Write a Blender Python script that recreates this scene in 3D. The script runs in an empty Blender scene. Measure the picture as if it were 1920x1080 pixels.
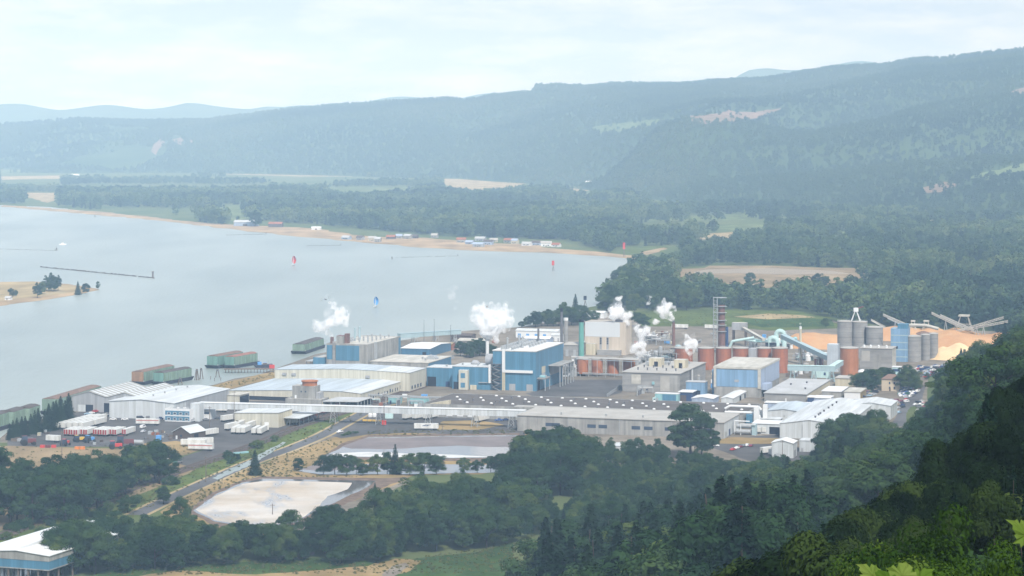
import bpy, bmesh, math, random
import numpy as np
from mathutils import Vector, Matrix, noise as mnoise
from mathutils.geometry import tessellate_polygon
rnd = random.Random(7)
R = math.radians
scene = bpy.context.scene
COL = scene.collection
F, CAMZ, HY, CX = 4500.0, 185.0, 230.0, 960.0
# ---------------------------------------------------------------- camera and air
cam_data = bpy.data.cameras.new('camera')
cam = bpy.data.objects.new('camera', cam_data); COL.objects.link(cam)
cam.location = (0, 0, CAMZ); cam.rotation_euler = (R(90), 0, 0)
cam_data.sensor_fit = 'HORIZONTAL'; cam_data.sensor_width = 36.0
cam_data.lens = F / 1920 * 36; cam_data.shift_y = -(540 - HY) / 1920
cam_data.clip_start = 0.5; cam_data.clip_end = 60000
scene.camera = cam
scene.view_settings.view_transform = 'Standard'; scene.view_settings.look = 'None'
scene.view_settings.gamma = 1; scene.view_settings.exposure = EXPOSURE if 'EXPOSURE' in globals() else 0.2
cy = scene.cycles
cy.use_denoising = True
try: cy.denoiser = 'OPENIMAGEDENOISE'
except Exception: pass
cy.max_bounces = 14; cy.diffuse_bounces = 3; cy.glossy_bounces = 2; cy.transmission_bounces = 4; cy.transparent_max_bounces = 8
cy.volume_bounces = 10
cy.caustics_reflective = False; cy.caustics_refractive = False

SUN_EL, SUN_DIR = R(48), (0.3, -0.95)           # direction towards the sun on the map
wd = bpy.data.worlds.new('World'); scene.world = wd; wd.use_nodes = True
nt = wd.node_tree; nt.nodes.clear()
def N(t, kind, loc=None, **kw):
    n = t.nodes.new(kind)
    for k, v in kw.items():
        if hasattr(n, k) and not k.startswith('in_'): setattr(n, k, v)
    return n
sky = N(nt, 'ShaderNodeTexSky', sky_type='NISHITA', sun_disc=False)
sky.sun_elevation = SUN_EL; sky.sun_rotation = math.atan2(SUN_DIR[0], SUN_DIR[1])
sky.air_density = 1.0; sky.dust_density = 1.5; sky.ozone_density = 1.0; sky.altitude = 0
tc = N(nt, 'ShaderNodeTexCoord')
mp = N(nt, 'ShaderNodeMapping'); mp.inputs['Scale'].default_value = (9.0, 9.0, 42.0)
nz = N(nt, 'ShaderNodeTexNoise'); nz.inputs['Scale'].default_value = 2.2; nz.inputs['Detail'].default_value = 6; nz.inputs['Roughness'].default_value = .55
rp = N(nt, 'ShaderNodeValToRGB'); rp.color_ramp.elements[0].position = .42; rp.color_ramp.elements[0].color = (4.5, 5.4, 6.7, 1)
rp.color_ramp.elements[1].position = .68; rp.color_ramp.elements[1].color = (6.7, 7.1, 7.8, 1)
mx = N(nt, 'ShaderNodeMixRGB'); mx.inputs[0].default_value = .85
bg = N(nt, 'ShaderNodeBackground'); bg.inputs['Strength'].default_value = .118
out = N(nt, 'ShaderNodeOutputWorld')
L = nt.links.new
L(tc.outputs['Generated'], mp.inputs['Vector']); L(mp.outputs[0], nz.inputs['Vector']); L(nz.outputs['Fac'], rp.inputs[0])
L(rp.outputs[0], mx.inputs[2]); L(sky.outputs[0], mx.inputs[1]); L(mx.outputs[0], bg.inputs['Color']); L(bg.outputs[0], out.inputs['Surface'])

sd = bpy.data.lights.new('sun', 'SUN'); sd.energy = 4.5; sd.angle = R(2.0); sd.color = (1.0, .985, .96)
so = bpy.data.objects.new('sun', sd); COL.objects.link(so)
dv = Vector((SUN_DIR[0], SUN_DIR[1], 0)).normalized() * math.cos(SUN_EL) + Vector((0, 0, math.sin(SUN_EL)))
so.rotation_euler = dv.to_track_quat('Z', 'Y').to_euler(); so.location = (0, 0, 900)

# ---------------------------------------------------------------- helpers
def G(px, py, z=0.0):
    """the point at height z seen at this place of the photograph"""
    y = F * (CAMZ - z) / (py - HY)
    return Vector(((px - CX) / F * y, y, z))
def pix(p):
    return CX + F * p[0] / p[1], HY + F * (CAMZ - p[2]) / p[1]
def tag(o, label=None, cat=None, group=None, kind=None):
    if label: o['label'] = label
    if cat: o['category'] = cat
    if group: o['group'] = group
    if kind: o['kind'] = kind
    return o
def empty(name, loc, rz=0.0):
    o = bpy.data.objects.new(name, None); COL.objects.link(o)
    o.location = loc; o.rotation_euler = (0, 0, rz); o.empty_display_size = 1
    return o
def linko(name, me, parent=None, loc=None, rz=0.0):
    o = bpy.data.objects.new(name, me); COL.objects.link(o)
    if parent is not None: o.parent = parent
    if loc is not None: o.location = loc
    if rz: o.rotation_euler = (0, 0, rz)
    return o
def kids(o): return KIDS.get(o.name, [])
def inpoly(x, y, poly):
    c = False; n = len(poly); j = n - 1
    for i in range(n):
        xi, yi = poly[i]; xj, yj = poly[j]
        if (yi > y) != (yj > y) and x < (xj - xi) * (y - yi) / (yj - yi) + xi: c = not c
        j = i
    return c
def npinpoly(x, y, poly):
    c = np.zeros(x.shape, bool); n = len(poly); j = n - 1
    for i in range(n):
        xi, yi = poly[i]; xj, yj = poly[j]
        if yi != yj:
            c ^= ((yi > y) != (yj > y)) & (x < (xj - xi) * (y - yi) / (yj - yi) + xi)
        j = i
    return c

# ---------------------------------------------------------------- materials
MATS = {}
def mat(name, col, rough=.7, metal=0.0, var=.12, scale=.15, streak=None, spec=.3, col2=None, vscale=None, bump=0.0, objcol=False, corr=None):
    """a painted / weathered surface: base colour broken up by two sizes of noise, streaks down walls, optional corrugation"""
    m = bpy.data.materials.new(name); m.use_nodes = True; MATS[name] = m
    t = m.node_tree; b = t.nodes['Principled BSDF']; l = t.links.new
    b.inputs['Roughness'].default_value = rough; b.inputs['Metallic'].default_value = metal
    b.inputs['Specular IOR Level'].default_value = spec
    tc = N(t, 'ShaderNodeTexCoord')
    mpg = N(t, 'ShaderNodeMapping'); mpg.inputs['Scale'].default_value = vscale or (1, 1, 1)
    l(tc.outputs['Object'], mpg.inputs['Vector'])
    n1 = N(t, 'ShaderNodeTexNoise'); n1.inputs['Scale'].default_value = scale; n1.inputs['Detail'].default_value = 5; n1.inputs['Roughness'].default_value = .65
    l(mpg.outputs[0], n1.inputs['Vector'])
    ramp = N(t, 'ShaderNodeValToRGB')
    c = col; c2 = col2 or tuple(max(0, x * (1 - 2.2 * var)) for x in col)
    ramp.color_ramp.elements[0].position = .3; ramp.color_ramp.elements[0].color = (*c2, 1)
    ramp.color_ramp.elements[1].position = .68; ramp.color_ramp.elements[1].color = (*c, 1)
    l(n1.outputs['Fac'], ramp.inputs[0]); cur = ramp.outputs[0]
    if objcol:
        oi = N(t, 'ShaderNodeObjectInfo'); mm = N(t, 'ShaderNodeMixRGB', blend_type='MULTIPLY'); mm.inputs[0].default_value = 1
        l(cur, mm.inputs[1]); l(oi.outputs['Color'], mm.inputs[2]); cur = mm.outputs[0]
    if streak:
        ms = N(t, 'ShaderNodeMapping'); ms.inputs['Scale'].default_value = streak[1]
        l(tc.outputs['Object'], ms.inputs['Vector'])
        n2 = N(t, 'ShaderNodeTexNoise'); n2.inputs['Scale'].default_value = 1; n2.inputs['Detail'].default_value = 3
        l(ms.outputs[0], n2.inputs['Vector'])
        r2 = N(t, 'ShaderNodeValToRGB'); r2.color_ramp.elements[0].position = .35; r2.color_ramp.elements[1].position = .65
        k = 1 - streak[0]; r2.color_ramp.elements[0].color = (k, k, k * .97, 1); r2.color_ramp.elements[1].color = (1, 1, 1, 1)
        l(n2.outputs['Fac'], r2.inputs[0])
        mm = N(t, 'ShaderNodeMixRGB', blend_type='MULTIPLY'); mm.inputs[0].default_value = 1
        l(cur, mm.inputs[1]); l(r2.outputs[0], mm.inputs[2]); cur = mm.outputs[0]
    if corr:                                            # panel seams: (spacing, darkness, axis scale)
        w = N(t, 'ShaderNodeTexWave', wave_type='BANDS', bands_direction=corr[2], wave_profile='SAW'); w.inputs['Scale'].default_value = 0.314 / corr[0]
        l(tc.outputs['Object'], w.inputs['Vector'])
        r3 = N(t, 'ShaderNodeValToRGB'); r3.color_ramp.elements[0].position = .0; r3.color_ramp.elements[1].position = .22
        k = 1 - corr[1]; r3.color_ramp.elements[0].color = (k, k, k, 1); r3.color_ramp.elements[1].color = (1, 1, 1, 1)
        l(w.outputs['Fac'], r3.inputs[0])
        mm = N(t, 'ShaderNodeMixRGB', blend_type='MULTIPLY'); mm.inputs[0].default_value = 1
        l(cur, mm.inputs[1]); l(r3.outputs[0], mm.inputs[2]); cur = mm.outputs[0]
    l(cur, b.inputs['Base Color'])
    if bump:
        bp = N(t, 'ShaderNodeBump'); bp.inputs['Strength'].default_value = bump; bp.inputs['Distance'].default_value = .4
        l(n1.outputs['Fac'], bp.inputs['Height']); l(bp.outputs[0], b.inputs['Normal'])
    return m

def leafmat(name, cols, trans=.25, nscale=.12, rw=.75, ng=1.1):
    m = bpy.data.materials.new(name); m.use_nodes = True; MATS[name] = m
    t = m.node_tree; t.nodes.clear(); l = t.links.new
    oi = N(t, 'ShaderNodeObjectInfo'); tc = N(t, 'ShaderNodeTexCoord'); ge = N(t, 'ShaderNodeNewGeometry')
    nz = N(t, 'ShaderNodeTexNoise'); nz.inputs['Scale'].default_value = nscale; nz.inputs['Detail'].default_value = 3
    l(ge.outputs['Position'], nz.inputs['Vector'])
    ad = N(t, 'ShaderNodeMath', operation='MULTIPLY_ADD'); ad.inputs[1].default_value = rw
    l(oi.outputs['Random'], ad.inputs[0])
    mu = N(t, 'ShaderNodeMath', operation='MULTIPLY_ADD'); mu.inputs[1].default_value = ng; mu.inputs[2].default_value = .5 - rw / 2 - ng / 2
    l(nz.outputs['Fac'], mu.inputs[0]); l(mu.outputs[0], ad.inputs[2])
    rp = N(t, 'ShaderNodeValToRGB')
    e = rp.color_ramp.elements
    while len(e) < len(cols): e.new(.5)
    for i, c in enumerate(cols): e[i].position = i / (len(cols) - 1); e[i].color = (*c, 1)
    l(ad.outputs[0], rp.inputs[0])
    d = N(t, 'ShaderNodeBsdfDiffuse'); tr = N(t, 'ShaderNodeBsdfTranslucent'); mxs = N(t, 'ShaderNodeMixShader'); mxs.inputs[0].default_value = trans
    l(rp.outputs[0], d.inputs[0]); l(rp.outputs[0], tr.inputs[0]); l(d.outputs[0], mxs.inputs[1]); l(tr.outputs[0], mxs.inputs[2])
    o = N(t, 'ShaderNodeOutputMaterial'); l(mxs.outputs[0], o.inputs[0])
    return m

# ---------------------------------------------------------------- mesh builder
class MB:
    def __init__(s): s.v = []; s.f = []; s.m = []; s.mats = []
    def mi(s, m):
        if m not in s.mats: s.mats.append(m)
        return s.mats.index(m)
    def quadface(s, pts, m):
        i = len(s.v); s.v += [tuple(p) for p in pts]; s.f.append(tuple(range(i, i + len(pts)))); s.m.append(s.mi(m)); return s
    def box(s, x0, x1, y0, y1, z0, z1, m, top=None, bottom=True):
        i = len(s.v)
        s.v += [(x0, y0, z0), (x1, y0, z0), (x1, y1, z0), (x0, y1, z0), (x0, y0, z1), (x1, y0, z1), (x1, y1, z1), (x0, y1, z1)]
        k = s.mi(m); kt = s.mi(top) if top is not None else k
        fs = [(0, 1, 5, 4), (1, 2, 6, 5), (2, 3, 7, 6), (3, 0, 4, 7), (4, 5, 6, 7)]; ms = [k, k, k, k, kt]
        if bottom: fs.append((3, 2, 1, 0)); ms.append(k)
        for f, q in zip(fs, ms): s.f.append(tuple(i + a for a in f)); s.m.append(q)
        return s
    def hexa(s, p, m, mt=None):
        """eight corners: four below (counter-clockwise), four above"""
        i = len(s.v); s.v += [tuple(q) for q in p]; k = s.mi(m); kt = s.mi(mt) if mt is not None else k
        for f, q in zip([(0, 1, 5, 4), (1, 2, 6, 5), (2, 3, 7, 6), (3, 0, 4, 7), (4, 5, 6, 7), (3, 2, 1, 0)], [k, k, k, k, kt, k]):
            s.f.append(tuple(i + a for a in f)); s.m.append(q)
        return s
    def prism(s, prof, y0, y1, m, axis='y', caps=True, mcap=None):
        """a closed profile (x, z) swept along y (or along x when axis = 'x')"""
        n = len(prof); i = len(s.v); k = s.mi(m); kc = s.mi(mcap) if mcap is not None else k
        for y in (y0, y1):
            s.v += [(a, y, b) if axis == 'y' else (y, a, b) for a, b in prof]
        for j in range(n):
            q = (j + 1) % n; s.f.append((i + j, i + q, i + n + q, i + n + j)); s.m.append(k)
        if caps:
            s.f.append(tuple(i + j for j in range(n - 1, -1, -1))); s.m.append(kc)
            s.f.append(tuple(i + n + j for j in range(n))); s.m.append(kc)
        return s
    def lathe(s, prof, cx, cy, m, n=24, mtop=None):
        """profile of (radius, z) turned round a vertical axis; closes to the axis when radius is 0"""
        i = len(s.v); k = s.mi(m)
        for r, z in prof:
            for j in range(n):
                a = 2 * math.pi * j / n; s.v.append((cx + r * math.cos(a), cy + r * math.sin(a), z))
        for a in range(len(prof) - 1):
            for j in range(n):
                q = (j + 1) % n
                s.f.append((i + a * n + j, i + a * n + q, i + (a + 1) * n + q, i + (a + 1) * n + j)); s.m.append(k)
        s.f.append(tuple(i + (len(prof) - 1) * n + j for j in range(n))); s.m.append(s.mi(mtop) if mtop is not None else k)
        return s
    def tube(s, a, b, r, m, n=8, r2=None):
        a = Vector(a); b = Vector(b); d = (b - a).normalized()
        u = d.orthogonal().normalized(); w = d.cross(u); i = len(s.v); k = s.mi(m); r2 = r if r2 is None else r2
        for p, rr in ((a, r), (b, r2)):
            for j in range(n):
                t = 2 * math.pi * j / n; s.v.append(tuple(p + u * (rr * math.cos(t)) + w * (rr * math.sin(t))))
        for j in range(n):
            q = (j + 1) % n; s.f.append((i + j, i + q, i + n + q, i + n + j)); s.m.append(k)
        s.f.append(tuple(i + n + j for j in range(n))); s.m.append(k)
        s.f.append(tuple(i + n - 1 - j for j in range(n))); s.m.append(k)
        return s
    def path(s, pts, r, m, n=8):
        for a, b in zip(pts, pts[1:]): s.tube(a, b, r, m, n)
        return s
    def mesh(s, name, smooth=False):
        me = bpy.data.meshes.new(name); me.from_pydata(s.v, [], s.f)
        for m in s.mats: me.materials.append(m)
        me.polygons.foreach_set('material_index', s.m)
        if smooth: me.polygons.foreach_set('use_smooth', [True] * len(s.f))
        me.update(); return me
    def build(s, name, parent=None, loc=None, rz=0.0, smooth=False):
        return linko(name, s.mesh(name, smooth), parent, loc, rz)

def npmesh(name, verts, quads, mats, midx=None):
    me = bpy.data.meshes.new(name)
    nv = len(verts); nq = len(quads)
    me.vertices.add(nv); me.vertices.foreach_set('co', np.asarray(verts, np.float32).ravel())
    k = quads.shape[1]
    me.loops.add(nq * k); me.loops.foreach_set('vertex_index', np.asarray(quads, np.int32).ravel())
    me.polygons.add(nq); me.polygons.foreach_set('loop_start', np.arange(0, nq * k, k, dtype=np.int32))
    try: me.polygons.foreach_set('loop_total', np.full(nq, k, np.int32))
    except Exception: pass
    for m in mats: me.materials.append(m)
    if midx is not None: me.polygons.foreach_set('material_index', np.asarray(midx, np.int32))
    me.update(calc_edges=True); me.validate()
    return me

def rough_edge(poly, step, amp, seed=0, closed=True):
    """cut a world polygon's edges into short runs and let them wander"""
    r = random.Random(seed); o = []; n = len(poly)
    for i in range(n if closed else n - 1):
        a = poly[i]; b = poly[(i + 1) % n]
        d = math.hypot(b[0] - a[0], b[1] - a[1]); k = max(1, min(60, int(d / step)))
        nx, ny = (-(b[1] - a[1]) / max(d, 1e-6), (b[0] - a[0]) / max(d, 1e-6))
        for j in range(k):
            t = j / k; q = amp * (r.random() - .5) * 2 * (0 if j == 0 else 1)
            o.append((a[0] + (b[0] - a[0]) * t + nx * q, a[1] + (b[1] - a[1]) * t + ny * q))
    if not closed: o.append(tuple(poly[-1][:2]))
    return o
def sheet(name, pts, z, m, kind='structure', step=0, amp=0, seed=1, zf=None):
    """a level sheet over a world polygon"""
    pts = [(p[0], p[1]) for p in pts]
    if step: pts = rough_edge(pts, step, amp, seed)
    tri = tessellate_polygon([[Vector((x, y, 0)) for x, y in pts]])
    vs = [(x, y, z) for x, y in pts]
    fs = []
    for a, b, c in tri:
        ax, ay = pts[a]; bx, by = pts[b]; cx_, cy_ = pts[c]
        if (bx - ax) * (cy_ - ay) - (by - ay) * (cx_ - ax) < 0: b, c = c, b
        fs.append((a, b, c))
    me = bpy.data.meshes.new(name); me.from_pydata(vs, [], fs); me.materials.append(m); me.update()
    return tag(linko(name, me), kind=kind)
def ribbon(pts, w):
    """the outline of a strip of width w along a centre line"""
    L_, R_ = [], []
    for i, p in enumerate(pts):
        a = Vector(pts[max(0, i - 1)][:2]); b = Vector(pts[min(len(pts) - 1, i + 1)][:2]); d = (b - a).normalized()
        nrm = Vector((-d.y, d.x)) * (w / 2)
        L_.append((p[0] + nrm.x, p[1] + nrm.y)); R_.append((p[0] - nrm.x, p[1] - nrm.y))
    return L_ + R_[::-1]
def smooth_line(pts, k=6):
    """Catmull-Rom through the points"""
    P = [Vector(p[:2]) for p in pts]; P = [P[0] * 2 - P[1]] + P + [P[-1] * 2 - P[-2]]; o = []
    for i in range(1, len(P) - 2):
        for j in range(k):
            t = j / k; a, b, c, d = P[i - 1:i + 3]
            o.append(.5 * ((2 * b) + (c - a) * t + (2 * a - 5 * b + 4 * c - d) * t * t + (3 * b - a - 3 * c + d) * t ** 3))
    o.append(P[-2]); return [(v.x, v.y) for v in o]
# ================================================================ the land
GRASS = (.115, .12, .045); DRY = (.30, .215, .105)
m_ground = mat('valley_ground', (.12, .135, .055), 1, var=.1, scale=.006, col2=(.06, .095, .035), spec=0)
m_hillforest = mat('hill_forest_floor', (.06, .09, .038), 1, scale=.004, col2=(.03, .055, .026), spec=0)
m_dry = mat('dry_grass', (.36, .255, .13), 1, scale=.05, col2=(.235, .18, .085), streak=(.34, (.03, .014, .03)), spec=0)
m_drypale = mat('pale_stubble', (.42, .33, .2), 1, scale=.01, col2=(.3, .235, .12), streak=(.34, (.03, .014, .03)), spec=0)
m_grass = mat('green_grass', (.13, .16, .045), 1, scale=.06, col2=(.07, .105, .03), streak=(.34, (.03, .014, .03)), spec=0)
m_meadow = mat('meadow_grass', (.075, .12, .035), 1, scale=.09, col2=(.03, .065, .02), streak=(.34, (.03, .014, .03)), spec=0)
m_field = mat('pale_green_field', (.16, .19, .08), 1, scale=.01, col2=(.1, .14, .055), streak=(.34, (.03, .014, .03)), spec=0)
m_sand = mat('river_sand', (.45, .33, .2), 1, scale=.02, col2=(.3, .22, .14), streak=(.34, (.03, .014, .03)), spec=0)
m_asphalt = mat('worn_asphalt', (.125, .12, .118), .95, scale=.05, col2=(.075, .073, .075), streak=(.34, (.03, .014, .03)), spec=.1)
m_asphalt2 = mat('road_asphalt', (.135, .135, .14), .95, scale=.08, col2=(.095, .095, .1), streak=(.34, (.03, .014, .03)), spec=.1)
m_gravel = mat('yard_gravel', (.27, .235, .19), 1, scale=.07, col2=(.16, .14, .118), streak=(.34, (.03, .014, .03)), spec=0)
m_ballast = mat('rail_ballast', (.115, .088, .075), 1, scale=.25, col2=(.07, .056, .05), spec=0)
m_dirt = mat('brown_bare_soil', (.33, .25, .15), 1, scale=.012, col2=(.2, .15, .09), streak=(.34, (.03, .014, .03)), spec=0)
m_mudbank = mat('pond_bank', (.2, .15, .115), 1, scale=.2, col2=(.1, .075, .062), spec=0)

# near hillside: height by bearing (x/y) and distance, linear between
ANG = [-.6, -.2133, -.06, 0., .0756, .1267, .155, .1644, .1756, .188, .2022, .2133, .6]
PROF = [
 [(0, 180), (60, 120), (200, 70), (500, 20), (900, 0)],
 [(0, 180), (60, 128), (200, 88), (400, 50), (700, 12), (930, 0)],
 [(0, 180), (60, 140), (200, 100), (400, 60), (700, 14), (945, 0)],
 [(0, 180), (60, 146), (200, 105), (400, 66), (700, 18), (975, 0)],
 [(0, 180), (60, 152), (200, 118), (300, 100), (500, 68), (700, 38), (900, 14), (1215, 0)],
 [(0, 180), (60, 155), (150, 136), (300, 112), (500, 78), (800, 48), (1050, 20), (1310, 0)],
 [(0, 180), (60, 157), (150, 140), (300, 118), (500, 86), (800, 54), (1100, 22), (1390, 0)],
 [(0, 180), (60, 158), (150, 141), (300, 120), (500, 89), (800, 56), (1150, 22), (1440, 0)],
 [(0, 180), (60, 158), (150, 142), (300, 122), (500, 92), (800, 60), (1200, 26), (1570, 0)],
 [(0, 180), (60, 160), (150, 145), (300, 128), (500, 100), (900, 64), (1400, 26), (1800, 0)],
 [(0, 180), (60, 161), (150, 147), (300, 134), (600, 102), (1000, 68), (1500, 28), (1880, 0)],
 [(0, 180), (60, 162), (150, 148), (300, 137), (600, 104), (1000, 74), (1500, 38), (2000, 0)],
 [(0, 180), (60, 172), (300, 165), (800, 140), (1500, 110), (2600, 40), (3500, 0)]]
def prof(i, d):
    P = PROF[i]
    return np.interp(d, [p[0] for p in P], [p[1] for p in P])
def tz(x, y):
    """height of the near hillside and the plain"""
    x = np.asarray(x, float); y = np.asarray(y, float)
    a = np.clip(x / np.maximum(y, 1.0), -.6, .6)
    H = np.stack([prof(i, y) for i in range(len(ANG))], -1)
    k = np.clip(np.searchsorted(ANG, a, side='right') - 1, 0, len(ANG) - 2)
    A = np.asarray(ANG); t = (a - A[k]) / (A[k + 1] - A[k])
    h = np.take_along_axis(H, k[..., None], -1)[..., 0] * (1 - t) + np.take_along_axis(H, (k + 1)[..., None], -1)[..., 0] * t
    return h + np.minimum(h, 6) / 6 * 2.2 * (np.sin(x * .071 + 1) * np.cos(y * .053) + .6 * np.sin(x * .19 + y * .13))
def tz1(x, y): return float(tz(np.array([x]), np.array([y]))[0])

aa = np.concatenate([np.linspace(-1.2, -.3, 10), np.linspace(-.26, .26, 120), np.linspace(.3, 1.2, 10)])
dd = np.concatenate([np.linspace(1, 300, 50), np.linspace(310, 2300, 130), np.geomspace(2350, 19000, 30)])
A_, D_ = np.meshgrid(aa, dd, indexing='ij'); X_ = A_ * D_
Z_ = tz(X_, D_)
vid = np.arange(A_.size).reshape(A_.shape)
q = np.stack([vid[:-1, :-1], vid[1:, :-1], vid[1:, 1:], vid[:-1, 1:]], -1).reshape(-1, 4)
gm = npmesh('ground', np.stack([X_, D_, Z_], -1).reshape(-1, 3), q, [m_ground])
gm.polygons.foreach_set('use_smooth', [True] * len(gm.polygons))
tag(linko('ground', gm), kind='structure')

# ---------------------------------------------------------------- hills
# bearing in photograph pixels: distance of the foot, distance of the crest, height of the crest in the photograph
HT = [(-900, 9500, 12000, 236), (-300, 9300, 11500, 232), (0, 8760, 10900, 229), (60, 8760, 10900, 226), (150, 8760, 10850, 219), (240, 8760, 10800, 224), (380, 8760, 10600, 223), (460, 8650, 10500, 214), (540, 8500, 10400, 203), (640, 8325, 10300, 195),
      (740, 8100, 10150, 188), (850, 7900, 10000, 182), (868, 7850, 10000, 187), (930, 7500, 9900, 176), (998, 7240, 9800, 170), (1004, 7200, 9800, 158), (1040, 7000, 9780, 157), (1100, 6600, 9700, 160), (1150, 6200, 9650, 155), (1280, 5500, 9500, 155), (1340, 5300, 9450, 149), (1440, 5100, 9400, 144),
      (1560, 4900, 9300, 124), (1660, 4750, 9200, 119), (1710, 4650, 9150, 108), (1770, 4600, 9100, 107), (1840, 4500, 9050, 97), (1920, 4380, 9000, 88), (2300, 4100, 9000, 60), (2900, 3900, 9000, 60)]
htp = np.array([t[0] for t in HT], float)
def fbm(x, y, s, oct=4, seed=0.0):
    x = np.asarray(x, float).ravel(); y = np.asarray(y, float).ravel()
    o = np.zeros(len(x))
    for i in range(len(x)):
        a = 0; f = 1 / s; w = 1
        for k in range(oct):
            a += w * mnoise.noise(Vector((x[i] * f + seed, y[i] * f, seed * .7))); f *= 2.05; w *= .5
        o[i] = a
    return o
class Field:
    """noise kept on a lattice and read by bilinear lookup"""
    def __init__(s, x0, x1, y0, y1, n, m, sc, oct, seed):
        s.e = (x0, x1, y0, y1); s.n = n; s.m = m
        gx, gy = np.meshgrid(np.linspace(x0, x1, n), np.linspace(y0, y1, m), indexing='ij')
        s.g = fbm(gx, gy, sc, oct, seed).reshape(n, m)
    def __call__(s, x, y):
        x0, x1, y0, y1 = s.e
        u = np.clip((x - x0) / (x1 - x0) * (s.n - 1), 0, s.n - 1.001); v = np.clip((y - y0) / (y1 - y0) * (s.m - 1), 0, s.m - 1.001)
        i = u.astype(int); j = v.astype(int); a = u - i; b = v - j; g = s.g
        return g[i, j] * (1 - a) * (1 - b) + g[i + 1, j] * a * (1 - b) + g[i, j + 1] * (1 - a) * b + g[i + 1, j + 1] * a * b
FA = Field(-5000, 7000, 3500, 13000, 150, 120, 1500, 5, 3.1)
def hz(x, y):
    """height of the valley floor and the hills beyond it"""
    x = np.asarray(x, float); y = np.asarray(y, float)
    p = CX + F * x / np.maximum(y, 1)
    d0 = np.interp(p, htp, [t[1] for t in HT]); d1 = np.interp(p, htp, [t[2] for t in HT])
    zc = CAMZ + (HY - np.interp(p, htp, [t[3] for t in HT])) / F * d1 - 10
    t = (y - d0) / (d1 - d0)
    tt = np.clip(t, 0, 1)
    s = tt ** .8 * .55 + .45 * tt * tt * (3 - 2 * tt)
    h = zc * s
    rid = FA(x, y)
    env = np.clip(tt * 4, 0, 1) * np.clip((1.02 - tt) * 3, 0, 1)
    h = h + env * (rid * 95 - np.abs(rid) * 80 + 14)
    g = lambda px, dc, wp, wd, am: am * np.exp(-((p - px) / wp) ** 2 - ((y - dc) / wd) ** 2)
    h = h + env * (g(1300, 6750, 150, 700, 112) + g(1210, 6650, 60, 500, 34) + g(1650, 6900, 200, 600, 30) - g(1080, 7600, 90, 900, 28) + g(560, 9300, 150, 500, 22))
    h = np.where(t > 1, zc * np.clip(1 - (t - 1) * 1.2, 0, 1), h)
    return np.where(t <= 0, -1.0, np.maximum(h, -.5))
def hz1(x, y): return float(hz(np.array([x]), np.array([y]))[0])
aa = np.linspace(-.36, .36, 230); tt = np.concatenate([np.linspace(-.02, 1.0, 90), np.linspace(1.02, 1.5, 8)])
pp = CX + F * aa
d0 = np.interp(pp, htp, [t[1] for t in HT]); d1 = np.interp(pp, htp, [t[2] for t in HT])
D_ = d0[:, None] + (d1 - d0)[:, None] * tt[None]; X_ = aa[:, None] * D_
Z_ = hz(X_, D_)
vid = np.arange(D_.size).reshape(D_.shape)
q = np.stack([vid[:-1, :-1], vid[1:, :-1], vid[1:, 1:], vid[:-1, 1:]], -1).reshape(-1, 4)
hm = npmesh('hills', np.stack([X_, D_, Z_], -1).reshape(-1, 3), q, [m_hillforest])
hm.polygons.foreach_set('use_smooth', [True] * len(hm.polygons))
tag(linko('hills', hm), kind='structure')

FR = [(-900, 206), (-300, 202), (0, 198), (50, 198), (110, 203), (200, 200), (270, 202), (310, 199), (350, 195), (400, 201), (470, 201), (495, 198), (530, 203), (640, 196), (700, 190), (760, 183), (790, 181), (850, 186), (1000, 170), (1300, 160), (1370, 146), (1400, 134), (1470, 134), (1510, 125), (1560, 121), (1650, 121), (1750, 122), (1920, 110), (2600, 100)]
aa = np.linspace(-.4, .4, 240); dd = np.array([12600, 13200, 13800, 14400, 15000, 15600, 16200])
A_, D_ = np.meshgrid(aa, dd, indexing='ij')
w = np.interp(dd, [12600, 15000, 16200], [.0, 1, .6])
crest = CAMZ + (HY - np.interp(CX + F * aa, [f[0] for f in FR], [f[1] for f in FR])) / F * 15000
Z_ = crest[:, None] * w[None] * (1 + .04 * np.sin(aa[:, None] * 160 + dd[None] * .004))
vid = np.arange(D_.size).reshape(D_.shape)
q = np.stack([vid[:-1, :-1], vid[1:, :-1], vid[1:, 1:], vid[:-1, 1:]], -1).reshape(-1, 4)
fm = npmesh('mountains', np.stack([A_ * D_, D_, Z_], -1).reshape(-1, 3), q, [m_hillforest])
fm.polygons.foreach_set('use_smooth', [True] * len(fm.polygons))
tag(linko('mountains', fm), kind='structure')

# bare patches on the hills follow the slope
def hillpoint(px, py, lift=2.0):
    k = (px - CX) / F; s = (HY - py) / F
    for y in np.arange(4200, 11500, 25.0):
        h = hz1(k * y, y)
        if h > 0 and CAMZ + s * y <= h + lift: return Vector((k * y, y, h + lift))
    return None
def hillpatch(name, poly, m):
    xs = [p[0] for p in poly]; ys = [p[1] for p in poly]; V_, Fc = [], []
    nx, ny = 14, 7; idx = {}
    cxp = sum(xs) / len(xs); cyp = sum(ys) / len(ys)
    pts = rough_edge(poly, 14, 1.2, 5)
    rings = []
    for r in (1.0, .66, .33):
        ring = []
        for (a, b) in pts:
            P = hillpoint(cxp + (a - cxp) * r, cyp + (b - cyp) * r, 3.0)
            if P is None: return
            V_.append(tuple(P)); ring.append(len(V_) - 1)
        rings.append(ring)
    for A, B in zip(rings, rings[1:]):
        for i in range(len(A)):
            j = (i + 1) % len(A); Fc.append((A[i], A[j], B[j], B[i]))
    Fc.append(tuple(rings[-1]))
    me = bpy.data.meshes.new(name); me.from_pydata(V_, [], Fc); me.materials.append(m); me.update()
    tag(linko(name, me), kind='structure')
m_cut = mat('clear_cut_soil', (.24, .165, .125), 1, scale=.012, col2=(.15, .12, .085), spec=0)
m_cutg = mat('regrown_clearing', (.14, .18, .085), 1, scale=.006, col2=(.09, .13, .06), spec=0)
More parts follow.
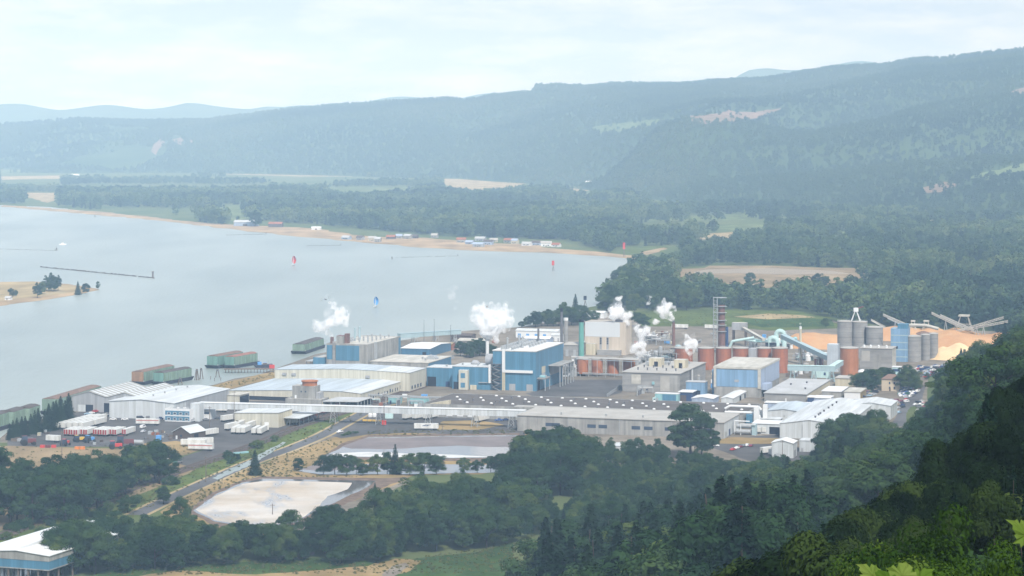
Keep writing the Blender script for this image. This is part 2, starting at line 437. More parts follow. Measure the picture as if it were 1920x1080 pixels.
HILLCUTS = [([(1275, 220), (1350, 212), (1470, 208), (1430, 221), (1380, 230), (1310, 232)], m_cut),
            ([(1110, 240), (1150, 232), (1210, 226), (1265, 222), (1230, 236), (1160, 248), (1125, 252)], m_cutg),
            ([(1885, 178), (1905, 168), (1935, 160), (1940, 175), (1910, 180)], m_cut),
            ([(1730, 352), (1770, 342), (1800, 346), (1775, 362), (1738, 364)], m_cut),
            ([(1800, 335), (1860, 322), (1930, 305), (1930, 330), (1860, 338)], m_cutg),
            ([(283, 285), (288, 272), (300, 262), (310, 268), (298, 280), (292, 292)], m_cut), ([(322, 262), (338, 258), (346, 266), (336, 274)], m_cut), ([(352, 266), (360, 262), (362, 270)], m_cut)]
for poly, m in HILLCUTS: hillpatch('clearing', poly, m)

# ---------------------------------------------------------------- river
m_water = bpy.data.materials.new('river_water'); m_water.use_nodes = True
t = m_water.node_tree; b = t.nodes['Principled BSDF']; l = t.links.new
b.inputs['Base Color'].default_value = (.17, .205, .22, 1); b.inputs['Roughness'].default_value = .32; b.inputs['IOR'].default_value = 1.33
tcw = N(t, 'ShaderNodeTexCoord'); mw = N(t, 'ShaderNodeMapping'); mw.inputs['Scale'].default_value = (1, .3, 1); mw.inputs['Rotation'].default_value = (0, 0, .35)
w1 = N(t, 'ShaderNodeTexNoise'); w1.inputs['Scale'].default_value = .16; w1.inputs['Detail'].default_value = 5; w1.inputs['Roughness'].default_value = .7
w2 = N(t, 'ShaderNodeTexNoise'); w2.inputs['Scale'].default_value = .006; w2.inputs['Detail'].default_value = 4
l(tcw.outputs['Object'], mw.inputs[0]); l(mw.outputs[0], w1.inputs['Vector']); l(mw.outputs[0], w2.inputs['Vector'])
bp = N(t, 'ShaderNodeBump'); bp.inputs['Strength'].default_value = .5; bp.inputs['Distance'].default_value = 2.2
l(w1.outputs['Fac'], bp.inputs['Height']); l(bp.outputs[0], b.inputs['Normal'])
rw = N(t, 'ShaderNodeValToRGB'); rw.color_ramp.elements[0].position = .35; rw.color_ramp.elements[0].color = (.19, .225, .215, 1)
rw.color_ramp.elements[1].position = .7; rw.color_ramp.elements[1].color = (.29, .325, .305, 1)
l(w2.outputs['Fac'], rw.inputs[0]); l(rw.outputs[0], b.inputs['Base Color'])
SHORE_FAR = [(-420, 372), (-120, 379), (0, 385), (90, 388), (200, 400), (290, 411), (370, 420), (430, 428), (520, 437), (600, 444), (680, 452), (760, 459), (860, 466), (960, 469), (1060, 473), (1130, 478), (1200, 484)]
SHORE_NEAR = [(1190, 515), (1165, 545), (1140, 565), (1095, 578), (1040, 600), (980, 613), (880, 620), (800, 628), (742, 640), (640, 655), (590, 665), (560, 676), (520, 690), (480, 704), (440, 710), (400, 722), (370, 728), (300, 740), (200, 760), (130, 772), (60, 790), (12, 812), (-10, 830), (-60, 900), (-400, 960)]
RIVER = [(-900, 376)] + SHORE_FAR + SHORE_NEAR + [(-900, 960)]
river_w = [G(*p) for p in RIVER]
sheet('river', river_w, .12, m_water, step=30, amp=5, seed=4)
beach = [G(*p) for p in [(0, 384), (200, 398), (370, 417), (430, 421), (500, 424), (580, 428), (640, 436), (700, 444), (800, 446), (900, 455), (1000, 458), (1040, 466), (1120, 472), (1200, 481), (1200, 486), (1060, 476), (860, 469), (680, 455), (520, 440), (290, 413), (0, 387)]]
sheet('sandy_beach', beach, .2, m_sand, step=40, amp=9, seed=9)
island = [G(*p) for p in [(-60, 532), (0, 529), (60, 528), (110, 531), (150, 536), (180, 541), (187, 544), (150, 552), (100, 560), (50, 567), (0, 574), (-60, 580)]]
sheet('river_island', island, .2, m_sand, step=10, amp=2, seed=11)
isl2 = [G(*p) for p in [(-60, 533), (0, 530), (60, 529), (110, 533), (150, 539), (170, 543), (140, 549), (90, 554), (40, 560), (0, 566), (-60, 572)]]
sheet('island_grass', isl2, .26, m_drypale, step=10, amp=3, seed=12)

# ---------------------------------------------------------------- fields and clearings of the valley (photograph polygons on level ground)
CLEAR = []; CLNAME = []
def clearing(name, poly, m, z=.06, amp=6, step=40):
    CLEAR.append(poly); CLNAME.append(name)
    sheet(name, [G(*p) for p in poly], z, m, step=step, amp=amp, seed=len(CLEAR))
clearing('stubble_field', [(0, 331), (110, 329), (118, 335), (0, 337)], m_drypale)
clearing('green_field', [(0, 313), (330, 313), (420, 318), (330, 326), (0, 326)], m_field)
clearing('stubble_field', [(355, 323), (480, 321), (640, 323), (660, 331), (560, 331), (430, 327)], m_drypale)
clearing('stubble_field', [(35, 361), (110, 362), (105, 376), (90, 380), (52, 370)], m_drypale)
clearing('green_field', [(375, 382), (455, 385), (455, 398), (470, 420), (425, 412), (432, 395)], m_field)
clearing('stubble_field', [(830, 335), (885, 333), (965, 335), (1000, 340), (960, 352), (900, 356), (850, 354), (832, 345)], m_drypale)
clearing('green_field', [(1170, 408), (1300, 404), (1390, 402), (1400, 412), (1280, 415), (1180, 416)], m_field)
clearing('green_field', [(1380, 401), (1520, 400), (1520, 408), (1390, 410)], m_field)
clearing('stubble_field', [(1300, 440), (1380, 434), (1384, 446), (1306, 450)], m_drypale)
clearing('stubble_field', [(1708, 410), (1760, 409), (1756, 418), (1712, 417)], m_drypale)
clearing('green_field', [(1760, 411), (1830, 408), (1900, 408), (1895, 416), (1770, 418)], m_field)
clearing('scrub_field', [(1640, 450), (1760, 456), (1870, 470), (1905, 490), (1800, 492), (1690, 478), (1650, 470)], m_grass, amp=14)
clearing('beach_clearing', [(1170, 462), (1250, 461), (1248, 473), (1180, 476)], m_grass)
clearing('sandy_track', [(1200, 474), (1245, 464), (1252, 467), (1212, 478)], m_sand, z=.1)
clearing('bare_mud_field', [(1255, 505), (1330, 498), (1450, 498), (1540, 502), (1640, 503), (1690, 507), (1640, 520), (1560, 534), (1520, 540), (1430, 540), (1330, 530), (1262, 524)], m_dirt, amp=22, step=45)
clearing('bare_mud_field', [(1780, 501), (1870, 500), (1868, 513), (1790, 518)], m_drypale)
for pl_, nm_ in (([(560, 352), (760, 350), (820, 356), (640, 360)], 0), ([(1180, 372), (1300, 367), (1360, 373), (1240, 380)], 0), ([(1500, 376), (1600, 371), (1680, 377), (1560, 384)], 0), ([(1330, 426), (1420, 419), (1500, 425), (1380, 434)], 0), ([(1030, 352), (1110, 350), (1160, 355), (1080, 359)], 1), ([(1500, 436), (1580, 432), (1640, 438), (1560, 444)], 0), ([(1180, 440), (1280, 434), (1300, 440), (1200, 448)], 1)):
    clearing('stubble_field' if nm_ else 'green_field', pl_, m_drypale if nm_ else m_field, amp=16, step=60)
clearing('mill_ground', [(960, 612), (1100, 582), (1190, 588), (1330, 590), (1460, 592), (1560, 600), (1600, 612), (1880, 622), (1870, 680), (1740, 760), (1640, 870), (1200, 870), (600, 870), (480, 860), (340, 830), (0, 830), (0, 800), (130, 770), (370, 722), (590, 660), (800, 625)], m_gravel, z=.05, amp=3)
clearing('meadow', [(1180, 585), (1330, 580), (1470, 583), (1560, 595), (1570, 616), (1440, 620), (1360, 612), (1200, 612)], m_grass, z=.08)
clearing('dry_meadow', [(1375, 594), (1440, 588), (1500, 591), (1530, 595), (1440, 599)], m_drypale, z=.12)
clearing('meadow', [(1390, 600), (1470, 594), (1560, 600), (1565, 612), (1430, 614)], m_meadow, z=.11)
sheet('pond', [G(*p) for p in [(1200, 484), (1268, 482), (1270, 494), (1205, 497)]], .14, m_water, step=20, amp=3)
sheet('mud_flat', [G(*p) for p in [(1330, 505), (1450, 503), (1560, 508), (1600, 514), (1480, 515), (1380, 512), (1300, 514)]], .12, mat('grey_mud', (.30, .25, .19), 1, scale=.01, spec=.1), step=40, amp=9, seed=3)
# ================================================================ trees
m_leafA = leafmat('broadleaf_foliage', [(.012, .032, .014), (.024, .056, .02), (.045, .085, .026), (.095, .13, .034)], .22)
m_leafB = leafmat('conifer_foliage', [(.009, .024, .015), (.016, .038, .02), (.028, .056, .026)], .1)
m_leafC = leafmat('cottonwood_foliage', [(.017, .042, .02), (.032, .066, .026), (.06, .1, .036)], .22)
m_leafD = leafmat('bright_sapling_foliage', [(.02, .048, .006), (.045, .09, .01), (.085, .135, .018)], .3)
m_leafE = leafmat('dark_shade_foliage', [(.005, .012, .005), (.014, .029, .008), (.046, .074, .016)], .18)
m_leafF = leafmat('distant_foliage', [(.016, .04, .024), (.042, .08, .038), (.085, .13, .05), (.14, .175, .065)], .15, .003, .5, 2.4)
m_leafG = leafmat('hill_foliage', [(.02, .045, .028), (.04, .075, .038), (.07, .11, .048), (.12, .15, .07)], .15, .0013, .22, 2.4)
m_bark = mat('bark', (.08, .066, .056), 1, scale=1.0, col2=(.04, .034, .03), spec=0)
nr = np.random.RandomState(11)
def quads_at(P, Nn, size, asp=1.35):
    """one bent leaf-spray quad at each point, facing its normal"""
    n = len(P); t = nr.normal(size=(n, 3)); t -= (t * Nn).sum(1, keepdims=True) * Nn; t /= np.linalg.norm(t, axis=1, keepdims=True) + 1e-9
    b = np.cross(Nn, t); s = size[:, None]
    V_ = np.stack([P - t * s * asp, P - b * s * .62, P + t * s * asp, P + b * s * .62], 1)
    V_[:, 0] -= Nn * s * .25; V_[:, 2] -= Nn * s * .25
    return V_.reshape(-1, 3), np.arange(n * 4).reshape(n, 4)
def unit(n):
    v = nr.normal(size=(n, 3)); return v / np.linalg.norm(v, axis=1, keepdims=True)
def crown_broad(h, w, nclump, per, size, base=.22, flat=1.0, narrow=0.0, seed=None):
    """leaf sprays on many rounded clumps that make an uneven crown"""
    if seed is not None: nr.seed(seed)
    c0 = h * (base + (1 - base) * .5); rz = h * (1 - base) * .5
    d = unit(nclump * 3); d = d[d[:, 2] > -.75][:nclump]; k = len(d)
    rad = .48 + .5 * nr.rand(k) ** .6
    wz = 1 - narrow * np.clip(d[:, 2], 0, 1) - .18 * np.clip(-d[:, 2], 0, 1)
    lop = 1 + .22 * np.sin(np.arctan2(d[:, 1], d[:, 0]) * 2 + nr.rand() * 6) + .12 * nr.normal(size=k)
    C = np.stack([d[:, 0] * w * .5 * rad * wz * lop, d[:, 1] * w * .5 * rad * wz * lop, c0 + d[:, 2] * rz * rad * (.93 + .1 * nr.rand(k))], 1)
    r = w * (.1 + .11 * nr.rand(k)) * (95 / max(nclump, 30)) ** .12
    P, Q = [], []
    for i in range(k):
        u = unit(per); u[:, 2] = np.where(u[:, 2] < -.45, -u[:, 2], u[:, 2])
        p = C[i] + u * (r[i] * (.6 + .45 * nr.rand(per))[:, None]) * np.array([1, 1, .78 * flat])
        nn = u * .95 + unit(per) * .42 + np.array([0, 0, .25]); nn /= np.linalg.norm(nn, axis=1, keepdims=True)
        P.append(p); Q.append(nn)
    P = np.concatenate(P); Q = np.concatenate(Q)
    return quads_at(P, Q, size * (.65 + .7 * nr.rand(len(P))))
def crown_conifer(h, w, tiers, per, size, base=.1, seed=None, ragged=.25):
    if seed is not None: nr.seed(seed)
    P, Q = [], []
    for i in range(tiers):
        t = (i + nr.rand() * .5) / tiers; z = h * (base + (1 - base) * t); rr = w * .5 * (1 - t) ** .82 + .15
        nb = max(3, int(9 * (1 - t) + 3)); a0 = nr.rand() * 6
        for j in range(nb):
            a = a0 + 2 * math.pi * (j + .5 * nr.rand()) / nb; ln = rr * (1 - ragged + 2 * ragged * nr.rand() * .8)
            k = max(2, int(per * (.35 + ln / (w * .5))))
            s = nr.rand(k) ** .7; lat = (nr.rand(k) - .5) * ln * .55 * (1.1 - s * .6)
            x = np.cos(a) * s * ln - np.sin(a) * lat; y = np.sin(a) * s * ln + np.cos(a) * lat
            zz = z - s * ln * .34 - nr.rand(k) * h * .02 + .05 * ln
            P.append(np.stack([x, y, zz], 1))
            nn = np.stack([np.cos(a) * .35 + 0 * s, np.sin(a) * .35 + 0 * s, .8 + 0 * s], 1) + .55 * unit(k)
            Q.append(nn / np.linalg.norm(nn, axis=1, keepdims=True))
    P = np.concatenate(P); Q = np.concatenate(Q)
    return quads_at(P, Q, size * (.6 + .7 * nr.rand(len(P))), 1.5)
def trunk_mesh(name, h, r, limbs=5, crown_w=8, top=.8):
    b = MB(); pts = []
    x = y = 0
    for i in range(5):
        t = i / 4; pts.append(((x, y, h * top * t), r * (1 - .75 * t))); x += rnd.uniform(-.02, .02) * h; y += rnd.uniform(-.02, .02) * h
    for (a, ra), (c, rc) in zip(pts, pts[1:]): b.tube(a, c, ra, m_bark, 7, rc)
    for i in range(limbs):
        t = rnd.uniform(.3, .75); k = t * 4; j = min(3, int(k)); A = Vector(pts[j][0]).lerp(Vector(pts[j + 1][0]), k - j)
        an = rnd.uniform(0, 6.28); l_ = crown_w * rnd.uniform(.22, .4)
        b.tube(A, A + Vector((math.cos(an) * l_, math.sin(an) * l_, l_ * .8)), r * .35, m_bark, 5, r * .1)
    return b.mesh(name, True)
PROTO = {}
def proto(key, kind, n, lm, **kw):
    PROTO[key] = []
    for i in range(n):
        if kind == 'b': V_, Q_ = crown_broad(seed=100 + len(PROTO) * 17 + i, **kw); lim = 6
        else: V_, Q_ = crown_conifer(seed=300 + len(PROTO) * 17 + i, **kw); lim = 0
        cm = npmesh('crown', V_, Q_, [lm])
        h = kw['h']; tm = trunk_mesh('trunk', h, h * (.018 if kind == 'b' else .012), lim, kw['w'], .8 if kind == 'b' else .9)
        PROTO[key].append((cm, tm, V_, Q_, lm))
# unit trees 20 m high; scaled when placed
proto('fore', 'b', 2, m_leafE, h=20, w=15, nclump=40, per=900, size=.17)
proto('sapling', 'b', 2, m_leafD, h=20, w=15, nclump=90, per=420, size=.145, base=.05)
proto('near', 'b', 4, m_leafA, h=20, w=15.5, nclump=46, per=240, size=.31, base=.02)
proto('cotton', 'b', 3, m_leafC, h=20, w=11, nclump=44, per=190, size=.31, base=.03, narrow=.35)
proto('conifer', 'c', 3, m_leafB, h=20, w=8.5, tiers=34, per=22, size=.3, base=.06)
proto('fir', 'c', 2, m_leafB, h=20, w=7.4, tiers=42, per=34, size=.32, base=.12, ragged=.35)
proto('bush', 'b', 2, m_leafA, h=20, w=30, nclump=40, per=70, size=.8, base=0)
m_tuft = leafmat('dry_weed', [(.06, .085, .03), (.12, .13, .05), (.2, .18, .08)], .2, .05)
proto('tuft', 'b', 2, m_tuft, h=20, w=30, nclump=16, per=14, size=2.2, base=0)
proto('far', 'b', 4, m_leafF, h=20, w=15, nclump=26, per=13, size=1.25, base=.05)
proto('farpop', 'b', 2, m_leafF, h=20, w=9, nclump=20, per=12, size=1.1, base=.03, narrow=.3)
proto('hillb', 'b', 3, m_leafG, h=20, w=16, nclump=22, per=13, size=1.3, base=.0)
proto('hillc', 'c', 2, m_leafG, h=20, w=9, tiers=10, per=4, size=1.1, base=.0)
proto('farcon', 'c', 2, m_leafB, h=20, w=8, tiers=11, per=4, size=1.0, base=.0)

KINDNAME = {'fore': 'broadleaf_tree', 'sapling': 'sapling_tree', 'near': 'broadleaf_tree', 'cotton': 'cottonwood_tree', 'conifer': 'conifer_tree', 'fir': 'fir_tree', 'bush': 'bush'}
NTREE = {}
def tree(key, loc, h, label, group=None, w=1.0, name=None, cat=None):
    """one tree: Empty at its foot, trunk and crown below it"""
    cm, tm = rnd.choice(PROTO[key])[:2]; s = h / 20
    r = empty(name or KINDNAME[key], loc, rnd.uniform(0, 6.28)); r.scale = (s * w, s * w, s)
    linko('trunk', tm, r); linko('crown', cm, r)
    NTREE[label] = NTREE.get(label, 0) + 1
    return tag(r, label, cat or ('bush' if key == 'bush' else 'tree'), group)
def tree_px(key, px, pyb, h, label, group=None, w=1.0, **k):
    p = G(px, pyb); return tree(key, (p.x, p.y, 0), h, label, group, w, **k)

# ---------------- masses of trees nobody could count: points with instanced trees
def forest(name, label, pts, keys, smin, smax, kindp=None, hs=None):
    """pts (n,3); one instanced tree at every point"""
    coll = bpy.data.collections.new(name + '_kinds'); k = 0
    for key in keys:
        for cm, tm, V_, Q_, lm in PROTO[key]:
            b = bpy.data.objects.new('%s_%02d' % (name, k), cm); coll.objects.link(b); k += 1
    n = len(pts); me = bpy.data.meshes.new(name); me.vertices.add(n); me.vertices.foreach_set('co', np.asarray(pts, np.float32).ravel())
    def attr(nm, typ, val): a = me.attributes.new(nm, typ, 'POINT'); a.data.foreach_set('value', val)
    attr('scl', 'FLOAT', np.float32(smin + (smax - smin) * nr.rand(n) ** 1.3 if hs is None else hs)); attr('rot', 'FLOAT', np.float32(nr.rand(n) * 6.28))
    attr('idx', 'INT', (nr.randint(0, k, n) if kindp is None else kindp(n, k)).astype(np.int32)); me.update()
    o = linko(name, me); tag(o, label, 'woodland', None, 'stuff')
    ng = bpy.data.node_groups.new(name, 'GeometryNodeTree')
    ng.interface.new_socket('Geometry', in_out='INPUT', socket_type='NodeSocketGeometry'); ng.interface.new_socket('Geometry', in_out='OUTPUT', socket_type='NodeSocketGeometry')
    gi = ng.nodes.new('NodeGroupInput'); go = ng.nodes.new('NodeGroupOutput')
    ci = ng.nodes.new('GeometryNodeCollectionInfo'); ci.inputs['Collection'].default_value = coll; ci.inputs['Separate Children'].default_value = True; ci.inputs['Reset Children'].default_value = True
    ip = ng.nodes.new('GeometryNodeInstanceOnPoints'); ip.inputs['Pick Instance'].default_value = True
    def na(nm, typ): a = ng.nodes.new('GeometryNodeInputNamedAttribute'); a.data_type = typ; a.inputs[0].default_value = nm; return a.outputs['Attribute']
    cz = ng.nodes.new('ShaderNodeCombineXYZ'); l = ng.links.new
    l(na('rot', 'FLOAT'), cz.inputs['Z']); l(gi.outputs[0], ip.inputs['Points']); l(ci.outputs[0], ip.inputs['Instance']); l(cz.outputs[0], ip.inputs['Rotation'])
    l(na('scl', 'FLOAT'), ip.inputs['Scale']); l(na('idx', 'INT'), ip.inputs['Instance Index']); l(ip.outputs[0], go.inputs[0])
    md = o.modifiers.new('trees', 'NODES'); md.node_group = ng
    return o
def clear_of(px, py, polys):
    k = np.zeros(px.shape, bool)
    for p in polys: k |= npinpoly(px, py, p)
    return ~k
# valley woods: everything level beyond the mill that is not water, field or yard
def scatter(ymin, ymax, sp, amax=.225):
    n = int((ymax - ymin) * (2 * amax * (ymin + ymax) / 2) / sp ** 2)
    y = np.sqrt(ymin ** 2 + nr.rand(n) * (ymax ** 2 - ymin ** 2)); a = (nr.rand(n) * 2 - 1) * amax
    return a * y, y
FB = Field(-3000, 3000, 2400, 9500, 140, 160, 420, 3, 8.3)
def valley(ymin, ymax, sp, cut):
    x, y = scatter(ymin, ymax, sp)
    px = CX + F * x / y; py = HY + F * CAMZ / y
    k = clear_of(px, py, [RIVER, [(1150, 468), (1280, 468), (1280, 500), (1150, 500)]] + CLEAR) & (hz(x, y) <= 0)
    low = [c for c, nm in zip(CLEAR, CLNAME) if nm not in ('mill_ground', 'meadow', 'dry_meadow', 'bare_mud_field', 'scrub_field')]
    mud = [c for c, nm in zip(CLEAR, CLNAME) if nm == 'bare_mud_field']; scrub = [c for c, nm in zip(CLEAR, CLNAME) if nm == 'scrub_field']
    k |= ~clear_of(px, py, scrub) & (nr.rand(len(px)) < .3)
    k &= clear_of(px, py - 11 * F / y, low) & clear_of(px, py - 20 * F / y, low) & clear_of(px, py - 15 * F / y, mud)
    k &= ~((px < 200) & (py > 500)) & (FB(x, y) > cut + np.clip((y - 2700) / 2200, 0, .07))
    k &= ~((px < 1130) & (py > 480)) & ~((px < 1300) & (py > 584))
    # the open strand below the houses
    sh = np.interp(px, [p[0] for p in SHORE_FAR], [p[1] for p in SHORE_FAR])
    k &= ~((py > sh - np.interp(px, [0, 420, 470, 640, 1060, 1150, 1200], [3, 5, 20, 22, 22, 4, 2])) & (py < sh + 3))
    return np.stack([x[k], y[k], 0 * x[k]], 1)
FL = 'farlike'
forest('valley_woods', 'blue green woods covering the river plain beyond the mill', np.concatenate([valley(2060, 4200, 12, -.45), valley(4200, 6200, 15, -.42)]), ['far', 'farpop', 'far', 'farcon'], .6, 1.35)
forest('plain_woods', 'hazy woods and tree lines between the fields at the foot of the hills', valley(6200, 9200, 19, -.12), ['far', 'farpop'], .55, 1.1)
x, y = scatter(4300, 11000, 16, .222)
h = hz(x, y); px = CX + F * x / y; py = HY + F * (CAMZ - h) / y
k = (h > 1) & (clear_of(px, py, [c[0] for c in HILLCUTS]) | (nr.rand(len(px)) < .13)) & (FA(x * 1.7 + 300, y) > -.55)
forest('hill_woods', 'hazy forest covering the long hills', np.stack([x[k], y[k], h[k]], 1), ['hillb', 'hillc', 'hillb'], .45, .85)
# ================================================================ the mill: materials and builders
S = (.16, (.5, .5, .03))
m_whitewall = mat('white_metal_siding', (.56, .59, .61), .5, scale=.08, var=.03, streak=(.24, (.6, .6, .02)), corr=(2.4, .12, 'X'))
m_whiteroof = mat('white_metal_roof', (.58, .605, .62), .5, scale=.05, var=.03, streak=(.26, (.35, .02, .3)), corr=(3, .07, 'X'))
m_paleblueroof = mat('pale_blue_grey_roof', (.46, .52, .57), .5, scale=.03, var=.04, streak=(.26, (.3, .02, .3)), corr=(4, .07, 'X'))
m_greymetal = mat('grey_metal_siding', (.36, .37, .39), .5, scale=.07, var=.04, streak=(.26, (.6, .6, .02)), corr=(2.4, .15, 'X'))
m_stripe = mat('striped_skylight_roof', (.3, .29, .265), .6, scale=.06, var=.06, corr=(6.0, .0, 'Y'))
m_cream = mat('cream_metal_siding', (.55, .53, .45), .55, scale=.06, var=.03, streak=(.24, (.6, .6, .02)), corr=(2.2, .13, 'X'))
m_creamy = mat('yellowed_cream_siding', (.55, .5, .38), .55, scale=.06, var=.03, streak=(.24, (.6, .6, .02)))
m_creamroof = mat('cream_membrane_roof', (.53, .51, .46), .8, scale=.05, var=.06, streak=(.26, (.2, .05, .3)))
m_conc = mat('stained_concrete', (.36, .355, .34), .9, scale=.12, var=.12, streak=(.3, (.35, .35, .03)), corr=(6, .14, 'X'))
m_concband = mat('banded_concrete', (.32, .315, .31), .9, scale=.1, var=.12, streak=(.22, (.04, .04, .4)), corr=(4, .18, 'Z'))
m_concroof = mat('dusty_concrete_roof', (.4, .385, .355), .95, scale=.1, var=.12)
m_blue = mat('blue_metal_siding', (.08, .215, .335), .45, scale=.05, var=.05, streak=(.24, (.5, .5, .02)), corr=(1.6, .14, 'X'))
m_blue2 = mat('dark_blue_siding', (.06, .17, .29), .45, scale=.05, var=.05, streak=(.24, (.5, .5, .02)), corr=(1.6, .12, 'X'))
m_paleblue = mat('pale_blue_siding', (.2, .335, .5), .5, scale=.05, var=.04, streak=(.24, (.5, .5, .02)), corr=(2.0, .1, 'X'))
m_lav = mat('lavender_blue_siding', (.36, .43, .56), .5, scale=.05, var=.04, streak=(.24, (.5, .5, .02)), corr=(2.0, .1, 'Y'))
m_navy = mat('navy_panel', (.03, .06, .15), .5, scale=.2)
m_teal = mat('teal_paint', (.26, .47, .5), .5, scale=.2, var=.06, streak=(.15, (.5, .5, .05)))
m_paleteal = mat('pale_aqua_paint', (.5, .68, .68), .5, scale=.2, var=.06, streak=(.15, (.5, .5, .05)))
m_tealgrey = mat('grey_teal_siding', (.33, .44, .47), .55, scale=.1, var=.06, corr=(3, .1, 'X'))
m_greenst = mat('green_stack_paint', (.12, .33, .29), .5, scale=.3, var=.06, streak=(.15, (.8, .8, .05)))
m_rust = mat('orange_tile_tank', (.44, .165, .07), .75, scale=.25, var=.1, streak=(.25, (.5, .5, .06)), corr=(1.6, .12, 'Z'))
m_rust2 = mat('rust_red_tank', (.36, .13, .065), .75, scale=.25, var=.1, streak=(.28, (.5, .5, .06)), corr=(2.2, .12, 'Z'))
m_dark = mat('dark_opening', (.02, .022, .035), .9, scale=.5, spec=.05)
m_glass = mat('window_glass', (.05, .075, .12), .15, scale=.4, spec=.6)
m_tar = mat('tar_and_gravel_roof', (.135, .122, .115), .95, scale=.06, var=.1, streak=(.2, (.04, .2, .3)), spec=.05)
m_tarlt = mat('light_gravel_roof', (.36, .35, .33), .95, scale=.05, var=.1, streak=(.15, (.04, .2, .3)))
m_greyroof = mat('grey_felt_roof', (.45, .46, .47), .9, scale=.05, var=.07, streak=(.14, (.1, .05, .3)))
m_steel = mat('galvanised_steel', (.42, .44, .45), .45, metal=.3, scale=.4)
m_dksteel = mat('dark_steelwork', (.13, .13, .14), .6, scale=.4)
m_white = mat('white_paint', (.66, .67, .67), .4, scale=.3, var=.03)
m_wood = mat('weathered_timber', (.16, .125, .1), .95, scale=.5, var=.15)
m_brown = mat('brown_plank_siding', (.105, .08, .07), .9, scale=.3, var=.12, corr=(.8, .2, 'X'))
m_brick = mat('dark_red_brick', (.2, .105, .085), .9, scale=.4, var=.1, streak=(.3, (.6, .6, .04)))
m_bargegreen = mat('faded_green_barge_side', (.22, .31, .24), .7, scale=.25, var=.08, streak=(.25, (.5, .5, .05)), corr=(4.5, .3, 'Y'))
m_bargegreen2 = mat('sea_green_barge_end', (.16, .30, .26), .7, scale=.25, var=.08, streak=(.2, (.5, .5, .05)), corr=(4.0, .3, 'X'))
m_bargerust = mat('rusty_brown_barge_side', (.33, .19, .105), .8, scale=.25, var=.12, streak=(.25, (.5, .5, .05)), corr=(4.0, .25, 'X'))
m_bargeroof = mat('wood_chip_load', (.2, .13, .1), 1, scale=.2, var=.14)
m_bargeroof2 = mat('dark_chip_load', (.1, .085, .08), 1, scale=.2, var=.14)
m_hull = mat('black_hull', (.028, .027, .04), .6, scale=.3)
m_boxcar = mat('maroon_boxcar_paint', (.16, .045, .05), .7, scale=.3, var=.1, streak=(.2, (.5, .5, .1)))
m_red = mat('red_paint', (.5, .05, .045), .5, scale=.5, var=.06)
m_orange = mat('orange_paint', (.62, .2, .04), .5, scale=.5, var=.06)
m_yellow = mat('yellow_paint', (.62, .4, .06), .5, scale=.5, var=.06)
m_bluep = mat('bright_blue_paint', (.1, .3, .62), .5, scale=.5, var=.06)
m_rubber = mat('black_rubber', (.02, .02, .022), .8, scale=1)
m_trailer = mat('white_trailer_skin', (.66, .66, .64), .4, scale=.25, var=.04, streak=(.24, (.7, .7, .1)))
m_chips = mat('wood_chips', (.46, .29, .16), 1, scale=.07, var=.1, col2=(.42, .225, .11), bump=.5, spec=0)
m_chips2 = mat('fresh_wood_chips', (.66, .49, .29), 1, scale=.08, var=.06, bump=.5, spec=0)
m_barkpile = mat('bark_mulch', (.2, .13, .1), 1, scale=.12, var=.14, bump=.5, spec=0)
m_car = mat('car_paint', (1, 1, 1), .25, scale=1, var=.02, spec=.6, objcol=True)
SITES = []
ROT = R(-17)
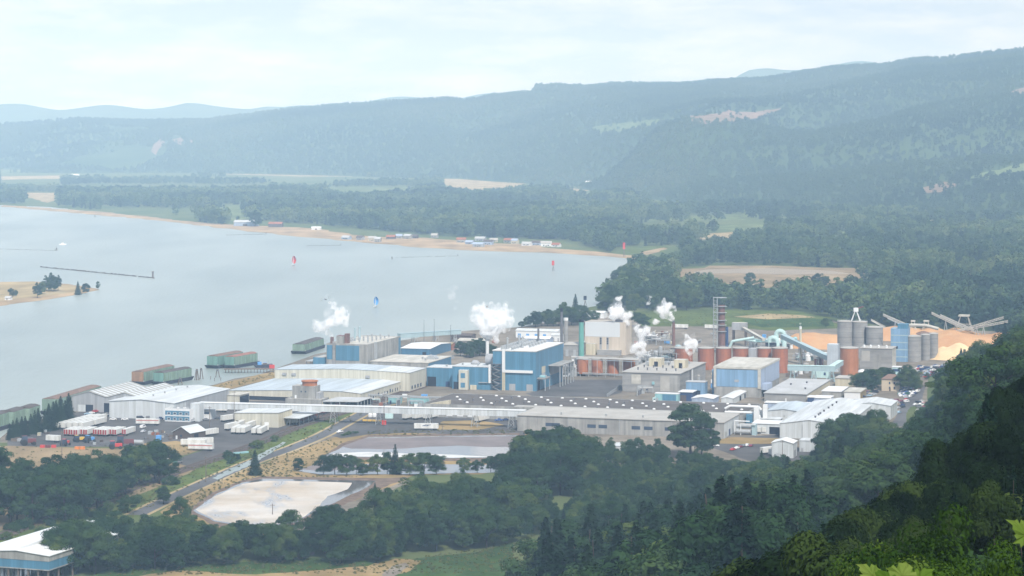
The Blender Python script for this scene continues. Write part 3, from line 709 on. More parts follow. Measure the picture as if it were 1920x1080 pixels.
class Site:
    """a building site: left front corner seen at (pxl, pyb), front running to the bearing pxr, depth to the bearing pxd of its rear right corner"""
    def __init__(s, name, label, cat, pxl, pyb, pxr=None, w=None, pxd=None, d=None, pyt=None, h=None, rot=ROT, z0=0.0, group=None):
        P = G(pxl, pyb, z0); u = Vector((math.cos(rot), math.sin(rot))); v = Vector((-math.sin(rot), math.cos(rot)))
        if w is None: k = (pxr - CX) / F; w = (k * P.y - P.x) / (u.x - k * u.y)
        P1 = Vector((P.x, P.y)) + u * w
        if d is None: k = (pxd - CX) / F; d = (k * P1.y - P1.x) / (v.x - k * v.y)
        if h is None: h = CAMZ - (pyt - HY) / F * P.y - z0
        s.w, s.d, s.h = w, d, h; s.P = P; s.rot = rot
        s.root = tag(empty(name, P, rot), label, cat, group)
        s.u, s.v = u, v; s.k = {}
        SITES.append((name, P.x, P.y, w, d, rot))
    def at(s, x, y, z=0):
        q = Vector((s.P.x, s.P.y)) + s.u * x + s.v * y; return Vector((q.x, q.y, s.P.z + z))
    def add(s, name, b, smooth=False, label=None):
        o = b.build(name, s.root, smooth=smooth)
        if label: o['label'] = label
        return o
    def box(s, name, x0, x1, y0, y1, z0, z1, m, top=None): return s.add(name, MB().box(x0, x1, y0, y1, z0, z1, m, top))
    def walls(s, m, h=None, top=None, name='wall'):
        return s.box(name, 0, s.w, 0, s.d, -.3, s.h if h is None else h, m, top)
    def flat(s, mw, mr, par=.5, over=0.0):
        """walls with a flat roof behind a low parapet, or a roof slab that oversails"""
        s.walls(mw)
        if over: s.box('roof', -over, s.w + over, -over, s.d + over, s.h + .003, s.h + .45, mr)
        else:
            b = MB(); w, d, h, t = s.w, s.d, s.h, .35
            b.box(0, w, 0, t, h + .003, h + par, mw); b.box(0, w, d - t, d, h + .003, h + par, mw); b.box(0, t, t, d - t, h + .003, h + par, mw); b.box(w - t, w, t, d - t, h + .003, h + par, mw)
            s.add('parapet', b); s.box('roof', t + .003, w - t - .003, t + .003, d - t - .003, h + .003, h + .15, mr)
        return s
    def gable(s, mw, facets, axis='y', over=.5, th=.3):
        """walls under a roof whose outline is facets: [(fraction across, height), ...] with one roof material for each span"""
        prof = [(f * (s.w if axis == 'y' else s.d), z) for f, z, *_ in facets]
        L_ = s.d if axis == 'y' else s.w
        wall = [(prof[0][0], -.3)] + [(a, z - .02) for a, z in prof] + [(prof[-1][0], -.3)]
        if axis == 'y': wall = wall[::-1]
        s.add('wall', MB().prism(wall, 0, L_, mw, axis))
        for i in range(len(prof) - 1):
            (a, za), (c, zc) = prof[i], prof[i + 1]; m = facets[i][2]
            sl = (zc - za) / max(c - a, .01)
            if i == 0: za -= sl * over; a -= over
            if i == len(prof) - 2: zc += sl * over; c += over
            p = [(a, za), (c, zc), (c, zc + th), (a, za + th)]
            if axis == 'x': p = p[::-1]
            s.add('roof', MB().prism(p, -over, L_ + over, m, axis))
        return s
    def pan(s, name, face, a0, a1, z0, z1, m, t=.12):
        """a door, window or panel standing a little proud of the front (f), right (r) or left (l) wall"""
        b = MB()
        if face == 'f': b.box(a0, a1, -t, .01, z0, z1, m)
        elif face == 'r': b.box(s.w - .01, s.w + t, a0, a1, z0, z1, m)
        else: b.box(-t, .01, a0, a1, z0, z1, m)
        return s.add(name, b)
    def rep(s, name, b, pts, smooth=False):
        """the same part at several places"""
        me = b.mesh(name, smooth); o = None
        for p in pts:
            if o is None: o = linko(name, me, s.root, p)
            else: c = o.copy(); COL.objects.link(c); c.location = p
        return s
def vent_mesh(r=.5, h=1.2, m=None): return MB().lathe([(r * .7, 0), (r * .7, h * .6), (r, h * .62), (r * .9, h)], 0, 0, m or m_steel, 10)
def rows(x0, x1, n, y0, y1, k, z): return [(x0 + (x1 - x0) * (i + .5) / n, y0 + (y1 - y0) * (j + .5) / k, z) for i in range(n) for j in range(k)]
def tank(name, label, px, pyb, wpx, pyt, m, group=None, lid=None, legs=0.0, taper=1.0, bands=4):
    """a standing round tank with hoops, lid and rail"""
    P = G(px, pyb); r = wpx / 2 / F * P.y; h = CAMZ - (pyt - HY) / F * P.y
    P = Vector((P.x, P.y + r, 0)); t = tag(empty(name, P), label, 'tank' if 'silo' not in name else 'silo', group)
    MB().lathe([(r, legs), (r * taper, h), (r * taper, h)], 0, 0, m, 32).build('shell', t, smooth=False)
    b = MB().lathe([(r * taper + .25, h + .003), (r * taper + .25, h + .4), (r * .6, h + .9), (.4, h + 1.2)], 0, 0, lid or m_concroof, 32); b.build('lid', t)
    if legs:
        for i in range(6):
            a = i * math.pi / 3; MB().tube((math.cos(a) * r * .85, math.sin(a) * r * .85, 0), (math.cos(a) * r * .85, math.sin(a) * r * .85, legs), .35, m_dksteel, 6).build('leg', t)
    b = MB()
    for i in range(16):
        a = i * math.pi / 8; c = (i + 1) * math.pi / 8; q = r * taper - .1
        b.tube((q * math.cos(a), q * math.sin(a), h + .4), (q * math.cos(a), q * math.sin(a), h + 1.5), .05, m_steel, 4)
        b.tube((q * math.cos(a), q * math.sin(a), h + 1.5), (q * math.cos(c), q * math.sin(c), h + 1.5), .05, m_steel, 4)
    b.build('railing', t); return t, P, r, h
def stack(name, label, px, pyb, wpx, pyt, m, cap=None, taper=.85, group=None):
    P = G(px, pyb); r = wpx / 2 / F * P.y; h = CAMZ - (pyt - HY) / F * P.y
    t = tag(empty(name, P), label, 'smokestack', group)
    MB().lathe([(r, -.2), (r * taper, h * .93), (r * taper, h * .93)], 0, 0, m, 18).build('shaft', t, smooth=False)
    MB().lathe([(r * taper + .12, h * .93 + .003), (r * taper + .12, h), (r * taper * .75, h + .05)], 0, 0, cap or m_dksteel, 18).build('cap', t)
    return t, P, h
def gallery(name, label, a, b, wid, hgt, m, posts=(), pm=None, roof=None, cat='conveyor'):
    """an enclosed conveyor gallery from a to b (floor level), with trestle posts at fractions along it"""
    a = Vector(a); b = Vector(b); d = b - a; L_ = math.hypot(d.x, d.y); rz = math.atan2(d.y, d.x)
    t = tag(empty(name, (a.x, a.y, 0), rz), label, cat); w = wid / 2
    MB().hexa([(0, -w, a.z), (L_, -w, b.z), (L_, w, b.z), (0, w, a.z), (0, -w, a.z + hgt), (L_, -w, b.z + hgt), (L_, w, b.z + hgt), (0, w, a.z + hgt)], m).build('gallery_housing', t)
    e = .25; MB().hexa([(-.1, -w - e, a.z + hgt + .003), (L_ + .1, -w - e, b.z + hgt + .003), (L_ + .1, w + e, b.z + hgt + .003), (-.1, w + e, a.z + hgt + .003), (-.1, -w - e, a.z + hgt + .28), (L_ + .1, -w - e, b.z + hgt + .28), (L_ + .1, w + e, b.z + hgt + .28), (-.1, w + e, a.z + hgt + .28)], roof or m).build('roof', t)
    for f in posts:
        x = L_ * f; z = a.z + (b.z - a.z) * f; k = pm or m_steel; nb = max(1, int(z / 3))
        for sy in (-w + .15, w - .15):
            bb = MB()
            for sx in (-1.6, 1.6): bb.tube((x + sx * 1.25, sy * 1.15, -.2), (x + sx * .6, sy, z), .22, k, 6)
            for i in range(nb): z0, z1 = z * i / nb, z * (i + 1) / nb; bb.tube((x - 1.8, sy, z0), (x + 1.4, sy, z1), .1, k, 4); bb.tube((x + 1.8, sy, z0), (x - 1.4, sy, z1), .1, k, 4)
            bb.build('trestle', t)
    return t
# ================================================================ level ground of the mill and its roads
def S_(name, poly, z, m, step=0, amp=0, seed=1): return sheet(name, [G(*p) for p in poly], z, m, step=step, amp=amp, seed=seed)
S_('asphalt_yard', [(14, 826), (60, 815), (110, 802), (128, 775), (200, 768), (210, 780), (330, 785), (430, 752), (640, 752), (690, 762), (580, 790), (520, 815), (470, 838), (420, 858), (372, 878), (325, 868), (345, 856), (400, 838), (330, 838), (300, 832), (230, 838), (120, 838), (14, 836)], .09, m_asphalt, 14, 1.2, 2)
S_('dry_field', [(-80, 840), (20, 836), (120, 839), (230, 841), (262, 836), (322, 826), (350, 828), (386, 840), (352, 852), (322, 858), (325, 868), (368, 880), (330, 898), (260, 928), (180, 952), (60, 985), (-80, 1010)], .085, m_dirt, 12, 1.5, 3)
S_('dry_grass_patch', [(268, 832), (330, 827), (380, 838), (340, 852), (280, 856)], .11, m_dry, 8, 1.5, 31)
S_('rail_verge', [(-80, 990), (100, 945), (250, 905), (380, 868), (520, 812), (600, 785), (690, 760), (760, 745), (700, 778), (610, 815), (540, 843), (470, 868), (400, 898), (330, 925), (280, 955), (180, 1010), (60, 1050), (-80, 1075)], .07, m_grass, 10, 1.5, 4)
S_('pond_dike', [(300, 960), (400, 905), (520, 858), (620, 822), (700, 806), (1000, 806), (1010, 870), (900, 890), (780, 890), (600, 985), (480, 1005), (330, 985)], .075, m_dry, 10, 1.2, 5)
road_c = smooth_line([G(*p) for p in [(255, 966), (300, 944), (352, 920), (410, 894), (470, 868), (540, 843), (600, 818), (640, 797), (672, 780), (700, 766), (745, 752)]])
sheet('access_road', ribbon(road_c, 8.5), .16, m_asphalt2)
sheet('road_shoulder', ribbon(road_c, 12.5), .13, m_drypale)
S_('loading_yard', [(600, 812), (660, 786), (700, 764), (800, 768), (980, 780), (985, 816), (860, 815), (760, 812), (690, 815), (640, 822)], .1, m_asphalt, 12, 1, 6)
S_('worn_turf', [(812, 806), (830, 790), (900, 788), (945, 797), (900, 806)], .12, m_dry, 6, 1, 61)
rail_c = smooth_line([G(*p) for p in [(-120, 1046), (0, 1006), (100, 968), (200, 933), (310, 893), (400, 862), (490, 829), (560, 800), (630, 778), (690, 760), (740, 742), (790, 725), (815, 714)]])
sheet('rail_ballast', ribbon(rail_c, 9.5), .18, m_ballast)
rail2 = smooth_line([G(*p) for p in [(560, 795), (610, 776), (670, 757), (720, 742), (770, 727), (800, 718)]])
sheet('rail_ballast', ribbon(rail2, 8.0), .15, m_ballast)
for c in (rail_c, rail2):
    rr = tag(empty('railway_track', (0, 0, 0)), 'rusty railway track curving from the dry verge into the blue mill' if c is rail_c else 'short rusty siding track beside the long cream warehouse', 'railway')
    for s in (-.72, .72):
        b = MB(); pts = [Vector((p[0], p[1], 0)) for p in c]
        for p, q_ in zip(pts, pts[1:]):
            n_ = Vector((-(q_ - p).y, (q_ - p).x, 0)).normalized() * s; b.box(0, 0, 0, 0, 0, 0, m_rust2) if False else b.hexa([(p + n_ * .93) + Vector((0, 0, .3)), (q_ + n_ * .93) + Vector((0, 0, .3)), (q_ + n_ * 1.07) + Vector((0, 0, .3)), (p + n_ * 1.07) + Vector((0, 0, .3)), (p + n_ * .93) + Vector((0, 0, .46)), (q_ + n_ * .93) + Vector((0, 0, .46)), (q_ + n_ * 1.07) + Vector((0, 0, .46)), (p + n_ * 1.07) + Vector((0, 0, .46))], m_dksteel)
        b.build('rail', rr)
    b = MB(); L_ = 0
    for p, q_ in zip(c, c[1:]):
        a = Vector(p); e = Vector(q_); n = max(1, int((e - a).length / 1.4)); d = (e - a).normalized(); n_ = Vector((-d.y, d.x))
        for i in range(n):
            o = a.lerp(e, i / n); k = [o + d * .13 + n_ * 1.3, o - d * .13 + n_ * 1.3, o - d * .13 - n_ * 1.3, o + d * .13 - n_ * 1.3]
            b.hexa([(*v[:], .19) for v in k] + [(*v[:], .3) for v in k], m_wood)
    b.build('sleepers', rr)['kind'] = 'stuff'
# ditch, ponds
S_('ditch_water', [(398, 897), (430, 880), (470, 862), (505, 843), (530, 829), (536, 830), (512, 848), (470, 872), (430, 890), (408, 900)], .19, m_water, 5, .8, 7)
m_scum = mat('pond_foam', (.54, .51, .475), .8, scale=.03, col2=(.42, .34, .25), streak=(.2, (.012, .05, .3)), spec=.1)
m_pondgrey = bpy.data.materials.new('still_pond_water'); m_pondgrey.use_nodes = True
b_ = m_pondgrey.node_tree.nodes['Principled BSDF']; b_.inputs['Base Color'].default_value = (.13, .12, .12, 1); b_.inputs['Roughness'].default_value = .08
S_('pond_bank', [(350, 958), (395, 925), (450, 902), (490, 893), (650, 896), (718, 897), (768, 895), (700, 922), (640, 950), (596, 972), (560, 988), (480, 1000), (400, 985)], .12, m_mudbank, 8, .8, 8)
t_ = m_scum.node_tree; b2_ = t_.nodes['Principled BSDF']; l_ = t_.links.new
tc_ = N(t_, 'ShaderNodeTexCoord'); mp_ = N(t_, 'ShaderNodeMapping'); mp_.inputs['Scale'].default_value = (1, .45, 1); n3 = N(t_, 'ShaderNodeTexNoise'); n3.inputs['Scale'].default_value = .022; n3.inputs['Detail'].default_value = 7; n3.inputs['Distortion'].default_value = 2.2; n3.inputs['Roughness'].default_value = .6
l_(tc_.outputs['Object'], mp_.inputs[0]); l_(mp_.outputs[0], n3.inputs['Vector'])
r3_ = N(t_, 'ShaderNodeValToRGB'); r3_.color_ramp.elements[0].position = .36; r3_.color_ramp.elements[0].color = (1, 1, 1, 1); r3_.color_ramp.elements[1].position = .5; r3_.color_ramp.elements[1].color = (0, 0, 0, 1); l_(n3.outputs['Fac'], r3_.inputs[0])
mx_ = N(t_, 'ShaderNodeMixRGB'); mx_.inputs[2].default_value = (.24, .25, .27, 1); src_ = b2_.inputs['Base Color'].links[0].from_socket; l_(r3_.outputs[0], mx_.inputs[0]); l_(src_, mx_.inputs[1]); l_(mx_.outputs[0], b2_.inputs['Base Color'])
mr_ = N(t_, 'ShaderNodeMapRange'); mr_.inputs['To Min'].default_value = .75; mr_.inputs['To Max'].default_value = .1; l_(r3_.outputs[0], mr_.inputs['Value']); l_(mr_.outputs[0], b2_.inputs['Roughness']); b2_.inputs['Specular IOR Level'].default_value = .5
S_('settling_pond', [(362, 958), (402, 929), (452, 906), (492, 898), (640, 901), (704, 902), (690, 914), (640, 937), (592, 960), (556, 980), (480, 992), (400, 978)], .2, m_pondgrey, 8, .6, 9)
S_('pond_foam', [(366, 956), (405, 930), (455, 908), (500, 902), (560, 903), (610, 904), (660, 906), (652, 918), (614, 931), (600, 950), (556, 978), (480, 990), (402, 976)], .21, m_scum, 7, .5, 10)
S_('pond_bank', [(596, 862), (640, 832), (690, 816), (975, 812), (990, 866), (900, 866), (700, 862)], .12, m_mudbank, 8, .8, 11)
S_('settling_pond', [(606, 857), (648, 835), (692, 820), (970, 816), (985, 858), (820, 860), (700, 858)], .2, m_pondgrey, 8, .6, 12)
m_mud = mat('exposed_pond_mud', (.2, .17, .165), .8, scale=.05, col2=(.14, .12, .12), spec=.2)
S_('mud_flat', [(640, 838), (690, 822), (800, 820), (970, 818), (975, 840), (860, 836), (800, 838), (720, 843), (660, 842)], .21, m_mud, 9, 2.5, 13)
m_pale = mat('pale_dried_scum', (.6, .6, .58), .7, scale=.06, col2=(.4, .4, .4))
S_('pond_foam', [(625, 851), (690, 848), (760, 851), (820, 852), (930, 857), (850, 859), (700, 857), (618, 857)], .22, m_pale, 9, 2, 14)
S_('settling_pond', [(556, 884), (590, 872), (700, 870), (960, 872), (960, 886), (760, 890), (600, 890)], .2, m_pondgrey, 8, 1, 15)
S_('mud_flat', [(560, 880), (592, 873), (720, 872), (700, 879), (600, 884)], .21, m_mud, 8, 1, 151)
S_('grass_bank', [(180, 1075), (250, 1050), (400, 1058), (560, 1045), (720, 1055), (900, 1035), (990, 1010), (1060, 992), (1110, 1000), (1060, 1040), (990, 1090), (700, 1100), (180, 1100)], .14, m_meadow, 8, 1.5, 16)
S_('dry_grass_patch', [(240, 1085), (330, 1070), (480, 1078), (620, 1068), (690, 1062), (740, 1048), (790, 1052), (760, 1075), (640, 1090), (240, 1110)], .17, m_dry, 6, 1.2, 17)
S_('dirt_path', [(716, 1078), (735, 1062), (760, 1056), (768, 1062), (745, 1078), (720, 1090)], .2, m_gravel, 4, .5, 18)
S_('dark_wet_ground', [(-60, 1062), (100, 1058), (100, 1100), (-60, 1100)], .15, m_pondgrey, 4, .6, 19)
S_('gravel_track', [(555, 985), (600, 965), (700, 925), (765, 900), (775, 903), (700, 935), (610, 985), (590, 1040), (560, 1050)], .16, m_gravel, 6, .8, 20)

# ================================================================ waterside: barges, pier, piles
def barge(px, py, pxe, pye, wid, bh, mside, mend, mload, label, z=.15):
    """a covered chip barge: raked hull, tall ribbed cargo box, heaped load; stern at (px, py), bow towards (pxe, pye)"""
    A = G(px, py); B = G(pxe, pye); d = B - A; L_ = d.length; rz = math.atan2(d.y, d.x) - math.pi / 2
    t = tag(empty('chip_barge', (A.x, A.y, z), rz), label, 'barge', 'wood chip barges moored along the shore')
    w = wid / 2
    MB().prism([(-2.5, 2.4), (1.5, -.2), (L_ - 1.5, -.2), (L_ + 2.5, 2.4)], -w, w, m_hull, 'x').build('hull', t)
    b = MB().box(-w + .8, w - .8, 0, L_, 2.403, 2.4 + bh, mside)
    for f in (0, 2): b.m[f] = b.mi(mend)
    for i in range(9):
        y = L_ * (i + .5) / 9; b.box(w - .8, w - .5, y - .18, y + .18, 2.403, 2.4 + bh - .1, mside); b.box(-w + .5, -w + .8, y - .18, y + .18, 2.403, 2.4 + bh - .1, mside)
    b.build('cargo_box', t)
    MB().prism([(-w + 1, 2.403 + bh), (w - 1, 2.403 + bh), (w - 1, 2.6 + bh), (w * .3, 3.4 + bh), (-w * .3, 3.4 + bh), (-w + 1, 2.6 + bh)][::-1], .3, L_ - .3, mload).build('chip_load', t)
    MB().box(w - .5, w + .05, -1, -.4, 2.403, 3.2, m_steel).build('bollard', t)
    return t
barge(258, 722, 316, 709, 11, 6.6, m_bargegreen, m_bargerust, m_bargeroof, 'chip barge with a rusty brown end and brown heaped load')
barge(297, 722, 350, 712, 10, 6.0, m_bargegreen, m_bargegreen2, m_bargeroof2, 'pale green chip barge tied alongside the one with a rusty brown end')
barge(398, 691, 446, 682, 11, 6.6, m_bargegreen2, m_bargegreen2, m_bargeroof, 'sea green chip barge with a greyish load, on the river side of the timber pier')
barge(430, 691, 474, 683, 10, 6.2, m_bargegreen, m_bargegreen2, mat('red_brown_chip_load', (.27, .13, .1), 1, scale=.2), 'pale green chip barge with a red brown load behind the timber pier')
barge(560, 664, 596, 652, 12, 5.2, m_bargegreen, m_bargegreen, m_bargeroof2, 'dark green chip barge with a blunt black bow beside the steaming mill building')
barge(93, 778, 176, 752, 12, 7.4, m_bargegreen, m_bargegreen, m_bargeroof, 'long green chip barge with brown load behind the row of dark conifers')
barge(-22, 810, 8, 801, 11, 7.0, m_bargegreen, m_bargegreen, m_bargeroof2, 'first of three stepped pale green barges at the picture edge')
barge(12, 803, 36, 795, 11, 7.2, m_bargegreen, m_bargegreen, m_bargeroof2, 'middle of three stepped pale green barges at the picture edge')
barge(42, 796, 62, 789, 11, 7.2, m_bargegreen, m_bargegreen, m_bargeroof2, 'last of three stepped pale green barges, nearest the conifer row')
# work boat beside the second pair
A = G(478, 691); t = tag(empty('work_boat', (A.x, A.y, .15), R(8)), 'low dark work boat with blue deck gear beside the green barges', 'boat')
MB().prism([(-1, 2.2), (1, -.2), (11, -.2), (13.5, 2.6), (13, 3.0)], 0, 4.5, m_hull, 'y').build('hull', t)
MB().box(2, 5, .8, 3.6, 2.4, 4.6, m_bluep).build('deck_tank', t); MB().box(6.2, 9, 1, 3.4, 2.4, 3.9, m_wood, m_bluep).build('cabin', t)
MB().path([(10, 2, 2.4), (10, 2, 6)], .12, m_steel, 6).build('mast', t)
# timber pier on piles
A, B = G(420, 700), G(515, 699); t = tag(empty('timber_pier', (A.x, A.y, 0), math.atan2(B.y - A.y, B.x - A.x)), 'timber pier on dark piles in front of the sea green barges', 'pier')
L_ = (B - A).length; MB().box(0, L_, 0, 6, 2.6, 3.1, m_wood).build('deck', t); pl = MB().tube((0, 0, -1), (0, 0, 2.6), .25, m_wood, 7).mesh('pile')
for i in range(16):
    for y in (.4, 3, 5.6): linko('pile', pl, t, (1 + (L_ - 2) * i / 15, y, 0))
MB().box(L_ - 4, L_, 2, 5, 3.103, 5.6, m_red).build('hut', t)
def dolphin(px, py, label, n=3, hgt=6):
    A = G(px, py); t = tag(empty('mooring_dolphin', A), label, 'mooring piles')
    for i in range(n):
        a = i * 6.28 / n; MB().tube((math.cos(a) * 1.6, math.sin(a) * 1.6, -1), (math.cos(a) * .4, math.sin(a) * .4, hgt), .32, m_wood, 7).build('pile', t)
    MB().lathe([(.9, hgt - 1.2), (.9, hgt - .6)], 0, 0, m_dksteel, 10).build('band', t)
dolphin(369, 713, 'cluster of dark mooring piles just off the bow of the pale green barge', 4, 8); dolphin(377, 711, 'thinner outer pile cluster beyond the pale green barge', 3, 8)
dolphin(408, 708, 'tall lone pile cluster standing in the water below the pier', 2, 6); dolphin(338, 722, 'mooring piles at the side of the pale green barge', 2, 5.5)
for i, (px, py) in enumerate([(395, 712), (402, 715), (414, 714)]):
    A = G(px, py); tag(MB().tube((0, 0, -1), (0, 0, 2.6), .22, m_wood, 7).build('pile', None, A), 'short old pile stub in the shallows near the sandy bank', 'pile', 'pile stubs in the shallows')
S_('sandy_bank', [(388, 727), (420, 718), (470, 706), (512, 697), (520, 708), (470, 720), (410, 735), (380, 733)], .16, m_dry, 6, 1, 21)

# ================================================================ left buildings
# double gabled grey shed
s = Site('metal_shed', 'grey metal shed with two striped gable roofs beside the river', 'shed', 134, 771, 266, d=60, h=9.6)
hw = s.w / 2
s.gable(m_greymetal, [(0, 9.6, m_stripe), (.25, 13.0, m_stripe), (.5, 9.6, m_stripe), (.75, 13.0, m_stripe), (1, 9.6, m_stripe)], over=.4)
st = MB()
for k in range(4):
    for i in range(10):
        y0 = 2 + i * 5.8; a, b2 = k * s.w / 4, (k + 1) * s.w / 4; za, zb = (9.9, 13.3) if k % 2 == 0 else (13.3, 9.9)
        st.hexa([(a + .2, y0, za + .02), (b2 - .2, y0, zb + .02), (b2 - .2, y0 + 2.4, zb + .02), (a + .2, y0 + 2.4, za + .02), (a + .2, y0, za + .12), (b2 - .2, y0, zb + .12), (b2 - .2, y0 + 2.4, zb + .12), (a + .2, y0 + 2.4, za + .12)], m_whiteroof)
s.add('skylight_strip', st)
s.pan('doorway', 'f', 10.2, 15.3, .05, 4.6, m_dark); s.pan('door', 'f', 4.6, 9.9, .05, 4.4, m_whitewall); s.pan('doorway', 'f', 23, 27, .05, 6, m_dark)
# broad white warehouse
s = Site('white_warehouse', 'broad white warehouse behind the blue banded office', 'warehouse', 205, 783, 326, pxd=430, pyt=752)
s.gable(m_whitewall, [(0, s.h, m_whiteroof), (.5, s.h + 1.7, m_whiteroof), (1, s.h, m_whiteroof)])
s.pan('siding', 'r', 18, s.d - 1, .2, s.h - .3, m_greymetal, .2); s.pan('doorway', 'r', 40, 46, .05, 5, m_dark, .25)
s.rep('roof_vent', vent_mesh(.7, 1.4), [(s.w * .5, s.d * f, s.h + 1.9) for f in (.2, .4, .6, .8)])
# blue banded office
s = Site('site_office', 'two storey blue and white banded office at the end of the white gallery', 'office', 309, 790, 356, d=8, pyt=767)
s.flat(m_white, m_greyroof); hh = s.h
for z0 in (.8, hh * .55): s.pan('blue_band', 'f', .3, s.w - .3, z0, z0 + hh * .34, m_blue, .1)
for z0 in (.8, hh * .55):
    for i in range(4):
        x = s.w * (.1 + .235 * i); f = s.pan('window', 'f', x, x + s.w * .13, z0 + .15, z0 + hh * .22, m_white, .16)
        MB().box(x + .25, x + s.w * .13 - .25, -.2, -.15, z0 + .4, z0 + hh * .2, m_glass).build('pane', f)
s.rep('roof_unit', MB().box(-.9, .9, -.7, .7, 0, 1.1, m_steel), [(s.w * .3, 4, hh + .15), (s.w * .55, 4, hh + .15), (s.w * .8, 5, hh + .15)])
# gallery and its tower
s = Site('gallery_tower', 'white square tower that carries the end of the long white gallery', 'tower', 357, 790, 374, d=7, pyt=757)
s.flat(m_whitewall, m_whiteroof, .3); s.pan('door', 'f', 1.6, 3, .05, 2.3, m_steel)
A, B = G(374, 786), G(985, 803); A.z, B.z = 6.9, 7.2
gallery('enclosed_gallery', 'long white enclosed conveyor gallery crossing above the yards', A, B, 5, 3.6, m_whitewall, (.12, .27, .42, .56, .71, .85, .96), m_steel, m_white)
# dock building next to the tower
s = Site('dock_office', 'small white dock office with a dark window band beside the gallery tower', 'office', 374, 786, 394, d=9, h=5.5)
s.flat(m_white, m_greyroof, .3); s.pan('window_band', 'f', .6, s.w - .6, 3.4, 4.6, m_glass); s.pan('door', 'f', 2, 3.2, .05, 2.2, m_steel)
# small cream box with a dark open side
s = Site('loading_shed', 'small cream loading shed with a dark open side behind the gallery', 'shed', 425, 760, 449, d=16, pyt=741)
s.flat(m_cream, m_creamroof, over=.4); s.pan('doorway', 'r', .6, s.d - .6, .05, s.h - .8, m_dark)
# lower and higher cream warehouses that share the track side wall
s3 = s = Site('low_cream_warehouse', 'low broad cream warehouse with a pale blue grey roof beside the tracks', 'warehouse', 430, 748, 677, pxd=766, h=6.3)
s.gable(m_cream, [(0, 5.6, m_paleblueroof), (.45, 7.2, m_paleblueroof), (.86, 7.6, m_whiteroof), (1, 6.5, m_whiteroof)], over=.3)
s.pan('doorway', 'f', 10, s.w * .5, .05, 2.6, m_dark)
for i in range(15):
    y = 6 + i * 5.4 + rnd.uniform(-1, 1); z = rnd.uniform(1.0, 1.6); s.pan('window', 'r', y, y + rnd.uniform(1.0, 2.4), z, z + rnd.uniform(1.6, 2.6), m_glass if i % 4 else m_dark, .1)  # small dark lettering marks of the track side wall, shaped as window panels
s2 = s = Site('high_cream_warehouse', 'tall cream warehouse with a low gable behind the lower cream one', 'warehouse', 515, 725.5, 768, pxd=798, h=12.6)
s.gable(m_cream, [(0, 12.2, m_paleblueroof), (.5, 14.2, m_paleblueroof), (.76, 13.6, m_whiteroof), (1, 12.8, m_whiteroof)], over=.3)
for x in (6, 13, 68): s.pan('wall_fan', 'f', x, x + 3, 8.6, 10.2, m_greymetal, .8)
for y in (4, 10, 16, 22): s.pan('window', 'r', y, y + 2.6, 1.2, 3.6, m_glass, .1)
# concrete head house with rusty tank
s = Site('concrete_head_house', 'square concrete head house with a rusty drum on its roof', 'building', 535, 763, 602, d=14, h=5.2)
s.flat(m_conc, m_concroof, .4)
b = MB().box(3.2, 19.2, 4, 13, 5.36, 13.6, m_conc, m_concroof); s.add('tower', b)
s.add('drum', MB().lathe([(4.9, 13.603), (4.9, 16.2), (5.6, 16.21), (5.6, 16.8), (.3, 17.2)], 13.6, 8.6, m_rust, 28, m_brown))
for x in (9, 12): s.box('window', x, x + 1, 3.9, 4.01, 9.4, 10.4, m_glass)
s.box('door', 5, 6.2, 3.9, 4.01, 5.36, 7.5, m_white); s.box('annex', 19.3, 22, 5, 12, 5.36, 9.5, m_greymetal, m_greyroof)
# sloping canopy dock
s = Site('covered_dock', 'open covered dock with a pale sloping roof and dark inside, next to the tracks', 'loading dock', 604, 768, 672, d=26, h=5)
s.add('roof', MB().hexa([(0, 0, 5.0), (s.w, 0, 5.6), (s.w, s.d, 5.6), (0, s.d, 5.0), (0, 0, 5.35), (s.w, 0, 5.95), (s.w, s.d, 5.95), (0, s.d, 5.35)], m_greyroof))
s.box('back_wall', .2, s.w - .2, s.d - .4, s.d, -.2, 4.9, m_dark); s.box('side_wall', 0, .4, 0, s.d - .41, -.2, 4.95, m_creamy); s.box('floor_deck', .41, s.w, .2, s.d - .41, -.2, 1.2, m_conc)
s.rep('post', MB().box(-.2, .2, -.2, .2, 1.2, 5.3, m_steel), [(s.w - .4, y, 0) for y in (.4, 6, 12, 18, 24)] + [(x, .4, 0) for x in (6, 12)])
# near cream building with its canopy
s = Site('cream_shed', 'cream shed with a small black doorway in front of the parked trailers', 'shed', 440, 799, 522, pxd=548, pyt=774)
s.gable(m_cream, [(0, s.h, m_whiteroof), (1, s.h + .9, m_whiteroof)], over=.4)
s.pan('doorway', 'f', .9, 3.6, .05, 3.5, m_dark); s.pan('siding', 'r', .2, s.d - .2, .2, s.h + .5, m_creamy, .08); s.pan('drainpipe', 'f', s.w * .6, s.w * .6 + .3, 0, 3.4, m_steel, .3)
s = Site('track_canopy', 'white flat canopy on posts over the siding beside the cream shed', 'canopy', 524, 799, 562, d=40, h=4.9)
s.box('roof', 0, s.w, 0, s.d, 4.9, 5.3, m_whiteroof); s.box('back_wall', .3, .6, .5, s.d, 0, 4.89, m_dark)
s.rep('post', MB().box(-.18, .18, -.18, .18, -.1, 4.89, m_dksteel), [(s.w - .5, y, 0) for y in (.5, 8, 16, 24, 32, 39)] + [(.3, .3, 0), (s.w * .5, .4, 0)])
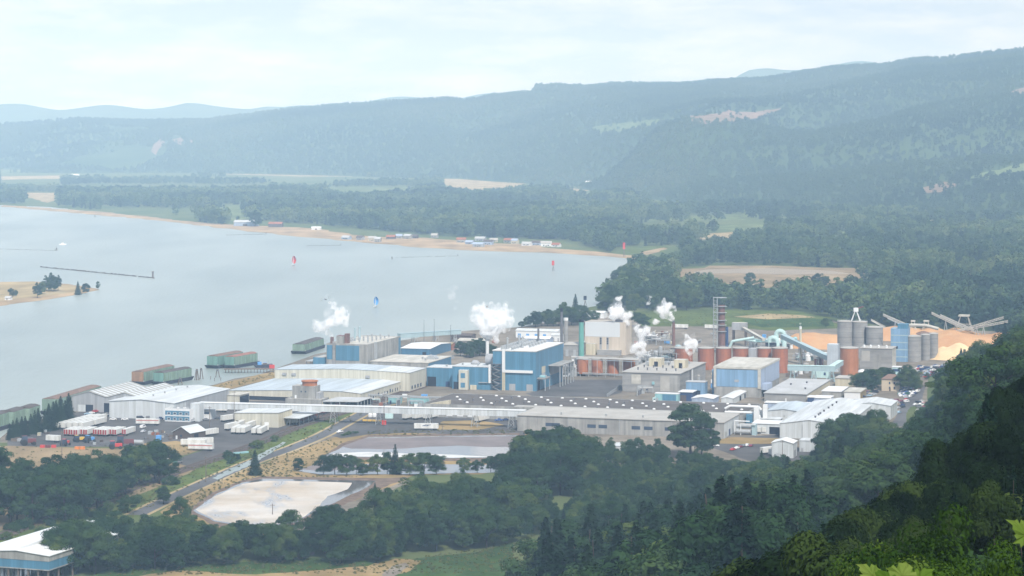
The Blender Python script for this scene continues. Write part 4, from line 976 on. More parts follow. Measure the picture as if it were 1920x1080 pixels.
# boxcars
def boxcar(f, label):
    i = int(f * (len(rail2) - 1)); A = Vector(rail2[i]); B = Vector(rail2[min(i + 1, len(rail2) - 1)]); d = (B - A).normalized()
    t = tag(empty('boxcar', (A.x, A.y, .46), math.atan2(d.y, d.x)), label, 'railway wagon', 'maroon boxcars on the siding')
    MB().box(-7, 7, -1.5, 1.5, 1.0, 4.1, m_boxcar, m_brown).build('body', t)
    MB().box(-1.4, 1.4, -1.6, -1.503, 1.1, 3.7, mat('faded_boxcar_door', (.22, .07, .07), .7, scale=.4)).build('door', t)
    for x in (-5, 5):
        b = MB().box(x - 1.2, x + 1.2, -1.1, 1.1, .5, .99, m_dksteel)
        for dx in (-.8, .8):
            for y in (-.8, .8): b.tube((x + dx, y - .08, .42), (x + dx, y + .08, .42), .42, m_dksteel, 12)
        b.build('bogie', t)
for i, f in enumerate((.04, .13, .22, .31)): boxcar(f, 'maroon boxcar standing in the short string beside the white canopy')
# brown barn
s = Site('brown_barn', 'dark brown plank barn with a white metal roof among the trailers', 'barn', 324, 823, 356, d=15, h=4.3, rot=R(-30))
s.gable(m_brown, [(0, 4.2, m_whiteroof), (.5, 7.4, m_whiteroof), (1, 4.2, m_whiteroof)], over=.5)
s.pan('door', 'f', 2.2, 3.4, .05, 2.2, m_white); s.pan('window', 'f', 5.5, 6.8, 1.6, 2.8, m_glass); s.pan('doorway', 'r', 4, 8, .05, 3.2, m_dark)
# white roofed blue building on piles by the lower edge
s = Site('pile_warehouse', 'white roofed warehouse with a blue wall band standing on dark piles', 'warehouse', -46, 1086, 92, d=62, h=12.3, rot=R(-20))
s.gable(m_conc, [(0, 11.4, m_white), (.55, 12.8, m_white), (1, 11.4, m_white)], over=.4)
for o in [c for c in s.root.children_recursive if c.name.startswith('wall')]:
    for v_ in o.data.vertices:
        if v_.co.z < 1: v_.co.z = 9.2
s.box('blue_wall', .15, s.w - .15, .15, s.d, 5.9, 9.197, m_blue); s.box('floor_slab', 0, s.w, 0, s.d, 5.5, 5.897, m_conc)
s.rep('pile', MB().tube((0, 0, -.5), (0, 0, 5.5), .4, m_wood, 8), [(x, y, 0) for x in np.linspace(1, s.w - 1, 8) for y in (1, 9, 20, 34)])
s.box('ridge_monitor', s.w * .5, s.w * .5 + 3, 2, s.d * .55, 12.9, 14.1, m_white); s.box('ridge_monitor', s.w * .5 - .5, s.w * .5 + 3.5, s.d * .55 + .1, s.d - 2, 12.9, 15.6, m_white)
# ================================================================ middle of the mill
# concrete and blue machine hall by the river
s = Site('concrete_machine_hall', 'long concrete machine hall with a blue upper band and steam at its river end', 'factory building', 612, 694, 689, pxd=751, pyt=645)
s.flat(m_conc, m_creamroof, .5); w, d, h = s.w, s.d, s.h
s.pan('blue_band', 'f', .4, w * .16, 8.2, h - .7, m_blue, .14); s.pan('blue_band', 'f', w * .23, w * .8, 7.6, h - .7, m_blue, .14)
s.box('stair_shaft', w * .165, w * .225, -1.4, -.003, 0, h + 2.2, m_concband); s.box('ledge', 3.5, w - 1, -2.2, -.003, 2.6, 3.4, m_conc)
s.pan('corner_panel', 'r', d - 4.5, d - .1, .5, h - .4, m_blue, .16); s.pan('pipe_duct', 'r', 14, 16.5, .5, h + 1, m_steel, 1.6); s.pan('lean_to', 'r', 26, d - 5, 0, 5, m_greymetal, 3.4)
s.box('duct', 2, 4, 3, 5, h + .16, h + 5, m_brick); s.box('filter_house', 6.5, 12, 4, 11, h + .16, h + 6, m_conc, m_boxcar); s.box('filter_house', 12.2, 15, 6, 10, h + .16, h + 7.5, m_brick)
s.rep('roof_vent', vent_mesh(.8, 2.2), rows(9, w - 3, 3, 14, d - 4, 6, h + .15)); s.rep('roof_fan', vent_mesh(1.3, 3.0), [(4, 16, h + .15), (5, 24, h + .15), (4.5, 32, h + .15), (12, 22, h + .15)])
for x, y in ((w * .35, 30), (w * .35, 40)): s.add('exhaust_stack', MB().lathe([(.9, h + .15), (.8, h + 10), (.5, h + 10.1)], x, y, m_tealgrey, 14))
s = Site('river_annex', 'low blue annex with an open steel platform at the river end of the concrete hall', 'building', 587, 692, 611, d=22, h=8.6)
s.flat(m_blue, m_concroof, .3); s.box('platform', -7, -.01, 2, 16, 5.4, 5.8, m_steel); s.rep('post', MB().box(-.2, .2, -.2, .2, 0, 5.4, m_dksteel), [(-6.5, 3, 0), (-6.5, 15, 0), (-3, 3, 0)])
# white roofed finishing building
s = Site('finishing_building', 'broad low building with a cream roof and a blue gable side, beside the concrete hall', 'factory building', 695, 697, 803, pxd=846, h=7.6)
s.flat(m_conc, m_creamroof, over=.35); s.pan('blue_siding', 'r', .3, s.d - .3, .2, 7.4, m_blue2, .15)
s.rep('roof_vent', vent_mesh(1.0, 2), [(s.w - 7, 14, 8.05), (s.w - 12, 22, 8.05)]); s.add('roof_hood', MB().prism([(-4, 8.06), (4, 8.06), (4, 9), (2, 10.8), (-2, 10.8), (-4, 9)][::-1], 24, 30, m_steel)).location = (s.w - 6, 0, 0)
s = Site('blue_low_shed', 'low blue shed with a bright white roof beyond the cream roofed building', 'shed', 752, 667, 806, pxd=846, h=6)
s.gable(m_blue2, [(0, 6, m_white), (.5, 7.6, m_white), (1, 6, m_white)], axis='x'); s.pan('doorway', 'f', 18, 21, .05, 3.5, m_dark)
A, B = G(748, 652), G(862, 643); A.z = 8; B.z = 7.5
gallery('pier_gallery', 'grey blue covered gallery running out toward the river behind the concrete hall', A, B, 4, 3.4, m_tealgrey, (.25, .6, .9), m_steel)
for px, yt, yb in ((795, 600, 650), (814, 598, 648), (845, 610, 646)):
    A = G(px, yb); h = CAMZ - (yt - HY) / F * A.y
    t = tag(empty('light_mast', A), 'tall thin light mast standing at the river edge by the grey blue gallery', 'mast', 'river edge masts'); MB().tube((0, 0, 0), (0, 0, h), .28, m_dksteel, 6, .12).build('pole', t); MB().box(-.9, .9, -.2, .2, h - .4, h, m_steel).build('lamp', t)
for nm, lb, pl, yb, pr, h, d, mw, mr in (
    ('river_shed', 'low brown pier shed at the river edge beyond the blue shed', 846, 640, 884, 5, 12, m_brown, m_brown),
    ('cream_store', 'cream roofed store beyond the clump of trees', 858, 650, 908, 5, 14, m_conc, m_creamroof),
    ('long_white_shed', 'long white shed with pale blue doors in front of the river trees', 967, 633, 1046, 6, 12, m_white, m_whiteroof),
    ('white_roof_store', 'white roofed store behind the roof vents of the tall blue hall', 984, 648, 1030, 6, 12, m_lav, m_white),
    ('small_white_store', 'small white store just in front of the long white shed', 1034, 640, 1052, 5, 9, m_white, m_whiteroof),
    ('low_grey_store', 'low grey store behind the green stack', 1057, 668, 1086, 9, 20, m_concband, m_concroof),
    ('tan_river_store', 'flat tan store behind the bright white roof near the river', 800, 656, 846, 4.5, 12, m_rust2, m_drypale),
    ('far_flat_store', 'flat white roofed store beyond the beige boiler house', 1080, 596, 1132, 5, 14, m_white, m_white)):
    s = Site(nm, lb, 'shed', pl, yb, pr, d=d, h=h); s.gable(mw, [(0, h, mr), (.5, h + 1.4, mr), (1, h, mr)], axis='x', over=.4)
    n = max(2, int(s.w / 7))
    for i in range(n): s.pan('door', 'f', s.w * (i + .25) / n, s.w * (i + .6) / n, .05, h * .6, m_bluep if nm == 'long_white_shed' else m_steel)
# tall blue hall with its lower blue wings
s = Site('blue_hall', 'tall bright blue hall with a white roof edge and an L-shaped white duct', 'factory building', 924, 731, 1005, pxd=1056, pyt=658)
w, d, h = s.w, s.d, s.h
s.flat(m_blue, m_creamroof, over=.25); s.box('roof_edge', -.3, w + .3, -.3, d + .3, h + .46, h + .7, m_white)
s.box('duct', w * .225, w * .29, -1.2, -.003, h * .46, h + 1.5, m_white); s.box('duct', w * .292, w * .93, -1.2, -.003, h * .46, h * .525, m_white); s.box('duct', w * .225, w * .29, -1.0, -.003, 0, h * .458, m_creamy)
for x in (w * .38, w * .78): s.pan('door', 'f', x, x + 4.5, .05, 4.6, m_greymetal)
b = MB()
for i in range(8):
    z = 2.2 + i * 2.25; b.box(-.3, 6.4, -3.6, -.2, z, z + .18, m_dksteel)
    b.hexa([(.2 if i % 2 else 5.6, -3.4, z - 2.2), (.9 if i % 2 else 6.3, -3.4, z - 2.2), (.9 if i % 2 else 6.3, -2.2, z - 2.2), (.2 if i % 2 else 5.6, -2.2, z - 2.2), (5.2 if i % 2 else .6, -3.4, z), (5.9 if i % 2 else 1.3, -3.4, z), (5.9 if i % 2 else 1.3, -2.2, z), (5.2 if i % 2 else .6, -2.2, z)], m_steel)
    for x in (-.2, 6.3): b.tube((x, -3.5, z - 2.2), (x, -3.5, z + 1.1), .1, m_dksteel, 4)
    b.tube((-.2, -3.5, z + 1.1), (6.3, -3.5, z + 1.1), .06, m_steel, 4)
s.add('stair_tower', b)
s.rep('roof_vent', MB().lathe([(.9, 0), (.9, 1.2), (1.3, 1.25), (1.2, 2.2), (.5, 2.7)], 0, 0, m_steel, 10), [(w * .42, y, h + .7) for y in np.linspace(4, d - 6, 11)] + [(w * .62, y, h + .7) for y in np.linspace(26, d - 6, 6)])
s.rep('roof_unit', MB().box(-1.5, 1.5, -2, 2, 0, 2.6, m_steel), [(w * .2, y, h + .7) for y in np.linspace(5, d - 10, 8)])
s.rep('roof_stack', MB().lathe([(.7, 0), (.65, 8), (.3, 8.1)], 0, 0, m_steel, 12), [(w * .25, 9, h + .7), (w * .5, 20, h + .7), (w * .3, 32, h + .7)])
s.add('dark_exhaust', MB().lathe([(.8, h + .7), (.75, h + 11), (.4, h + 11.1)], w * .5, d - 10, m_dksteel, 12))
s.pan('platform', 'r', 3, 15, 8, 9, m_concband, 6); s.add('pump_group', MB().tube((w + 1, 6, 9.6), (w + 5, 6, 9.6), .9, m_teal, 10).tube((w + 1, 9, 9.6), (w + 5, 9, 9.6), .9, m_steel, 10).box(w + 1, w + 3, 11, 13, 9.003, 11.4, m_steel))
s.rep('platform_leg', MB().box(-.25, .25, -.25, .25, 0, 8, m_steel), [(w + 5.6, 3.5, 0), (w + 5.6, 14.5, 0)])
s.pan('doorway', 'r', 3.4, 9, .05, 6.5, m_dark, .15); s.box('lean_to_roof', w + .2, w + 9, 30, d - 2, 14.5, 15.2, m_conc); s.pan('wall_panel', 'r', 34, d - 8, 7.6, 14.2, m_greymetal, .4); s.pan('window_strip', 'r', 14, 22, 11, 15.5, m_creamy, .4)
s.rep('lean_to_post', MB().box(-.3, .3, -.3, .3, 0, 14.5, m_steel), [(w + 8.4, y, 0) for y in np.linspace(31, d - 3, 6)])
# cone topped blow tank west of the tall hall
A = G(921, 716); t = tag(empty('white_cyclone', (A.x - 3, A.y + 26, 0)), 'white funnel shaped cyclone rising at the corner of the tall blue hall', 'cyclone')
MB().lathe([(1.2, 0), (1.2, 27), (5.2, 31.5), (5.2, 33), (.6, 33.4)], 0, 0, m_white, 20).build('funnel', t); MB().path([(3, 0, 32), (7, 0, 36), (7.6, 0, 37)], 1.2, m_white, 10).build('outlet', t)
s = Site('blue_wing', 'lower blue wing with a cream lift shaft at its front', 'factory building', 848, 729, 922, d=24, pyt=687)
s.flat(m_blue, m_whiteroof, over=.2); w, h = s.w, s.h
s.box('lift_shaft', w * .2, w * .43, -3.2, -.003, 0, h - 2, m_cream, m_white)
for z in (1.5, h * .52): s.box('shaft_panel', w * .25, w * .36, -3.35, -3.203, z, z + 3.4, m_blue)
s.pan('doorway', 'f', 1, w * .17, .05, 5, m_dark); s.pan('door', 'f', w * .47, w * .62, .05, 3.2, m_creamy, 1.5); s.box('pipe', w * .93, w, -1.2, -.003, 5, h + 2.2, m_white); s.pan('stair', 'f', w * .68, w * .9, 5, 5.4, m_steel, 1.2)
s.add('storage_vessel', MB().tube((w - 8, 14, h + 4.2), (w - .5, 14, h + 4.2), 4.0, m_greymetal, 20)); s.add('roof_dome', MB().lathe([(3.2, h + .46), (3.2, h + 1.6), (1.8, h + 3), (.3, h + 3.4)], w * .42, 15, m_greymetal, 18)); s.rep('roof_vent', vent_mesh(.8, 1.8), [(w * .2, 6, h + .45), (w * .6, 5, h + .45)])
s = Site('blue_link', 'blue link building with a dark rail entrance between the cream warehouse and the blue wing', 'factory building', 800, 724, 848, d=18, pyt=689)
s.flat(m_blue, m_whiteroof, over=.2); s.pan('doorway', 'f', .6, 7, .05, 6.8, m_dark); s.pan('doorway', 'f', 14, 17, .05, 3.8, m_navy); s.rep('roof_vent', vent_mesh(.9, 1.6), [(s.w * .7, 5, s.h + .45)])
S_('hall_forecourt', [(985, 738), (1008, 733), (1058, 712), (1168, 712), (1166, 736), (1140, 744), (1000, 744)], .1, m_asphalt, 6, .5, 41)
t = tag(empty('yard_fence', (0, 0, 0)), 'chain link fence along the end of the dark forecourt beside the grey concrete building', 'fence')
A, B = G(1138, 745), G(1166, 726); b = MB()
for i in range(13):
    p = A.lerp(B, i / 12); MB().tube(p, p + Vector((0, 0, 2.6)), .07, m_steel, 4).build('post', t)
for z in (1.2, 2.5): b.tube(A + Vector((0, 0, z)), B + Vector((0, 0, z)), .05, m_steel, 4)
b.build('rail', t); MB().hexa([A + Vector((0, 0, .1)), B + Vector((0, 0, .1)), B + Vector((.05, .05, .1)), A + Vector((.05, .05, .1)), A + Vector((0, 0, 2.4)), B + Vector((0, 0, 2.4)), B + Vector((.05, .05, 2.4)), A + Vector((.05, .05, 2.4))], m_greymetal).build('mesh_panel', t)
# long dark roofed building with skylights
s = Site('long_dark_roof_building', 'very long low building with a dark gravel roof dotted with white skylights', 'warehouse', 792, 781, 1392, d=60, h=7.9)
s.flat(m_conc, m_tar, .35); w, d, h = s.w, s.d, s.h
s.rep('skylight', MB().lathe([(1.0, 0), (.95, .4), (.55, .65), (.1, .75)], 0, 0, m_white, 12), [(10 + i * 15.2 + (6 if j % 2 else 0) + rnd.uniform(-1, 1), 14 + j * 13.5, h + .15) for i in range(13) for j in range(4) if 10 + i * 15.2 < w - 8 and not (i < 1 and j > 2)])
s.rep('roof_vent', vent_mesh(.6, 1.3, m_dksteel), [(rnd.uniform(6, w - 6), rnd.uniform(6, d - 6), h + .15) for _ in range(16)])
s.box('roof_band', 60, w - 3, .5, 9, h + .153, h + .5, m_tarlt); s.add('roof_monitor', MB().prism([(4, h + .16), (17, h + .16), (17, h + 2.6)][::-1], 2, 6, m_creamy))
s.pan('door', 'f', 6, 10, .05, 4, m_dark); s.pan('blue_door', 'f', 1, 4, .05, 4.4, m_blue2)
for i in range(4): s.pan('door', 'f', 16 + i * 7, 20 + i * 7, .9, 4, m_white, .2)
s = Site('grey_front_building', 'long grey concrete building with dark window slots at the end of the gallery', 'warehouse', 970, 808, 1357, pxd=1385, pyt=779)
s.flat(m_conc, m_concroof, over=.5); w, d, h = s.w, s.d, s.h
for f in (.14, .17, .345, .40, .56, .62, .72, .78, .9): s.pan('window', 'f', w * f, w * f + 5.2, 3.6, 5.6, m_glass, .1)
for f in (.25, .5, .75): s.pan('downpipe', 'f', w * f, w * f + .35, .1, h - .2, m_greymetal, .25)
s.rep('roof_vent', vent_mesh(.7, 1.5), [(w * f, 8, h + .45) for f in (.2, .42, .6, .78)]); s.pan('siding', 'r', .3, d - .3, .2, h - .3, m_whitewall, .1); s.pan('door', 'r', 4, 7.5, .05, 3.6, m_steel, .2); s.pan('door', 'r', 14, 18, .05, 4, m_navy, .2)
# small things between the tracks and the dark roof
for nm, lb, pl, yb, pr, h, mw, mr, d in (('teal_box', 'teal box shed with a white top between the tracks and the dark roof', 728, 757, 748, 4.2, m_teal, m_white, 6), ('teal_box', 'longer teal shed with a white top against the dark roofed building', 764, 757, 800, 4, m_teal, m_white, 8)):
    s = Site(nm, lb, 'shed', pl, yb, pr, d=d, h=h); s.flat(mw, mr, over=.2); s.pan('door', 'f', 1, 2.2, .05, 2.2, m_navy)
t = tag(empty('pipe_bridge', (0, 0, 0)), 'grey pipe bridge on posts crossing the tracks behind the gallery', 'pipe bridge'); A = G(690, 757); B = G(845, 763); A.z = B.z = 5.4
for dz in (0, .7): MB().tube(A + Vector((0, 0, dz)), B + Vector((0, 0, dz)), .32, m_steel, 8).build('pipe', t)
for f in (.03, .22, .5, .75, .97):
    p = A.lerp(B, f); MB().box(p.x - .35, p.x + .35, p.y - .35, p.y + .35, 0, 6.3, m_conc).build('post', t)
# beige boiler house with stacks
s = Site('boiler_house', 'tall beige boiler house with a paler upper half and two strips of windows', 'factory building', 1097, 664, 1173, pxd=1184, pyt=604)
s.flat(mat('beige_siding', (.55, .48, .40), .6, scale=.06, var=.05, streak=(.14, (.5, .5, .02)), corr=(2, .1, 'X')), m_concroof, .5); w, d, h = s.w, s.d, s.h
s.pan('upper_siding', 'f', .05, w * .86, h * .56, h + .4, mat('pale_grey_siding', (.55, .58, .6), .55, scale=.06, var=.03, corr=(2, .08, 'X')), .12)
for x in (w * .36, w * .53):
    s.pan('louvre_strip', 'f', x, x + 1.9, .5, h * .56, m_greymetal, .2)
    for z in (.33, .4, .47): s.pan('window', 'f', x + .35, x + 1.6, h * z, h * z + 1.3, m_dark, .26)
s.box('plinth_building', 2, w * .3, -6, -.01, 0, 9, m_creamy, m_concroof); s.box('plinth_building', w * .34, w * .9, -5, -.01, 0, 4.2, m_concband, m_concroof); s.box('roof_house', w * .72, w * .9, 3, 9, h + .16, h + 2.2, m_dksteel)
stack('green_stack', 'slim green stack with a black top in front of the boiler house', 1090, 669, 10, 599, m_greenst, m_dark, .9)
stack('black_stack', 'thin black stack, tallest beside the tall blue hall', 1053, 668, 6, 578, m_dksteel, m_dark, .8)
stack('grey_stack', 'thicker grey stack with a pale rim right behind the black stack', 1061, 666, 9, 596, m_concband, m_white, .9)
stack('brown_stack', 'short red brown stack under a steam plume', 1263, 648, 6, 601, m_brick, m_dksteel, .9)
stack('pale_stack', 'pale thin flare stack beyond the rust red tanks', 1501, 682, 5, 612, m_creamy, m_white, .8)
# near row of orange tanks on a rack
OT = 'orange tanks standing in a short row by the forecourt'
for i, (px, w_) in enumerate(((1093, 21), (1120, 21), (1150, 22), (1180, 23))):
    tank('orange_tank', ('orange tank nearest the tall blue hall in the short row', 'second orange tank from the tall blue hall', 'third orange tank from the tall blue hall', 'orange tank beside the grey concrete building')[i], px, 706, w_, 674, m_rust, OT, legs=1.8)
t = tag(empty('pipe_rack', (0, 0, 0)), 'grey pipe rack and walkway over the short row of orange tanks', 'pipe rack'); A, B = G(1072, 705), G(1200, 711)
for z in (2, 2.8, 12.5): MB().tube(A + Vector((0, 0, z)), B + Vector((0, 0, z)), .3, m_steel, 6).build('pipe', t)
MB().hexa([A + Vector((0, 6, 12.8)), B + Vector((0, 6, 12.8)), B + Vector((0, 16, 12.8)), A + Vector((0, 16, 12.8)), A + Vector((0, 6, 13.2)), B + Vector((0, 6, 13.2)), B + Vector((0, 16, 13.2)), A + Vector((0, 16, 13.2))], m_concroof).build('walkway', t)
for f in np.linspace(0, 1, 9):
    p = A.lerp(B, f); MB().tube(p, p + Vector((0, 0, 13)), .22, m_steel, 6).build('post', t)
def gear(name, label, px, pyb, w, d, h, seed, mats_, dens=1.0):
    """open process plant: steel frame, vessels, pipes"""
    r = random.Random(seed); P = G(px, pyb); t = tag(empty(name, P, ROT), label, 'process plant')
    b = MB()
    for x in np.arange(0, w + .1, 6):
        for y in np.arange(0, d + .1, 6): b.tube((x, y, 0), (x, y, h * r.uniform(.6, 1)), .22, m_steel, 5)
    for z in np.arange(4, h, 4): 
        for y in (0, d): b.tube((0, y, z), (w, y, z), .18, m_steel, 4)
        for x in np.arange(0, w + .1, 6): b.tube((x, 0, z), (x, d, z), .18, m_steel, 4)
    b.build('steel_frame', t)
    for z in np.arange(4, h, 4): MB().box(r.uniform(0, w * .3), r.uniform(w * .6, w), r.uniform(0, d * .3), d, z + .2, z + .35, m_concband).build('deck', t)
    for i in range(int(9 * dens)):
        x, y, q_ = r.uniform(1.5, w - 1.5), r.uniform(0, d), r.uniform(1.0, 2.4); z0 = r.choice([0, 0, 4.4, 8.4]); hh = min(h * 1.1, z0 + r.uniform(4, h * .8))
        MB().lathe([(q_, z0), (q_, hh), (q_ * .6, hh + q_ * .4), (.2, hh + q_ * .5)], x, y, r.choice(mats_), 16).build('vessel', t)
    for i in range(int(14 * dens)):
        z = r.uniform(1, h); y = r.uniform(-.5, d); x0 = r.uniform(0, w * .6); x1 = x0 + r.uniform(4, w * .6); z1 = z + r.uniform(-3, 4)
        MB().path([(x0, y, z), (x1, y, z), (x1, y, max(.3, z1)), (x1, y + 3, max(.3, z1))], r.uniform(.15, .5), r.choice(mats_), 6).build('pipe', t)
    return t
gear('bleach_plant', 'grey jumble of vessels, pipes and steel decks behind the grey concrete building', 1210, 692, 26, 22, 15, 3, [m_steel, m_dksteel, m_concband, m_white, m_tealgrey], 1.6)
gear('pump_plant', 'low grey pump and pipe plant beside the steam at the foot of the boiler house', 1185, 684, 14, 12, 8, 5, [m_steel, m_white, m_dksteel])
gear('tank_farm_pipes', 'pale pipework plant beyond the boiler house', 1196, 640, 26, 14, 7, 8, [m_steel, m_white, m_creamroof, m_brick], 1.2)
gear('hall_side_pipes', 'grey steelwork and pipes beside the tall blue hall', 1050, 708, 10, 30, 11, 9, [m_steel, m_dksteel, m_white, m_concband], 1.2)
gear('recovery_pipes', 'aqua and white pipework around the two big bent pipes', 1400, 652, 40, 16, 7, 12, [m_paleteal, m_white, m_steel, m_teal], 1.1)
gear('transfer_pipes', 'small white and grey pipe plant beside the orange tall tank', 1486, 676, 24, 12, 6, 14, [m_white, m_steel, m_boxcar, m_paleteal])
# grey concrete building with two cream penthouses
s = Site('grey_concrete_building', 'grey concrete building with two cream penthouses on its roof', 'factory building', 1167, 734, 1275, pxd=1323, pyt=698)
s.flat(m_concband, m_concroof, over=.5); w, d, h = s.w, s.d, s.h
for x0, y0, sz in ((9, 40, 9), (w - 12, 34, 8)):
    f = s.box('penthouse', x0, x0 + sz, y0, y0 + 9, h + .46, h + 6.2, m_creamy, m_creamroof); MB().box(x0 + sz * .42, x0 + sz * .72, y0 - .12, y0 - .003, h + .46, h + 4, m_dark).build('door', f)
s.pan('panel', 'f', w * .16, w * .32, h * .42, h * .9, m_creamroof); s.pan('panel', 'f', w * .66, w * .82, h * .08, h * .86, m_concroof); s.pan('panel', 'f', w * .83, w * .98, h * .05, h * .9, m_conc)
for i in range(3): s.pan('window', 'f', w * (.25 + .08 * i), w * (.285 + .08 * i), 1.4, 2.2, m_glass)
s.pan('wall_unit', 'f', w * .52, w * .56, h * .42, h * .56, m_teal, .8)
s.rep('roof_vent', vent_mesh(.6, 1.8, m_dksteel), rows(4, w - 3, 5, 6, 60, 3, h + .45)); s.pan('drainpipe', 'r', 30, 31.2, 0, h, m_dksteel, .6); s.pan('pale_strip', 'r', 36, 40, 1, h - .5, m_white, .2); s.rep('roof_unit', MB().box(-2, 2, -2.5, 2.5, 0, 2.2, m_steel), [(6, 52, h + .45), (30, 64, h + .45), (18, 58, h + .45)])
# pale blue framed building
s = Site('pale_blue_building', 'pale blue building with a broad cream roof and cream frame on a concrete base', 'factory building', 1339, 743, 1426, pxd=1461, pyt=687)
s.walls(m_conc, s.h - 1.2); w, d, h = s.w, s.d, s.h
s.box('roof', -.5, w + .5, -.5, d + .5, h - 1.197, h + .2, m_creamroof)
s.pan('blue_panel', 'f', 1.6, w - 2, h * .34, h - 1.8, m_paleblue, .18); s.pan('frame', 'f', -.2, 1.4, h * .3, h - 1.2, m_creamroof, .5); s.pan('frame', 'f', w - 1.8, w + .2, h * .3, h - 1.2, m_creamroof, .5)
s.pan('blue_panel', 'r', .4, d - .4, h * .34, h - 1.3, m_lav, .18); s.pan('vent_grille', 'f', w * .44, w * .54, h * .5, h * .58, m_greymetal, .3); s.pan('wall_hood', 'r', 3, 16, 5, 9, m_lav, 5)
s.box('blue_shaft', -3.2, -.55, 8, 14, 0, h * .86, m_paleblue)
# rust red tank row
RT = 'rust red tanks in the long row behind the pale blue building'
RN = ('rust red tank at the steam plume end of the long row', 'second rust red tank of the long row, counted from the steam', 'third rust red tank of the long row, counted from the steam', 'fourth rust red tank of the long row, counted from the steam', 'rust red tank next to last, beside the white pipe gap', 'last rust red tank of the long row, darkest and lowest')
for i, (px, w_, yb) in enumerate(((1283, 34, 694), (1325, 31, 694), (1358, 29, 694), (1390, 29, 695), (1434, 29, 697), (1464, 30, 700))): tank('rust_tank', RN[i], px, yb, w_, 654, m_rust2, RT)
s = Site('tank_walkway', 'grey pump house between two rust red tanks', 'building', 1404, 697, 1418, d=8, h=17); s.flat(m_greymetal, m_greyroof, .3); s.pan('door', 'f', 1.5, 3, .05, 2.4, m_steel)
# scaffolded column
A = G(1353, 662); h = CAMZ - (572 - HY) / F * A.y; H2 = CAMZ - (557 - HY) / F * A.y
t = tag(empty('scaffolded_column', A), 'tall dark brick column inside grey scaffolding, highest thing in the mill', 'tower'); MB().lathe([(2.9, 0), (2.7, h)], 0, 0, m_brick, 18).build('column', t); MB().lathe([(1.3, 0), (1.2, h * .55)], 4.2, 0, m_navy, 12).build('dark_pipe', t)
b = MB()
for x, y in ((-6.5, -3), (-3.6, -3), (-6.5, 1), (-3.6, 1)): b.tube((x, y, 0), (x, y, H2), .25, m_steel, 5)
for z in np.arange(3, H2, 3.0):
    for (a, c) in (((-6.5, -3), (-3.6, -3)), ((-3.6, -3), (-3.6, 1)), ((-6.5, 1), (-3.6, 1)), ((-6.5, -3), (-6.5, 1))): b.tube((*a, z), (*c, z), .14, m_steel, 4)
    b.tube((-6.5, -3, z - 3), (-3.6, -3, z), .12, m_steel, 4)
b.build('scaffold_tower', t)
for z in (h * .45, h * .58, h * .68, h * .84, h * .97, H2 - .6): MB().lathe([(3.2, z), (4.3, z + .01), (4.3, z + .25), (3.2, z + .26)], 0, 0, m_steel, 16).build('platform', t); MB().box(-6.8, 3.4, -3.4, 1.2, z + .3, z + .5, m_steel).build('catwalk', t)
# head house and inclined conveyors
A = G(1372, 648); t = tag(empty('conveyor_head_house', A, ROT), 'grey conveyor head house on dark legs behind the rust red tanks', 'conveyor')
MB().box(0, 12, 0, 7, 13, 19, m_greymetal, m_creamroof).build('house', t); lg = MB().box(-.5, .5, -.5, .5, 0, 12.99, m_brown).mesh('leg')
for x in (.8, 11.2):
    for y in (.8, 6.2): linko('leg', lg, t, (x, y, 0))
A = G(1392, 648); B = G(1432, 660); A = Vector((A.x, A.y, 14)); B.z = 9; gallery('inclined_conveyor', 'pale narrow conveyor sloping down from the grey head house', A, B, 2.4, 1.6, m_creamroof, (.5,), m_steel)
# big bent aqua pipes
for i, (px, lb) in enumerate(((1450, 'nearer of the two huge bent aqua pipes'), (1463, 'taller of the two huge bent aqua pipes, set behind the other'))):
    A = G(px, 668 - 6 * i); h = (11.5, 14.5)[i]; r = 1.9; R_ = 3.2
    t = tag(empty('bent_pipe', A, ROT), lb, 'pipe'); b = MB(); pts = [(-R_, 0, 3)]
    pts += [(-R_ * math.cos(a), 0, h + R_ * math.sin(a)) for a in np.linspace(0, math.pi, 13)] + [(R_, 0, 1)]
    b.path(pts, r, m_paleteal, 18); b.build('bend', t); MB().lathe([(r + .5, 0), (r + .5, 1.2)], R_, 0, m_teal, 18).build('flange', t)
s = Site('black_inlet_box', 'black box housing in front of the bent aqua pipes', 'building', 1435, 668, 1456, d=7, h=11); s.box('legs_base', 0, s.w, 0, s.d, -.2, 6.2, m_teal); s.box('box', 0, s.w, 0, s.d, 6.203, 11, m_dark, m_steel)
A = G(1400, 662); t = tag(empty('aqua_duct', A, ROT), 'pale aqua forked duct above the rust red tanks', 'duct'); MB().path([(-14, 0, 4), (-12, 0, 9), (-2, 0, 11), (6, 0, 12.5)], 1.1, m_paleteal, 12).build('duct', t); MB().path([(-2, 0, 11), (7, 1, 9.5)], .9, m_paleteal, 12).build('branch', t)
A = G(1468, 676); B = G(1556, 694); A.z = 17; B.z = 7; gallery('inclined_conveyor', 'long grey teal conveyor sloping down to the square transfer tower', A, B, 4, 3.2, m_tealgrey, (.4, .8), m_steel)
s = Site('transfer_tower', 'square pale grey transfer tower at the foot of the sloping teal conveyor', 'tower', 1551, 697, 1571, d=8, pyt=646); s.flat(mat('pale_steel_siding', (.45, .5, .54), .5, scale=.1, corr=(2, .1, 'X')), m_white, .3); s.pan('doorway', 'f', 1, 3, .05, 3, m_dark)
A, B = G(1477, 714), G(1566, 716); A.z = B.z = 7.5; gallery('teal_bridge', 'pale teal bridge gallery joining the rust red tanks to the orange tall tank', A, B, 4, 3.6, m_tealgrey, (.1, .55, .93), m_tealgrey, m_paleteal)
A, B = G(1557, 716), G(1577, 710); A.z = 7.6; B.z = 10; gallery('teal_bridge', 'short rising end of the teal bridge at the orange tall tank', A, B, 3.6, 3.2, m_tealgrey, (), m_tealgrey, m_paleteal)
